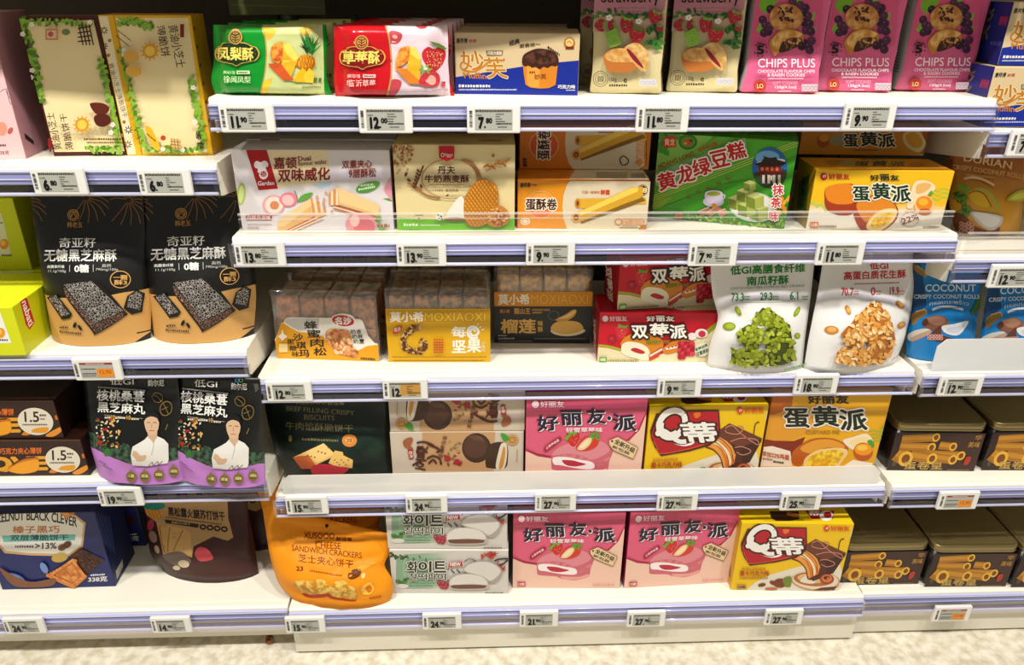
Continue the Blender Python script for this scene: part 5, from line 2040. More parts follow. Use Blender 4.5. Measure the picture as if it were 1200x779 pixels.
def bar_bag(name, label, BL, BR, TL, TR, D, z, rows, barmat, topmat, grp, nx=4):
    p = Pack()
    mid, W, yaw, _ = frame(BL, BR, z)
    M = Matrix.Translation(mid) @ Matrix.Rotation(yaw, 4, 'Z') @ Matrix.Translation((0, D / 2, 0))
    r = root_at(name, label, 'snack bag', grp, M)
    p.root = r
    f = Face(r, (-W / 2, -D / 2, 0), (1, 0, 0), (0, 0, 1), W, 1)
    H = (f.st(*TL)[1] + f.st(*TR)[1]) / 2
    f.H = H
    bm = box_bm(-W / 2, W / 2, -D / 2, D / 2, 0, H, .004, 3)
    bmesh.ops.subdivide_edges(bm, edges=[e for e in bm.edges if e.calc_length() > .02], cuts=7, use_grid_fill=True)
    for v in bm.verts:
        n = noise.noise_vector(v.co * 40 + V((W * 99, 0, 0)))
        if v.co.y > -D / 2 + .001:
            v.co += n * .0012
        v.co.z = max(v.co.z, 0)
    mesh_obj('wrapper_film', bm, M_WRAP, r, smooth=True)
    bw, bh, bd = (W - .010) / nx, (H - .012) / 2, (D - .010) / 2
    g = random.Random(int(W * 1e5))
    for j in range(2):
        for k in range(2):
            for i in range(nx):
                if j == 0 and k == 1:
                    continue
                x0 = -W / 2 + .005 + bw * i
                bm = box_bm(x0 + .0012, x0 + bw - .0012, -D / 2 + .0035 + bd * k, -D / 2 + .0015 + bd * (k + 1), .002 + bh * j, .001 + bh * (j + 1), .003, 2)
                bmesh.ops.rotate(bm, cent=(x0 + bw / 2, 0, bh), matrix=Matrix.Rotation(g.uniform(-.02, .02), 3, 'Y'), verts=bm.verts[:])
                bm.normal_update()
                for fc in bm.faces:
                    fc.material_index = 1 if fc.normal.z > .6 else 0
                mesh_obj('wrapped_bar', bm, [mat(barmat, .4, .5, .6), mat(topmat, .35, .5, .6)], r)
    p.W, p.H, p.D, p.z, p.ztop, p.front = W, H, D, z, z + H, f
    return p


RB = ('n', '#8a4a30', '#cc8c60', 90)
s1 = bar_bag('crisp_bar_bag', 'clear bag of reddish crisp bars with white and yellow label, leftmost on its shelf', (325, 419.5), (447, 423.5), (321.7, 340), (445, 343), .08, z, 2,
             RB, ('n', '#8a7a68', '#c8bcae', 90), 'clear bags of reddish crisp bars')
a = Art(s1.front, (300, 310, 5.99), base=.0006).N('label_card')
a.P('#f0ece0', [130, 530, 200, 390, 215, 372, 240, 368, 530, 372, 560, 350, 620, 342, 680, 360, 700, 380, 730, 380, 750, 396, 790, 500, 830, 546, 858, 556, 864, 678, 150, 655])
a.P('#e8a818', [134, 540, 180, 400, 240, 440, 300, 470, 400, 480, 470, 500, 520, 560, 560, 630, 650, 640, 720, 600, 780, 570, 858, 560, 866, 684, 150, 660])
a.P('#c8c4bc', [196, 400, 216, 374, 444, 374, 440, 450, 300, 464])
a.N('logo')
a.P('#f4ece4', [524, 394, 540, 360, 600, 342, 670, 352, 700, 390, 676, 420, 668, 440, 640, 432, 570, 430, 534, 414], 1)
a.E('#c82c34', 612, 392, 78, 38, 8)
a.T('#f4e8e4', '名沙', 556, 368, 668, 418, .05, o=('#f4e8e4', .02))
a.N('lettering')
TB = '#2c2418'
a.VT(TB, '蜂蜜肉松', 340, 390, 430, 640, .02, dx=22)
a.VT(TB, '沙琪玛', 262, 480, 330, 650, .02, dx=22)
a.VT(TB, '黑糖味', 218, 520, 268, 648, .01, dx=18)
a.VT('#3a3028', '奶奶奶', 664, 452, 700, 552, .01, dx=10)
a.VT('#3a3028', '香酥！', 706, 452, 740, 552, .01, dx=10)
a.M('#6a5010', 736, 646, 840, 662, 8)
a.N('picture')
a.P(('n', '#b06830', '#f0b878', 130), [490, 480, 520, 450, 600, 450, 650, 460, 674, 520, 680, 570, 720, 610, 700, 650, 640, 640, 560, 620, 530, 570, 500, 540], 1)
blobs(a, '#e89868', '#f4d0a0', 510, 470, 700, 640, 26, 18, 3, in_poly([500, 480, 640, 464, 680, 570, 700, 630, 560, 610]))
a.P('#f0e8d0', [160, 500, 180, 480, 190, 450, 200, 480, 222, 500, 204, 516, 190, 530, 176, 516], 1)
a.R('#f0d898', 164, 550, 226, 610)
a.end()
behind(s1, .085, 'clear bag of reddish crisp bars in the second row behind the labelled front one', dx=.004)
behind(s1, .17, 'clear bag of reddish crisp bars in the third row at the shelf back', dx=.0, dz=.0)

NB = ('n', '#5e3a24', '#c8925c', 110)
s2 = bar_bag('crisp_bar_bag', 'clear bag of nut bars with a yellow label, front one beside the black labelled bag', (455.5, 424), (575, 424), (450, 339), (576, 338), .075, z, 2,
             NB, ('n', '#5a4630', '#a88c64', 90), 'clear bags of nut bars')
a = Art(s2.front, (440, 310, 5.993), base=.0006).N('label_card')
a.P('#e0b010', [70, 308, 806, 308, 806, 686, 92, 688])
a.P('#d0a010', [76, 318, 800, 318, 798, 400, 80, 400])
a.N('lettering')
a.T('#f4ecd8', '莫小希', 104, 332, 336, 400, .05)
a.T('#e8c040', 'MOXIAOXI', 346, 336, 772, 396, .02, o=('#a87810', .03))
a.T('#f8f4e4', '每', 536, 432, 636, 508, .07)
a.T('#f8f4e4', '坚', 540, 530, 636, 616, .07)
a.T('#f8f4e4', '果', 644, 526, 740, 614, .07)
a.L('#f8f4e4', 18, [700, 470, 690, 450, 668, 462, 672, 490, 700, 498, 724, 470, 700, 436, 660, 440, 648, 480, 670, 512, 720, 510], 1)
for k in range(3):
    a.L('#f8f4e4', 7, [716 + k * 14, 426 + k * 16, 724 + k * 20, 410 + k * 20])
a.VT('#f0e4b8', '沙琪玛', 746, 536, 772, 612, .02)
a.N('picture')
pts = [300, 430, 250, 450, 200, 480, 190, 540, 210, 590, 270, 610, 330, 590, 350, 560, 330, 530, 300, 520]
a.L('#a87838', 44, [310, 436, 240, 462, 198, 520, 216, 580, 280, 606, 340, 584, 344, 550, 310, 530], 1)
blobs(a, '#d8b070', '#6a3c20', 176, 420, 370, 624, 90, 13, 5, lambda x, y: min(math.hypot(x - u, y - v) for u, v in pairs([310, 436, 270, 446, 240, 462, 210, 490, 198, 520, 200, 550, 216, 580, 250, 598, 280, 606, 320, 600, 340, 584, 346, 562, 330, 540])) < 22)
a.E('#c83c30', 156, 452, 40, 18, -40)
a.T('#f0dcd0', '名沙', 134, 438, 178, 466, .03, sl=-10)
for k in range(6):
    for j in range(4):
        a.R('#c8602c', 410 + j * 18, 514 + k * 17, 424 + j * 18, 526 + k * 17)
a.M('#8a6c10', 120, 634, 780, 642)
a.M('#8a6c10', 126, 660, 760, 668)
a.end()
behind(s2, .08, 'clear bag of nut bars in the second row behind the yellow labelled one', dx=0)

s3 = bar_bag('crisp_bar_bag', 'clear bag of golden bars with an orange and black label, set back', (578.5, 401.5), (691.5, 402.4), (579, 315), (697, 315), .075, z, 2,
             ('n', '#a06c28', '#dcb068', 90), ('n', '#8a6c3c', '#c8a870', 90), None)
a = Art(s3.front, (565, 300, 5.564), base=.0006).N('label_card')
a.P('#dc9414', [78, 234, 728, 230, 728, 326, 80, 326])
a.P('#2a2a2a', [80, 326, 722, 326, 706, 572, 78, 566])
a.N('lettering')
a.T('#f4ecd8', '莫小希', 106, 248, 308, 314, .05)
a.T('#e8b030', 'MOXIAOXI', 318, 248, 690, 312, .02, o=('#b87810', .03))
a.T('#d88c28', '莫小希', 116, 346, 180, 370, .02)
a.T('#d8a038', '猫山王', 208, 338, 314, 376, .03)
a.T('#d8a038', 'MUSANG KING', 326, 342, 440, 356, .02)
a.M('#d8a038', 328, 362, 390, 372)
a.T('#e8b858', '榴莲', 124, 412, 348, 500, .05)
a.VT('#e8b858', '味酥', 364, 418, 396, 494, .02)
a.M('#c8c4bc', 106, 512, 160, 520)
a.M('#c8c4bc', 106, 530, 210, 540)
a.M('#8a8884', 106, 548, 330, 556)
a.M('#8a8884', 340, 532, 680, 540)
a.N('picture')
a.E('#888480', 466, 386, 36, 30, ring=.08)
a.P('#f0e4b8', [446, 484, 480, 510, 560, 520, 640, 506, 672, 480, 600, 470, 500, 470], 1)
a.P('#e8b858', [446, 470, 480, 430, 560, 420, 630, 430, 660, 470, 620, 494, 540, 508, 480, 496], 1)
a.P('#d8a040', [480, 410, 540, 380, 590, 348, 616, 352, 600, 390, 550, 420, 500, 424], 1)
a.P('#f0cc80', [500, 404, 560, 376, 600, 354, 606, 366, 560, 400], 1)
a.end()

# twin berry pies
RD = '#ca0e2c'
tb = carton('berry_pie_carton', 'red and cream berry pie carton, lower of two stacked beside the white pouch', 'carton', (699.6, 424), (838, 424), (702, 366.5), (846, 366.5), .075, z,
            (RD, '#9c0c22', '#a80c24'), group='red berry pie cartons')


def berry_front(f, reg):
    a = Art(f, reg)
    a.P('#e8dcb4', [70, 590, 160, 600, 240, 622, 340, 640, 500, 640, 640, 580, 760, 500, 900, 420, 900, 700, 60, 700])
    a.L('#a8b428', 14, [70, 580, 160, 590, 240, 612], 1)
    a.P('#98a424', [760, 510, 820, 460, 900, 400, 900, 440, 830, 490, 780, 530])
    a.N('picture')
    berry(a, 240, 496, 44, 50, 10, '#d03040', '#6aa838', 14, 2)
    a.E('#a81c2c', 180, 542, 30, 28)
    a.E('#c83444', 176, 536, 12, 11)
    a.P('#d88c20', [236, 580, 250, 540, 300, 510, 400, 500, 500, 540, 510, 600, 470, 660, 420, 680, 420, 620, 300, 580], 1)
    a.P('#f0e8cc', [238, 600, 250, 570, 290, 556, 370, 570, 420, 610, 416, 676, 340, 668, 250, 636], 1)
    a.P('#c02c3c', [300, 610, 330, 596, 390, 620, 380, 636, 340, 630], 1)
    a.P('#c85030', [418, 640, 500, 590, 510, 610, 480, 656, 420, 680])
    a.L('#f0e0cc', 12, [424, 650, 506, 604])
    a.P('#d88820', [510, 606, 560, 560, 640, 540, 700, 560, 660, 600, 560, 634, 520, 632], 1)
    a.L('#f4e8d8', 14, [516, 604, 580, 594, 670, 566], 1)
    for k in range(6):
        a.E('#c8283c', 524 + k * 24, 604 - k * 7, 7, 5)
    for k in range(22):
        a.E(('#c02038', '#d84458', '#a81830')[k % 3], 662 + (k % 5 - 2) * 20, 612 + (k // 5 - 2) * 22, 17, 16)
    a.E('#f0e0dc', 700, 520, 30, 24)
    a.E('#f0e0dc', 760, 500, 42, 30)
    a.E('#c83448', 764, 504, 24, 22)
    a.E('#e8e4d0', 768, 606, 52, 44, -20)
    a.N('lettering')
    a.T('#2c6a3c', '草莓树莓', 0, 0, q=[(716, 600), (796, 566), (804, 586), (724, 620)], b=.03)
    a.T('#2c6a3c', '双重果粒', 0, 0, q=[(724, 624), (806, 596), (808, 620), (730, 650)], b=.04)
    orion(a, 134, 404, 32, '#e8c8c8', 4.4)
    for k, ch in enumerate('好丽友'):
        a.T('#f0ece0', ch, 404 + k * 62, 388 - (k == 1) * 3, 458 + k * 62, 420, .05, o=('#5a1418', .05), it=-.12)
    for k, ch in enumerate('双莓派'):
        a.T('#f4f0e4', ch, (308, 428, 556)[k], (450, 436, 444)[k], (408, 546, 660)[k], (530, 526, 532)[k], .05, o=('#2c1410', .11), it=-.1)
    a.T('#6a8a28', 'BERRY PIE', 404, 544, 554, 564, .03)
    a.R('#6aa02c', 96, 654, 144, 686)
    a.T('#e8f0d0', '8枚', 102, 658, 138, 680, .03)
    a.M('#9a9468', 152, 668, 350, 682)
    a.end()


berry_front(tb.front, (685, 300, 5.564))
a = Art(tb.top, (685, 300, 5.564))
a.N('picture')
a.P('#d0c098', [520, 330, 700, 290, 900, 320, 900, 350, 640, 356])
a.N('lettering')
a.T('#e8e0d0', '双莓派', 330, 304, 640, 340, .06, o=('#3a1018', .08), it=.3)
a.end()
a = Art(tb.left, (685, 300, 5.564))
a.N('lettering')
a.T('#e8d8c8', '双莓派', 0, 0, q=[(74, 420), (72, 640), (56, 600), (56, 390)], b=.05)
a.end()
q0, q1 = at_z(722.7, 363.8, tb.ztop), at_z(835, 357.5, tb.ztop)
yaw = math.atan2(q1.y - q0.y, q1.x - q0.x)
M = Matrix.Translation(q0 + V((0, 0, .0006))) @ Matrix.Rotation(yaw, 4, 'Z') @ Matrix.Translation((tb.W / 2, tb.D / 2, 0))
t2 = dup(tb, 'red and cream berry pie carton set askew, upper of two stacked beside the white pouch', M=M)

# white pouches with crunch pieces
pk = pouch('pumpkin_seed_pouch', 'white pouch with green lettering and pumpkin seed crunch picture', 'pouch', (829, 429), (940, 431), [(831.5, 403), (843, 372), (835, 347), (833, 325), (833, 310), (833, 296)],
           [(943, 400), (947, 370), (951, 340), (954, 310), (956, 296)], z, 6, .016, .024, '#e9e7e3', rough=.3, seed=21, amp=.002, creases=((.0, .62, .3, .36, -.005, .05), (.02, .2, .3, .42, .004, .06), (.9, .8, .7, .5, -.003, .05)))
a = Art(pk.front, (820, 295, 5.193))
SD = ('v', '#5c6c10', '#b8c83c', 330)
a.N('lettering')
GN = '#2a8a2c'
a.T(GN, '低GI高膳食纤维', 188, 86, 640, 140, .03, sl=-18)
a.T(GN, '南瓜籽酥', 288, 152, 540, 206, .03, sl=-10)
a.T('#7a8a70', 'LOW GI HIGH FIBER PUMPKIN SEED CRUNCH', 188, 216, 636, 230, sl=-18)
for k, t in enumerate(('73.3', '29.3', '6.1')):
    x = (194, 368, 548)[k]
    a.T(GN, t, x, 252 - k * 4, x + (74, 72, 50)[k], 298 - k * 4, .02)
    a.M('#5aa84c', x + 76, 268, x + 112, 276)
    a.M('#5aa84c', x + 76, 284, x + 112, 292)
a.L('#b0c8a8', 2, [190, 304, 620, 296])
a.N('picture')
for q in ((234, 360, 14, 32, -30), (590, 364, 14, 34, 30), (180, 454, 40, 26, 0), (592, 510, 18, 18, 0)):
    a.E('#8c9c20', *q)
    a.E('#a8b838', q[0] + 2, q[1] - 2, q[2] * .6, q[3] * .6, q[4])
shapes = ([330, 400, 380, 340, 430, 350, 480, 390, 540, 450, 470, 470, 390, 440, 320, 440],
          [222, 520, 250, 470, 300, 440, 380, 470, 380, 540, 330, 600, 280, 580],
          [400, 440, 480, 420, 540, 440, 556, 560, 566, 650, 500, 680, 420, 686, 396, 600],
          [196, 580, 300, 590, 400, 600, 404, 676, 300, 680, 190, 668])
for k, q in enumerate(shapes):
    a.P('#4a5410', q, 0)
    xs, ys = q[0::2], q[1::2]
    blobs(a, '#a0ac2e', '#828e22', min(xs), min(ys), max(xs), max(ys), 46, 21, k, in_poly(q))
    blobs(a, '#b8c050', '#949e2a', min(xs), min(ys), max(xs), max(ys), 16, 17, k + 9, in_poly(q))
a.M('#7ab068', 500, 694, 620, 706, -30)
a.end()

pn = pouch('peanut_crunch_pouch', 'white pouch with red lettering and peanut crunch picture', 'pouch', (942, 432), (1050, 424), [(947, 400), (953, 370), (959, 340), (964, 309), (967, 296)],
           [(1060, 398), (1068, 365), (1071, 335), (1069, 310), (1070, 296)], z, 6, .020, .024, '#e9e7e3', rough=.3, seed=27, amp=.002, creases=((.0, .5, .35, .55, -.004, .05), (.98, .4, .7, .2, -.004, .05), (.1, .75, .4, .6, .003, .06)))
a = Art(pn.front, (935, 295, 5.193))
a.N('lettering')
RR = '#c83c34'
a.T(RR, '低GI', 438, 64, 548, 106, .03)
a.T(RR, '高蛋白质花生酥', 280, 122, 656, 172, .03, sl=-14)
a.M('#c88078', 340, 190, 620, 200, -8)
for k, t in enumerate(('70.7', '0', '19.9')):
    x = (264, 444, 558)[k]
    a.T(RR, t, x, 220 - k * 3, x + (74, 26, 56)[k], 266 - k * 3, .02)
    a.M('#d88078', x + (76, 30, 58)[k], 236, x + (108, 60, 86)[k], 244)
    a.M('#d88078', x + (76, 30, 58)[k], 252, x + (108, 60, 86)[k], 260)
a.N('picture')
for q in ((304, 354, 16, 32, -20), (204, 476, 44, 26, 4), (620, 322, 18, 32, -50), (628, 444, 26, 18, -30)):
    a.E('#c88838', *q)
    a.E('#e0b068', q[0] + 3, q[1] - 4, q[2] * .65, q[3] * .6, q[4])
shapes = ([350, 400, 450, 304, 490, 310, 540, 380, 560, 420, 480, 450, 400, 450, 320, 440],
          [256, 500, 300, 450, 370, 440, 410, 480, 414, 540, 350, 590, 300, 560],
          [410, 450, 500, 410, 560, 430, 574, 520, 560, 600, 500, 670, 430, 680, 420, 560],
          [226, 600, 260, 570, 350, 590, 430, 570, 420, 670, 300, 672, 220, 660])
for k, q in enumerate(shapes):
    a.P('#b8742c', q, 0)
    xs, ys = q[0::2], q[1::2]
    blobs(a, '#e8b468', '#d89c4c', min(xs), min(ys), max(xs), max(ys), 50, 20, k, in_poly(q))
    blobs(a, '#f4d8a8', '#ecc480', min(xs), min(ys), max(xs), max(ys), 18, 15, k + 9, in_poly(q))
a.M('#d8a098', 540, 640, 580, 650, -30)
a.end()

# RIGHT BAY third shelf: blue coconut pouches
z = Z['R'][2]
cc = pouch('coconut_roll_pouch', 'blue coconut roll pouch at the right edge, left one of two behind the frosted fence', 'pouch', (1062, 418), (1142, 420), [(1062, 400), (1066, 360), (1070, 330), (1072, 306)],
           [(1142, 405), (1146, 370), (1150, 340), (1152, 306)], z, 5, .016, .022, '#1284c2', rough=.3, seed=31, group='blue coconut roll pouches')
a = Art(cc.front, (1050, 295, 5.567))
a.P('#0a4c7c', [90, 60, 160, 60, 200, 350, 160, 380, 70, 500, 40, 660], 0)
a.N('picture')
for q in ([100, 76, 140, 90, 196, 140, 190, 164, 130, 130], [100, 420, 130, 390, 190, 376, 200, 404, 150, 440, 110, 480]):
    a.P('#9a7a3c', q, 1)
    a.L('#c8a860', 6, q[2:8], 1)
a.P('#8a5c48', [180, 450, 200, 430, 260, 414, 310, 420, 340, 450, 334, 480, 290, 500, 220, 510, 190, 490], 1)
a.P('#a87c64', [200, 440, 260, 420, 310, 430, 320, 456, 260, 480], 1)
a.E('#5c3828', 190, 460, 20, 26, 20)
a.P('#d0c8b8', [80, 540, 130, 510, 200, 500, 230, 520, 200, 540, 120, 580, 84, 574], 1)
a.P('#b89c88', [100, 560, 160, 530, 220, 512, 226, 530, 150, 570, 100, 584], 1)
a.P('#6a4030', [290, 480, 300, 540, 360, 560, 400, 580, 300, 590, 220, 560, 240, 520], 1)
a.P('#e0dcd8', [300, 484, 380, 470, 470, 450, 440, 510, 400, 544, 350, 540, 310, 520], 1)
a.P('#c8ccd4', [330, 500, 400, 486, 450, 466, 420, 510, 390, 530, 340, 524], 1)
for k in range(10):
    a.E('#e0b0a0', 214 + (k % 5) * 20, 546 + (k // 5) * 18, 11, 9)
    a.E('#8a3428', 214 + (k % 5) * 20, 546 + (k // 5) * 18, 6, 5)
a.P('#4a7a28', [480, 400, 540, 280, 580, 268, 586, 300, 540, 370, 500, 410])
a.N('lettering')
a.T('#d8e4ec', 'COCONUT', 190, 212, 516, 258, .02)
a.T('#d0dce8', 'CRISPY COCONUT ROLLS', 118, 278, 540, 304, .03)
a.T('#c8d8e4', 'กรอบมะพร้าว', 216, 324, 470, 352, .01, arc=14)
a.L('#e4e4e0', 16, [234, 378, 280, 362, 350, 358, 434, 376], 1)
a.M('#5a7a90', 262, 362, 410, 368)
a.end()
M = Matrix.Translation(at_z(1182, 421, z)) @ Matrix.Rotation(.03, 4, 'Z') @ Matrix.Rotation(-cc.tilt, 4, 'X')
dup(cc, 'blue coconut roll pouch at the right edge, right one of two behind the frosted fence', M=M @ Matrix.Translation((.004, .0, .0)))

# ================================================================ MIDDLE BAY, bottom shelf (built first: its cartons also stand one shelf up)
z = Z['C'][4]
PK = '#d45678'
pie = carton('strawberry_pie_carton', 'pink strawberry pie carton on the bottom shelf, beside the white pie cartons', 'carton', (600.6, 688.5), (726, 689), (600, 600), (731.6, 600.5), .075, z,
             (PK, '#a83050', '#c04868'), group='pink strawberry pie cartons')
a = Art(pie.front, (595, 585, 6.77))
a.P('#de6684', [35, 104, 930, 104, 924, 220, 800, 400, 600, 470, 240, 510, 140, 490, 35, 430])
a.P('#ce5474', [35, 100, 930, 100, 926, 200, 35, 204])  # shadow of the shelf above, coloured in as a darker pink band
a.P('#a82c48', [35, 452, 120, 484, 240, 506, 240, 530, 130, 508, 35, 470])
a.P('#eec8b4', [35, 466, 130, 506, 240, 522, 500, 470, 700, 440, 800, 400, 880, 320, 925, 220, 920, 720, 30, 720])
a.P('#b83450', [780, 400, 860, 340, 925, 205, 925, 226, 880, 330, 800, 408])
a.N('picture')
a.P('#d0707c', [232, 500, 250, 460, 330, 420, 440, 390, 560, 390, 650, 420, 684, 470, 660, 540, 640, 610, 560, 636, 500, 640, 420, 626, 380, 610, 250, 600, 232, 570], 1)
a.P('#e0909a', [240, 500, 260, 464, 330, 428, 440, 398, 560, 398, 640, 430, 660, 470, 600, 510, 520, 530, 440, 500, 340, 490], 1)
a.P(('n', '#cc6874', '#dc8890', 130), [236, 516, 340, 492, 440, 504, 530, 534, 560, 560, 640, 520, 670, 490, 650, 548, 560, 580, 540, 560, 440, 530, 340, 516], 1)
a.P('#f6ece8', [246, 516, 340, 512, 440, 530, 530, 548, 550, 580, 520, 596, 420, 590, 300, 568, 250, 560], 1)
a.P('#c03044', [310, 534, 380, 534, 440, 548, 486, 560, 460, 570, 400, 576, 340, 566], 1)
a.P('#e8a8a0', [420, 610, 560, 612, 640, 590, 620, 620, 540, 634, 460, 634], 1)
berry(a, 388, 390, 54, 52, -6, '#d02c2c', '#78b038', 16, 3)
a.P('#d8402c', [412, 440, 450, 390, 500, 368, 560, 380, 580, 400, 560, 440, 500, 466, 430, 466], 1)
a.P('#f0d0a0', [424, 446, 470, 396, 510, 378, 530, 390, 510, 430, 470, 460, 430, 462], 1)
a.P('#f4e4c0', [440, 440, 480, 404, 510, 390, 500, 420, 460, 450], 1)
for k in range(6):
    a.E('#60a82c', 548 + 28 * math.cos(k * 1.05), 368 + 16 * math.sin(k * 1.05), 20, 8, k * 50, 8)
for k in range(4):
    a.E('#78b038', 350 + k * 8 - 14, 374 - k * 6 + 10, 18, 7, 40 + k * 30, 8)
a.N('lettering')
orion(a, 110, 150, 42, '#f0d4d8', 5.0)
NV = '#1c1c3c'
for k, ch in enumerate('好丽友·派'):
    q = ((126, 232, 276, 330), (300, 194, 448, 290), (488, 182, 622, 282), (636, 228, 668, 262), (680, 216, 846, 326))[k]
    if ch == '·':
        a.E('#f4ecec', 654, 248, 19, 19)
        a.E(NV, 652, 246, 15, 15)
        continue
    for d, c in ((7, '#f4ecec'), (0, NV)):
        a.T(c, ch, q[0] + d, q[1] + d * .6, q[2] + d, q[3] + d * .6, .055, it=-.1, sl=(-6, 0, 0, 0, 10)[k])
a.T('#f4e4e4', '轻雪草莓味', 336, 308, 604, 340, .02)
a.P('#b02440', [174, 456, 190, 430, 280, 374, 302, 380, 300, 396, 206, 464, 184, 470], 1)
a.T('#f4d8dc', '小草莓奇遇', 0, 0, q=[(186, 440), (280, 382), (288, 398), (194, 458)], b=.02)
a.P('#8a6a40', [650, 396, 716, 370, 870, 448, 834, 528, 680, 464, 652, 424])
a.P('#e8cca0', [654, 398, 716, 374, 864, 450, 832, 522, 684, 460, 656, 424])
a.E('#4a3420', 676, 402, 8, 8)
a.T('#2c2420', '全新升级', 0, 0, q=[(706, 384), (852, 454), (836, 486), (690, 416)], b=.03)
a.T('#4a4038', '新包装', 0, 0, q=[(684, 428), (810, 478), (800, 498), (676, 446)], b=.02)
a.R('#c83448', 78, 648, 140, 682)
a.T('#f4dcd8', '12枚', 86, 654, 134, 676, .03)
a.T('#d88890', '图案仅供参考', 672, 662, 846, 680)
a.end()
pie2 = dup(pie, 'pink strawberry pie carton on the bottom shelf, turned askew beside the yellow one', BL=(731, 689), BR=(853, 682), z=z)

qq = carton('chocolate_cake_carton', 'yellow chocolate cake carton with red shield, askew on the bottom shelf', 'carton', (856, 691), (981.5, 692.3), (872, 612.5), (1001, 613.5), .06, z,
            ('#ecc40c', '#d8a80c', '#e8c818'), group='yellow chocolate cake cartons')
a = Art(qq.front, (845, 585, 6.49))
a.P('#e4dcc8', [180, 700, 260, 630, 380, 570, 520, 530, 640, 500, 780, 470, 900, 480, 920, 560, 880, 720])
a.P('#d4ccb8', [980, 280, 1004, 214, 1016, 190, 1000, 300])
a.N('picture')
a.E('#c8a078', 720, 620, 190, 80, 4)
a.E('#e8d8c0', 716, 612, 176, 70, 4)
a.E('#b8743c', 700, 606, 150, 54, 4)
a.E('#e0b888', 690, 600, 110, 36, 4)
a.P('#e8dcc8', [600, 620, 680, 560, 720, 600, 700, 640], 1)
a.P('#6a3424', [880, 660, 860, 690, 700, 690, 760, 670])
a.P('#d87c28', [536, 446, 604, 366, 640, 380, 700, 420, 740, 470, 750, 510, 740, 560, 690, 598, 656, 590, 640, 520, 600, 470], 1)
a.P('#f4dcae', [560, 420, 590, 392, 640, 420, 700, 480, 720, 550, 704, 580, 690, 520, 640, 450], 1)
a.P('#e8a04c', [556, 440, 580, 420, 640, 470, 670, 540, 676, 586, 660, 580, 640, 520, 600, 470], 1)
a.P('#e8a04c', [610, 374, 660, 396, 720, 440, 746, 500, 740, 540, 720, 500, 680, 440, 620, 400], 1)
a.L('#7a3818', 5, [584, 412, 640, 440, 690, 510, 700, 586], 1)
a.L('#7a3818', 5, [606, 380, 670, 416, 724, 480, 732, 556], 1)
a.L('#5a2414', 8, [540, 452, 600, 476, 644, 530, 660, 600, 690, 606], 1)
a.P('#5a2c20', [604, 366, 720, 300, 950, 406, 944, 420, 850, 560, 700, 620, 670, 600, 740, 566, 754, 510, 730, 450, 680, 400])
a.P('#74402e', [604, 366, 720, 302, 946, 408, 800, 460, 740, 440])
a.P('#4a2218', [946, 410, 944, 424, 852, 560, 800, 570, 800, 462])
for q in ([690, 330, 740, 316, 800, 370, 900, 440, 926, 440, 900, 410, 800, 400, 720, 420], [690, 340, 700, 360, 780, 372, 820, 330, 780, 320], [760, 490, 800, 510, 850, 500, 860, 480, 800, 456, 750, 460]):
    a.L('#c88c78', 6, q, 1)
a.E('#a84c28', 804, 604, 54, 40)
a.E('#d87c48', 804, 600, 40, 28)
a.E('#5a2818', 802, 594, 24, 14)
a.E('#d88858', 812, 598, 9, 8)
a.L('#5a3020', 7, [890, 380, 906, 312, 936, 296], 1)
for q in ((310, 648, 30, 14, -10), (400, 634, 34, 16, 20), (440, 650, 40, 18, 10), (470, 620, 38, 18, 20), (500, 648, 30, 14, 0), (430, 616, 30, 14, -20)):
    a.E('#8a4424', *q)
    a.L('#4a2010', 2.5, [q[0] - q[2] * .8, q[1], q[0] + q[2] * .8, q[1] + 2])
a.P('#7a8c34', [470, 600, 530, 584, 526, 660, 480, 650], 1)
a.E('#c87848', 380, 676, 50, 10)
a.N('logo')
a.P('#4a1c14', [150, 330, 200, 220, 440, 206, 650, 210, 652, 330, 640, 390, 570, 440, 420, 474, 216, 500, 176, 440, 152, 380])
a.P('#b81c2c', [156, 360, 210, 230, 440, 214, 642, 218, 642, 330, 630, 382, 560, 430, 416, 464, 220, 488, 184, 436, 160, 384])
a.L('#d8682c', 5, [172, 400, 190, 440, 222, 484, 416, 458, 540, 428], 1)
ring = []
for k in range(24):
    t = 6.28319 * k / 24
    x, y = 102 * math.cos(t), 78 * math.sin(t)
    ring += [308 + x * .82 + y * .57, 290 - x * .57 + y * .82]
arc = []
for k in range(9):
    t = math.radians(95 + 17 * k)
    x, y = 96 * math.cos(t), 74 * math.sin(t)
    arc += [308 + x * .82 + y * .57, 290 - x * .57 + y * .82]
tail = [196, 356, 232, 334, 270, 346, 312, 384, 356, 408, 402, 408]
a.L('#4a1c14', 66, ring, 0, 1)
a.L('#4a1c14', 80, arc)
a.L('#4a1c14', 52, tail, 1)
a.E('#4a1c14', 200, 352, 30, 28)
a.L('#f0ece4', 40, ring, 0, 1)
a.L('#f0ece4', 54, arc)
a.L('#f0ece4', 30, tail, 1)
a.E('#f0ece4', 204, 350, 20, 18)
a.N('lettering')
a.T('#f4f0e8', '蒂', 384, 288, 620, 416, .05, o=('#4a1c14', .07), it=-.25)
a.P('#f4f0e8', [312, 420, 380, 430, 460, 410, 440, 430, 380, 438], 1)
a.P('#e07828', [470, 222, 514, 222, 510, 246, 482, 258, 468, 240], 1)
orion(a, 800, 216, 36, '#d84820', 4.8)
a.T('#b86414', '香甜丝滑的味道', 156, 512, 334, 532, .01)
a.T('#b84c14', '摩卡巧克力味', 142, 538, 364, 574, .04)
a.M('#b87c28', 140, 582, 352, 596)
a.R('#b89468', 118, 646, 190, 672)
a.T('#4a2818', '12枚', 126, 650, 184, 668, .03)
a.end()
a = Art(qq.top, (845, 585, 6.49))
a.N('picture')
a.P('#4a2818', [368, 90, 590, 90, 596, 150, 520, 164, 420, 164, 380, 140])
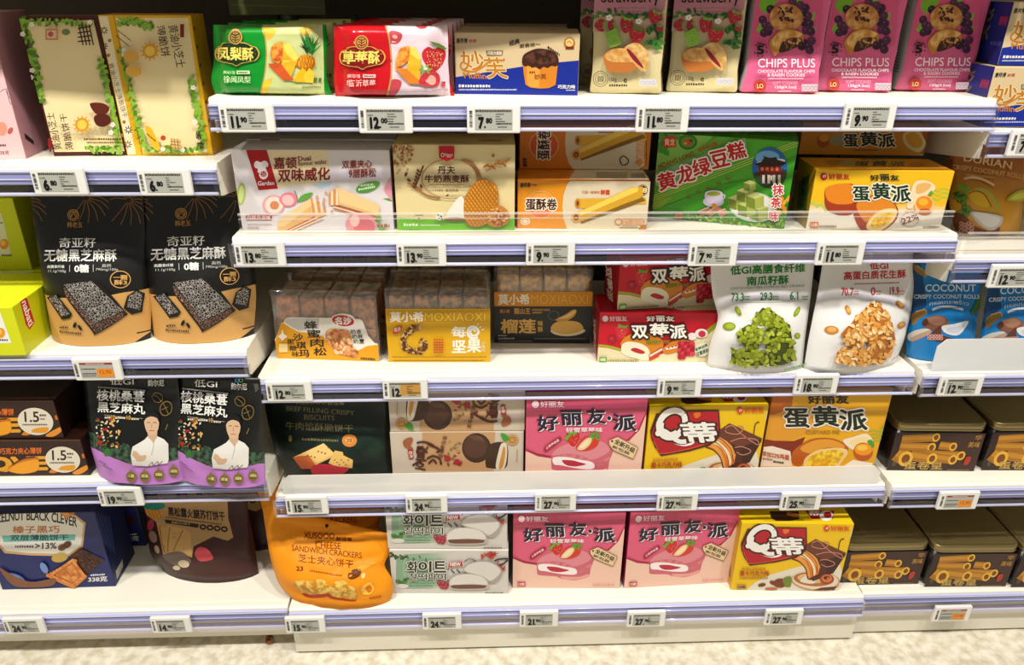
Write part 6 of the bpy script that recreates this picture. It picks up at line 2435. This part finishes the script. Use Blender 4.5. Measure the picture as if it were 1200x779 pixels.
a.P('#c87c38', [500, 96, 590, 110, 594, 140, 500, 120])
a.N('logo')
a.P('#b81c2c', [640, 84, 860, 84, 850, 150, 690, 150])
a.E('#f0ece4', 800, 124, 52, 40)
a.E('#b81c2c', 810, 118, 30, 24)
a.T('#f0ece4', '蒂', 668, 88, 748, 124, .05)
a.end()
a = Art(qq.left, (845, 585, 6.49))
a.N('lettering')
a.T('#b83c24', 'Q蒂', 0, 0, q=[(128, 180), (98, 330), (74, 320), (108, 170)], b=.04)
a.P('#7a3428', [68, 480, 76, 490, 70, 600, 62, 580])
a.end()

wp = carton('white_pie_carton', 'white and pale green rice cake pie carton, lower of two stacked', 'carton', (460, 695), (595.6, 695.5), (457, 644.6), (596.5, 644.6), .085, z,
            ('#d6d0c8', '#c0bab0', '#e0dcd2'), group='white rice cake pie cartons')


def rice_front(f, reg):
    a = Art(f, reg)
    a.P('#8fae92', [80, 440, 92, 400, 170, 390, 180, 440, 150, 570, 100, 590, 80, 540], 1)
    a.P(('gx', '#9cba9c', -.045, '#d6d0c8', .012), [130, 384, 470, 372, 490, 470, 440, 600, 150, 610, 120, 500])
    a.N('picture')
    sprig(a, '#4a6a38', [40, 380, 60, 396, 90, 400, 150, 412], 16, 14, 3, '#2c4a28')
    sprig(a, '#5a8a3c', [90, 560, 120, 580, 150, 550], 14, 16, 4, '#3a6a28')
    a.E('#dcd8d0', 118, 590, 44, 14)
    for k in range(9):
        a.E('#3a3a30', 420 + (k * 37) % 80, 480 + (k * 23) % 26, 5, 4, 0, 7)
        a.E('#3a4a30', 150 + (k * 41) % 160, 392 + (k * 17) % 30, 6, 3, k * 40, 7)
    for q in ((370, 580), (390, 570), (410, 580), (380, 594), (402, 596), (360, 566), (420, 566)):
        a.E('#a83440', *q, 16, 14)
        a.E('#d07078', q[0] - 4, q[1] - 4, 5, 4)
    a.L('#4a3a30', 5, [520, 430, 560, 410, 600, 424], 1)
    a.L('#3a3028', 10, [720, 424, 750, 412, 810, 410, 780, 440, 750, 450], 1)
    sprig(a, '#c84830', [630, 400, 680, 380, 720, 380, 700, 410], 16, 18, 8, '#a83424')
    sprig(a, '#c84830', [740, 440, 780, 470, 790, 480], 8, 14, 9, '#a83424')
    a.P('#b0a89e', [524, 490, 540, 450, 600, 426, 680, 424, 740, 450, 770, 490, 750, 540, 710, 566, 640, 540], 1)
    a.P('#dcd6ce', [528, 486, 546, 450, 604, 430, 676, 428, 734, 454, 760, 490, 730, 530, 690, 550, 640, 520], 1)
    a.P('#c0b8ae', [424, 580, 430, 540, 470, 512, 550, 504, 640, 520, 680, 560, 684, 590, 640, 606, 500, 608, 440, 602], 1)
    a.P('#e0dad2', [430, 570, 440, 540, 480, 516, 550, 508, 636, 524, 672, 560, 660, 576, 560, 570, 450, 580], 1)
    a.P('#7a5040', [440, 580, 500, 576, 600, 576, 664, 582, 650, 598, 560, 602, 456, 600], 1)
    a.N('lettering')
    for k, ch in enumerate('화이트'):
        a.T('#2c2a24', ch, (152, 228, 326)[k], 424, (222, 308, 404)[k], 494, .03, o=('#e8e4d8', .05))
    for k, ch in enumerate('찰떡파이'):
        a.T('#3a3830', ch, 164 + k * 62, 502, 218 + k * 62, 546, .02, o=('#e8e4d8', .05))
    a.P('#c02028', [424, 436, 510, 424, 512, 462, 504, 452, 420, 462])
    a.T('#f4e8e4', 'NEW', 432, 432, 500, 454, .04, sl=-2)
    a.M('#6a8a70', 164, 560, 340, 568)
    a.M('#6a8a70', 164, 578, 320, 586)
    a.M('#6a5a50', 660, 622, 776, 630)
    a.M('#a83440', 700, 366, 750, 374)
    a.end()


rice_front(wp.front, (450, 580, 5.5625))
M = wp.root.matrix_basis.copy()
M.translation += V((-.002, .003, wp.H + .0008))
dup(wp, 'white and pale green rice cake pie carton, upper of two stacked', M=M, group='white rice cake pie cartons')

ORG = '#f09c18'
ch = pouch('cheese_cracker_pouch', 'crumpled orange cheese cracker pouch slumping over the bottom shelf edge', 'pouch', (340, 699), (455, 705), [(327, 686), (318, 660), (314, 640), (311, 618), (308, 600), (309, 592)],
           [(461, 695), (460, 678), (449, 662), (457, 648), (462, 636), (461, 626)], z, 20, .020, .036, ORG, rough=.5, seed=41, amp=.004, spec=.25, creases=((.98, .72, .55, .40, -.012, .035), (.95, .66, .6, .36, .008, .05), (.04, .86, .96, .86, -.004, .025), (.04, .91, .96, .90, .004, .03), (.06, .72, .22, .52, -.007, .04), (.75, .1, .95, .45, -.006, .05), (.1, .2, .3, .05, -.005, .05), (.55, .9, .3, .82, -.004, .03)))
a = Art(ch.front, (300, 580, 5.194), rough=.5, spec=.2)
a.N('lettering')
TX = '#8a3c06'
a.T('#8a3c08', 'XUSOOO', 292, 226, 478, 262, .02, sl=6)
a.T('#8a3c08', '酥馆餐', 488, 254, 584, 278, .02, sl=4)
a.T(TX, 'CHEESE', 362, 280, 516, 320, .01, sl=10)
a.T(TX, 'SANDWICH CRACKERS', 218, 302, 644, 338, .01, sl=48)
a.T(TX, '芝士夹心饼干', 258, 356, 594, 406, .005, sl=40)
a.T('#7a3408', '23', 246, 434, 286, 460, .03)
a.M('#b86410', 332, 452, 530, 464, 34)
a.L('#b86410', 2, [326, 450, 330, 470])
a.N('picture')
a.P('#7a4418', [556, 490, 580, 460, 620, 448, 640, 460, 630, 490, 600, 508, 570, 510], 1)
a.P('#e8b040', [610, 446, 680, 420, 720, 404, 726, 416, 690, 436, 640, 460], 1)
CK = ('n', '#c8902c', '#f0cc70', 110)
a.P('#c04828', [280, 590, 340, 600, 440, 592, 450, 610, 360, 624, 300, 616], 1)
a.P(CK, [226, 540, 260, 516, 330, 524, 380, 512, 430, 530, 440, 590, 380, 600, 290, 594, 250, 560], 1)
a.P('#b84424', [436, 606, 500, 620, 604, 630, 600, 644, 540, 640, 460, 628], 1)
a.P(CK, [440, 570, 470, 546, 560, 550, 604, 570, 606, 630, 540, 626, 460, 610], 1)
a.P('#e8c868', [480, 526, 540, 520, 556, 540, 500, 548], 1)
for k in range(10):
    a.E('#a87020', 280 + k * 15, 552 + (k % 3) * 12, 3, 3, 0, 6)
    a.E('#a87020', 460 + k * 13, 574 + (k % 3) * 14, 3, 3, 0, 6)
a.P('#f0c050', [640, 560, 690, 530, 720, 560, 700, 600, 650, 600], 1)
a.P('#d87818', [664, 564, 690, 546, 708, 570, 690, 592], 1)
a.E('#f4d890', 652, 490, 12, 18, 20)
a.M('#b86410', 690, 618, 760, 628, -10)
a.N('hang_hole')
a.E('#2a1408', 432, 186, 10, 10)
a.end()
M = Matrix.Translation(at_z(392, 668, z) + V((.0, .03, 0))) @ Matrix.Rotation(.02, 4, 'Z') @ Matrix.Rotation(-math.radians(10), 4, 'X')
dup(ch, 'orange cheese cracker pouch standing in the back row behind the crumpled one', M=M)

# ================================================================ MIDDLE BAY, fourth shelf
z = Z['C'][3]
bf = pouch('beef_biscuit_pouch', 'dark green beef biscuit pouch at the left end behind the frosted fence', 'pouch', (338, 562), (460, 563), [(331, 546), (322, 528), (316, 505), (311, 480), (309, 460)], [(459, 546), (457, 510), (456, 480), (455, 460)], z, 8, .012, .022, '#18251e',
           rough=.3, seed=51, group=None)
a = Art(bf.front, (305, 455, 5.375))
a.P(('n', '#18241e', '#20382c', 30), [420, 280, 700, 240, 760, 330, 760, 500, 300, 500], 1)
a.N('lettering')
GD = '#8a8258'
a.T('#9a8c58', 'XUSOOO', 226, 72, 416, 98, .02, sl=0)
a.T('#9a8c58', '酥馆餐', 424, 78, 530, 104, .02)
a.T(GD, 'BEEF FILLING CRISPY', 166, 110, 592, 140, .01, sl=30)
a.T(GD, 'BISCUITS', 278, 164, 468, 196, .01, sl=6)
a.T(GD, '牛肉馅酥脆饼干', 160, 208, 584, 258, .005, sl=20)
a.M('#7a7450', 262, 310, 494, 326, 10)
a.E('#8a7a38', 190, 314, 12, 20)
a.N('logo')
a.E('#d88c44', 562, 328, 47, 40)
a.E('#e0b060', 560, 326, 26, 20)
a.T('#a85c20', '28', 544, 316, 578, 338, .02)
a.N('picture')
a.P('#c86838', [206, 434, 250, 424, 320, 430, 350, 480, 340, 505, 260, 505])
a.P('#e4b868', [206, 434, 400, 344, 480, 420, 350, 482, 310, 426, 250, 424])
a.P('#f0cc84', [260, 410, 400, 346, 466, 410, 360, 470, 320, 424])
a.P('#e4bc70', [430, 470, 470, 390, 520, 400, 524, 420, 584, 450, 580, 500, 500, 500])
for k in range(7):
    a.E('#8a5c28', 300 + k * 22, 420 - k * 8 + (k % 3) * 14, 7, 4, -20, 8)
    a.E('#8a5c28', 470 + k * 14, 450 + (k % 3) * 14, 5, 4, -20, 8)
a.P('#c83848', [330, 490, 400, 474, 500, 490, 560, 500, 500, 540, 340, 540], 1)
a.end()

kp = carton('cream_pie_carton', 'beige nut cream pie carton with brown swirling letters, lower of two stacked', 'carton', (461, 567), (613, 566), (459, 508), (614, 504.5), .08, z,
            ('#d2c4b2', '#b8a890', '#c8baa6'), group='beige nut cream pie cartons')


def nut_front(f, reg, up):
    a = Art(f, reg)
    a.P('#c8a074', [240, 276, 700, 266, 690, 520, 240, 520] if not up else [224, 40, 696, 40, 690, 266, 224, 274])

    def c(q):
        return q if not up else [(920 - v if i % 2 == 0 else 542 - v) for i, v in enumerate(q)]
    a.N('picture')
    DK = '#4a2e22'
    for (x, y, r) in ((582, 374, 92),):
        x, y = c([x, y])
        a.E(DK, x, y, r, r * 1.02)
        a.E('#5e3c2c', x - 6, y - 8, r * .8, r * .78)
        for k in range(4):
            a.L('#7a5844', 5, [x - 50 + k * 12, y - 70 + k * 6, x - 10 + k * 16, y - 78 + k * 10, x + 40, y - 60 + k * 8], 1)
    a.P(DK, c([640, 480, 642, 400, 670, 350, 740, 336, 776, 360, 780, 440, 760, 500, 660, 500]), 1)
    a.P('#e4d8c4', c([704, 500, 720, 400, 740, 346, 770, 350, 774, 420, 756, 500]), 1)
    a.P('#d09848', c([722, 500, 740, 410, 752, 366, 764, 380, 760, 440, 744, 500]), 1)
    g = random.Random(3)
    for k in range(26):
        q = c([380 + g.uniform(0, 110), 330 + g.uniform(0, 150)])
        a.E(('#8a7a48', '#a83038', '#b89868')[k % 3], *q, 12, 7, g.uniform(0, 180), 8)
    for k in range(2):
        q = c([400 + k * 60, 438 + k * 22])
        a.E('#b02838', *q, 20, 18)
    for q in ([120, 330, 150, 310, 176, 308, 180, 330, 156, 370, 130, 366], [160, 360, 176, 366, 186, 390, 166, 400, 150, 384]):
        a.P('#a8643c', c(q), 1)
    q = c([808, 322])
    a.E('#c89c5c', *q, 38, 34)
    a.E('#a87838', *q, 22, 20, ring=.3)
    a.P('#4aa02c', c([736, 280, 770, 290, 790, 316, 760, 330, 744, 312]), 1)
    a.N('lettering')
    DB = '#5a2418'
    for q in ([206, 340, 250, 334, 300, 350, 330, 372, 350, 380], [270, 340, 300, 360, 340, 372], [206, 370, 260, 384, 240, 410, 214, 410, 210, 384, 250, 372],
              [270, 440, 310, 422, 350, 440, 360, 476], [280, 470, 310, 446, 330, 470], [330, 400, 360, 384, 376, 380], [180, 482, 220, 460, 250, 480]):
        a.L(DB, 12, c(q), 1)
    tq = lambda b_: [tuple(c(list(p))) for p in b_]
    a.T(DB, '넛파이', 0, 0, q=tq([(206, 360), (196, 500), (260, 510), (280, 360)]), b=.05)
    a.T('#6a3a28', '호두&땅콩', 0, 0, q=tq([(400, 296), (366, 440), (340, 430), (372, 292)]), b=.02)
    a.P('#b02830', c([150, 384, 178, 380, 188, 438, 160, 442]))
    a.T('#f0e0d8', '견과', 0, 0, q=tq([(176, 388), (184, 430), (164, 434), (156, 392)]), b=.03)
    a.L('#8a7a68', 3, c([838, 380, 836, 460]))
    a.end()


nut_front(kp.front, (450, 455, 5.37), False)
k2 = carton('cream_pie_carton', 'beige nut cream pie carton set upside down, upper of two stacked', 'carton', (457.5, 505.5), (615, 504.5), (454, 452), (617, 452), .08, kp.ztop + .0006,
            ('#d2c4b2', '#b8a890', '#c8baa6'), group='beige nut cream pie cartons', H=None)
nut_front(k2.front, (450, 455, 5.37), True)

dup(pie, 'pink strawberry marshmallow pie carton behind the frosted fence of the fourth shelf', BL=(617, 568), BR=(748, 567.5), z=z)
dup(qq, 'yellow chocolate cake carton behind the frosted fence, beside the wide yolk pie carton', BL=(752, 568), BR=(886, 565), z=z)

yb = carton('yolk_pie_box', 'wide tall yellow egg yolk pie carton behind the frosted fence at the right end', 'carton', (888, 562), (1021, 559), (901, 458), (1044, 458), .07, z, (YB, '#b88414', '#d09818'))
a = Art(yb.front, (880, 450, 5.194))
a.P('#b8601c', [100, 60, 260, 60, 240, 150, 130, 190, 90, 180])
a.P('#e0a030', [90, 190, 140, 170, 240, 190, 330, 190, 420, 250, 340, 300, 240, 340, 120, 340, 70, 330], 1)
a.P('#c46c1c', [104, 70, 150, 80, 230, 76, 250, 130, 180, 170, 110, 180], 1)
a.P('#8a3018', [66, 330, 140, 344, 260, 346, 330, 320, 300, 400, 240, 440, 130, 400, 60, 370])
a.P('#f4ecdc', [740, 480, 620, 460, 560, 500, 520, 580, 720, 580])
a.P('#f0e0cc', [50, 384, 130, 376, 240, 408, 250, 500, 40, 500])
a.N('picture')
a.P('#c0641c', [250, 420, 300, 370, 380, 330, 500, 330, 580, 370, 590, 410, 540, 400, 420, 400, 340, 450, 300, 500, 250, 480], 1)
a.P('#e4a038', [300, 390, 380, 344, 480, 336, 560, 366, 560, 392, 460, 386, 360, 420], 1)
a.P('#f0d494', [320, 500, 330, 450, 400, 404, 500, 388, 580, 396, 584, 430, 540, 490, 520, 530, 330, 530], 1)
a.P(('n', '#e0a818', '#f8dc50', 160), [340, 500, 350, 450, 410, 414, 500, 398, 560, 410, 550, 450, 510, 500, 500, 530, 350, 530], 1)
for k in range(4):
    a.L('#a8b840', 8, [720 + k * 4, 290 + k * 26, 750, 280 + k * 22, 780, 290 + k * 18, 800, 262 + k * 20, 840, 250 + k * 20], 1)
a.P('#f4e4c8', [560, 340, 620, 320, 700, 300, 740, 340, 720, 370, 640, 400, 590, 380], 1)
a.P('#f4dca0', [600, 350, 680, 320, 720, 340, 640, 380], 1)
a.E('#c86428', 682, 410, 60, 56)
a.E('#f0a020', 684, 396, 54, 36)
a.E('#f8c850', 676, 386, 34, 18)
a.P('#5aa038', [706, 350, 730, 336, 750, 366, 740, 386], 1)
a.N('lettering')
for k, ch_ in enumerate('好丽友'):
    a.T('#1c2420', ch_, 348 + k * 84, 66, 424 + k * 84, 116, .05, it=-.12)
for k, ch_ in enumerate('蛋黄派'):
    a.T('#142a1c', ch_, (204, 374, 540)[k], (148, 134, 152)[k], (350, 530, 700)[k], (262, 254, 278)[k], .055, o=('#f0e8d8', .06), it=-.1)
a.T('#b8862c', 'CUSTARD PIE', 332, 280, 536, 302, .03)
a.T('#c85c28', '添加22%鸡蛋', 66, 404, 232, 434, .02, sl=26)
a.M('#c87858', 50, 440, 130, 452, 10)
a.M('#3a2a20', 136, 462, 200, 474, 8)
a.end()

# ================================================================ RIGHT BAY, tins


def tin_loop(hx, hy, rad, z_, n=6):
    o = []
    for cx, cy, a0 in ((hx - rad, -hy + rad, -90), (hx - rad, hy - rad, 0), (-hx + rad, hy - rad, 90), (-hx + rad, -hy + rad, 180)):
        for k in range(n + 1):
            t = math.radians(a0 + 90 * k / n)
            o.append((cx + rad * math.cos(t), cy + rad * math.sin(t), z_))
    return o


def tin_part(name, prof, W, D, rad, m, root, cap0=True, cap1=True):
    bm = bmesh.new()
    rings = [[bm.verts.new(c) for c in tin_loop(W / 2 + d, D / 2 + d, max(rad + d, .002), zz)] for d, zz in prof]
    for p, q in zip(rings, rings[1:]):
        for i in range(len(p)):
            j = (i + 1) % len(p)
            bm.faces.new((p[i], p[j], q[j], q[i]))
    if cap0:
        bm.faces.new(rings[0][::-1])
    if cap1:
        bm.faces.new(rings[-1])
    bm.normal_update()
    o = mesh_obj(name, bm, m, root)
    for p in o.data.polygons:
        p.use_smooth = abs(p.normal.z) < .95
    return o


def tin(label, BL, BR, z, TL, TR, D, grp):
    p = Pack()
    a0, b0 = at_z(*BL, z), at_z(*BR, z)
    mid, yaw = (a0 + b0) / 2, math.atan2(b0.y - a0.y, b0.x - a0.x)
    W = (b0 - a0).length + .016
    M = Matrix.Translation(mid) @ Matrix.Rotation(yaw, 4, 'Z') @ Matrix.Translation((-.003, D / 2, 0))
    p.root = r = root_at('cookie_tin', label, 'tin', grp, M)
    f = Face(r, (-W / 2, -D / 2, 0), (1, 0, 0), (0, 0, 1), W, 1)
    H = (f.st(*TL)[1] + f.st(*TR)[1]) / 2
    f.H = H
    p.W, p.H, p.D, p.z, p.front = W, H, D, z, f
    lid = .014
    dark = mat('#2e2622', .25, .6, 0, .3)
    gold = mat('#9a8a60', .28, .6, 0, .75)
    tin_part('tin_body', [(-.004, 0), (-.0015, .0012), (0, .004), (0, H - lid)], W, D, .014, dark, r)
    tin_part('lid', [(.0004, H - lid), (.0016, H - lid + .001), (.0016, H - lid + .004), (.0006, H - lid + .005), (.0016, H - lid + .006), (.0016, H - .003), (.0006, H - .0006), (-.002, H), (-.006, H - .0012)], W, D, .014, gold, r)
    return p


z = Z['R'][4]
t1 = tin('gold lidded wafer roll tin on the bottom shelf beside the yellow cake carton', (988, 685.5), (1072.5, 684), z, (995, 634), (1087, 640), .115, 'wafer roll tins')
a = Art(t1.front, (1020, 450, 5.194), uvmap=lambda x, y: ((x - 118) / (622 - 118), 1 - (y - 232) / (530 - 232)))
a.P(('gx', '#3a2420', -.04, '#4a3028', .05), [118, 290, 622, 290, 622, 530, 118, 530])
a.N('picture')
C1, C2 = '#b07824', '#e4b83c'


def tube(x0, y0, x1, y1, r, hole=1):
    dx, dy = x1 - x0, y1 - y0
    L_ = math.hypot(dx, dy)
    nx, ny = -dy / L_ * r, dx / L_ * r
    a.P(C1, [x0 + nx, y0 + ny, x1 + nx, y1 + ny, x1 - nx, y1 - ny, x0 - nx, y0 - ny])
    a.P('#c8902c', [x0 + nx * .3, y0 + ny * .3, x1 + nx * .3, y1 + ny * .3, x1 - nx * .6, y1 - ny * .6, x0 - nx * .6, y0 - ny * .6])
    if hole:
        a.E(C2, x1, y1, r * .9, r * 1.1)
        a.E('#8a4a18', x1, y1, r * .52, r * .66)


tube(160, 330, 350, 318, 24)
tube(160, 376, 340, 380, 26)
tube(380, 366, 460, 374, 24)
tube(300, 420, 520, 430, 26)
tube(280, 430, 480, 456, 28)
tube(230, 430, 360, 450, 32)
tube(150, 420, 210, 452, 44)
a.N('lettering')
a.T('#c8a860', '蛋卷皇', 210, 470, 430, 520, .015, it=-.2)
a.T('#c89848', '华', 566, 298, 606, 330, .01)
a.T('#c89848', '美味', 540, 340, 606, 376, .01)
a.P('#b83c28', [550, 440, 574, 434, 580, 460, 570, 486, 548, 484], 1)
a.M('#a8885a', 464, 516, 590, 522)
a.T('#8a7448', '®', 140, 460, 162, 500)
a.end()
TG = 'wafer roll tins'
a0, b0 = (1089, 687.5), (1172, 687)
t2 = dup(t1, 'gold lidded wafer roll tin on the bottom shelf, second one along', BL=a0, BR=b0, z=z)
t3 = dup(t1, 'gold lidded wafer roll tin on the bottom shelf, cut by the right photo edge', BL=(1190, 688), BR=(1273, 687), z=z)
for t_, w_ in ((t1, 'left'), (t2, 'second'), (t3, 'right edge')):
    behind(t_, .125, f'gold lidded wafer roll tin in the bottom back row, behind the {w_} front tin')
z = Z['R'][3]
u1 = dup(t1, 'dark shaded wafer roll tin, left front one of the upper tin shelf', BL=(1043, 551), BR=(1136.5, 552), z=z)
u2 = dup(t1, 'dark shaded wafer roll tin of the upper tin shelf, cut by the right photo edge', BL=(1153, 551), BR=(1247, 551), z=z)
for t_, w_ in ((u1, 'left'), (u2, 'right')):
    behind(t_, .125, f'dark shaded wafer roll tin in the back row behind the upper {w_} one')

# ================================================================ electronic price labels on the rails
TW, TH = 0.0665, 0.0350


def price_tag(px, py, yp, price, label, promo=False, peel=False, tilt=0.0):
    c = at_y(px, py, yp - .0085)
    M = Matrix.Translation(c) @ Matrix.Rotation(tilt, 4, 'Y')
    r = root_at('price_label', label, 'price label', 'electronic price labels on the shelf rails', M)
    global TAGM
    if TAGM is None:
        m1 = mesh_obj('casing', box_bm(-TW / 2, TW / 2, -.0035, .0035, -TH / 2, TH / 2, .002, 3), mat('#eceae4', .35, .5), r)
        m2 = scr = mesh_obj('screen', box_bm(-.0232, .0232, -.0040, -.0034, -.0128, .0122), mat('#b6b6ac', .4, .4), r)
        TAGM = (m1.data, m2.data)
    else:
        link('casing', TAGM[0], r)
        scr = link('screen', TAGM[1], r)
    f = Face(r, (-TW / 2, -.0040, -TH / 2), (1, 0, 0), (0, 0, 1), TW, TH)
    a = Art(f, uvmap=lambda x, y: (x / 505, 1 - y / 240), base=3e-5, step=1.5e-5)
    g = random.Random(int(px * 3 + py))
    if peel:
        a.P('#c89848', [200, 60, 420, 50, 424, 180, 190, 190])
    a.N('barcode')
    for k in range(11):
        a.R('#4a4844', 24, 50 + k * 13, 52, 50 + k * 13 + g.choice((4, 7, 9)))
    a.N('lettering')
    if promo:
        a.R('#a03840', 84, 40, 430, 60)
        a.M('#e8c0c0', 150, 44, 350, 56)
        a.R('#e89428', 250, 104, 424, 196)
        a.T('#b86818', price, 280, 120, 400, 160, .03)
        a.M('#4a4844', 90, 100, 240, 112)
        a.M('#4a4844', 90, 150, 240, 164)
        a.M('#5a5854', 90, 176, 230, 186)
    else:
        whole, cents = price.split('.')
        a.M('#3a3a38', 84, 42, 424, 60)
        a.M('#5a5a56', 90, 82, 140, 92)
        n = len(whole)
        gx = [v[0] for v in glyphs(whole)[0]]
        x1 = 112 + min(100, 86 * (max(gx) - min(gx)) / .72 * .82)
        a.T('#121212', whole, 112, 108, x1, 194, .07)
        a.E('#181818', x1 + 14, 186, 9, 9, n=10)
        if not peel:
            a.T('#121212', cents, x1 + 26, 112, x1 + 80, 152, .06)
        for k in range(5):
            a.M('#4a4a46', 272, 74 + k * 20, 272 + g.uniform(30, 90), 82 + k * 20)
        a.M('#2a2a28', 286, 150, 424, 162)
        a.M('#4a4a46', 290, 180, 380, 188)
    a.N('printed_panel')
    a.end(scr)
    return r


TAGM = None
PT = 'white price label reading '
for px, py, b, i, price, what in (
        (70, 212, 'L', 0, '6.80', '6.80 below the dark bordered cracker carton'), (194, 213, 'L', 0, '6.80', '6.80 below the yellow bordered cracker carton'),
        (290, 138, 'C', 0, '11.90', '11.90 below the front pineapple cake bag'), (452, 139, 'C', 0, '12.00', '12.00 below the front strawberry cake bag'),
        (578.5, 139, 'C', 0, '7.80', '7.80 below the cream and blue muffin carton'), (776, 138, 'C', 0, '11.80', '11.80 below the gold strawberry cookie bags'),
        (1018, 136.5, 'C', 0, '9.90', '9.90 below the pink chip cookie bags'), (1211, 167, 'R', 0, '7.80', '7.80 cut by the upper right edge of the photo'),
        (305, 297, 'C', 1, '13.80', '13.80 at the rail end below the wafer box'), (494, 297, 'C', 1, '13.90', '13.90 below the oat crisp carton'),
        (645, 296, 'C', 1, '9.90', '9.90 below the egg roll cartons'), (835, 297, 'C', 1, '7.90', '7.90 below the mung bean cake carton'),
        (984, 296, 'C', 1, '11.80', '11.80 below the large egg yolk pie carton'), (1186, 323, 'R', 1, '12.90', '12.90 below the durian roll pouch'),
        (339, 457.5, 'C', 2, '12.80', '12.80 below the reddish crisp bar bag'), (475, 455, 'C', 2, '12.80', '12 with a patched yellow screen, below the nut bar bag'),
        (796, 452.5, 'C', 2, '9.90', '9.90 below the berry pie cartons'), (956, 449.5, 'C', 2, '18.90', '18.90 between the two white pouches'),
        (1125, 451, 'R', 2, '12.90', '12.90 below the blue coconut roll pouches'), (142, 581, 'L', 2, '19.90', '19.90 below the walnut ball pouch'),
        (360, 591, 'C', 3, '15.90', '15.90 below the dark green beef biscuit pouch'), (500, 589.5, 'C', 3, '24.90', '24.90 below the beige nut cream pie cartons'),
        (651, 587, 'C', 3, '27.90', '27.90 on the fourth rail below the pink pie carton'), (793.5, 587, 'C', 3, '27.90', '27.90 on the fourth rail below the yellow chocolate cake carton'),
        (938, 586.5, 'C', 3, '25.90', '25.90 below the wide yolk pie carton'),
        (29, 732, 'L', 3, '24.90', '24.90 below the navy hazelnut biscuit carton'), (201, 731, 'L', 3, '14.90', '14.90 below the brown truffle biscuit pouch'),
        (358, 731, 'C', 4, '15.90', '15.90 below the crumpled orange cracker pouch'), (518, 727, 'C', 4, '24.90', '24.90 below the white rice cake pie cartons'),
        (631.5, 724, 'C', 4, '21.90', '21.90 below the left pink pie carton'), (757, 724, 'C', 4, '27.90', '27.90 on the lowest rail below the right pink pie carton'),
        (918, 722, 'C', 4, '27.90', '27.90 on the lowest rail below the askew yellow cake carton')):
    price_tag(px, py, YOFF[b][i], price, PT + what, peel='patched' in what)
for px, py, b, i, what in ((115, 432, 'L', 1, 'orange and red sale display below the black sesame pouches'), (1122, 585.5, 'R', 3, 'orange and red sale display below the shaded tins'),
                           (1115, 718, 'R', 4, 'orange and red sale display below the gold lidded tins')):
    price_tag(px, py, YOFF[b][i], '12.90', 'white price label with ' + what, promo=True)

# a scrap of brown stuff stuck by the foot of the left shelf
bm = bmesh.new()
bmesh.ops.create_icosphere(bm, subdivisions=2, radius=.008)
for v in bm.verts:
    v.co += noise.noise_vector(v.co * 160) * .005
    v.co.z = v.co.z * .9
lo = min(v.co.z for v in bm.verts)
for v in bm.verts:
    v.co.z -= lo
o = mesh_obj('paper_scrap', bm, mat(('n', '#6a3c24', '#b8805c', 120), .7), None, smooth=True)
o.location = at_z(316, 753, 0.0)
tag(o, 'small crumpled brown scrap lying on the floor below the shelf joint', 'scrap')

bpy.data.objects.remove(_to)
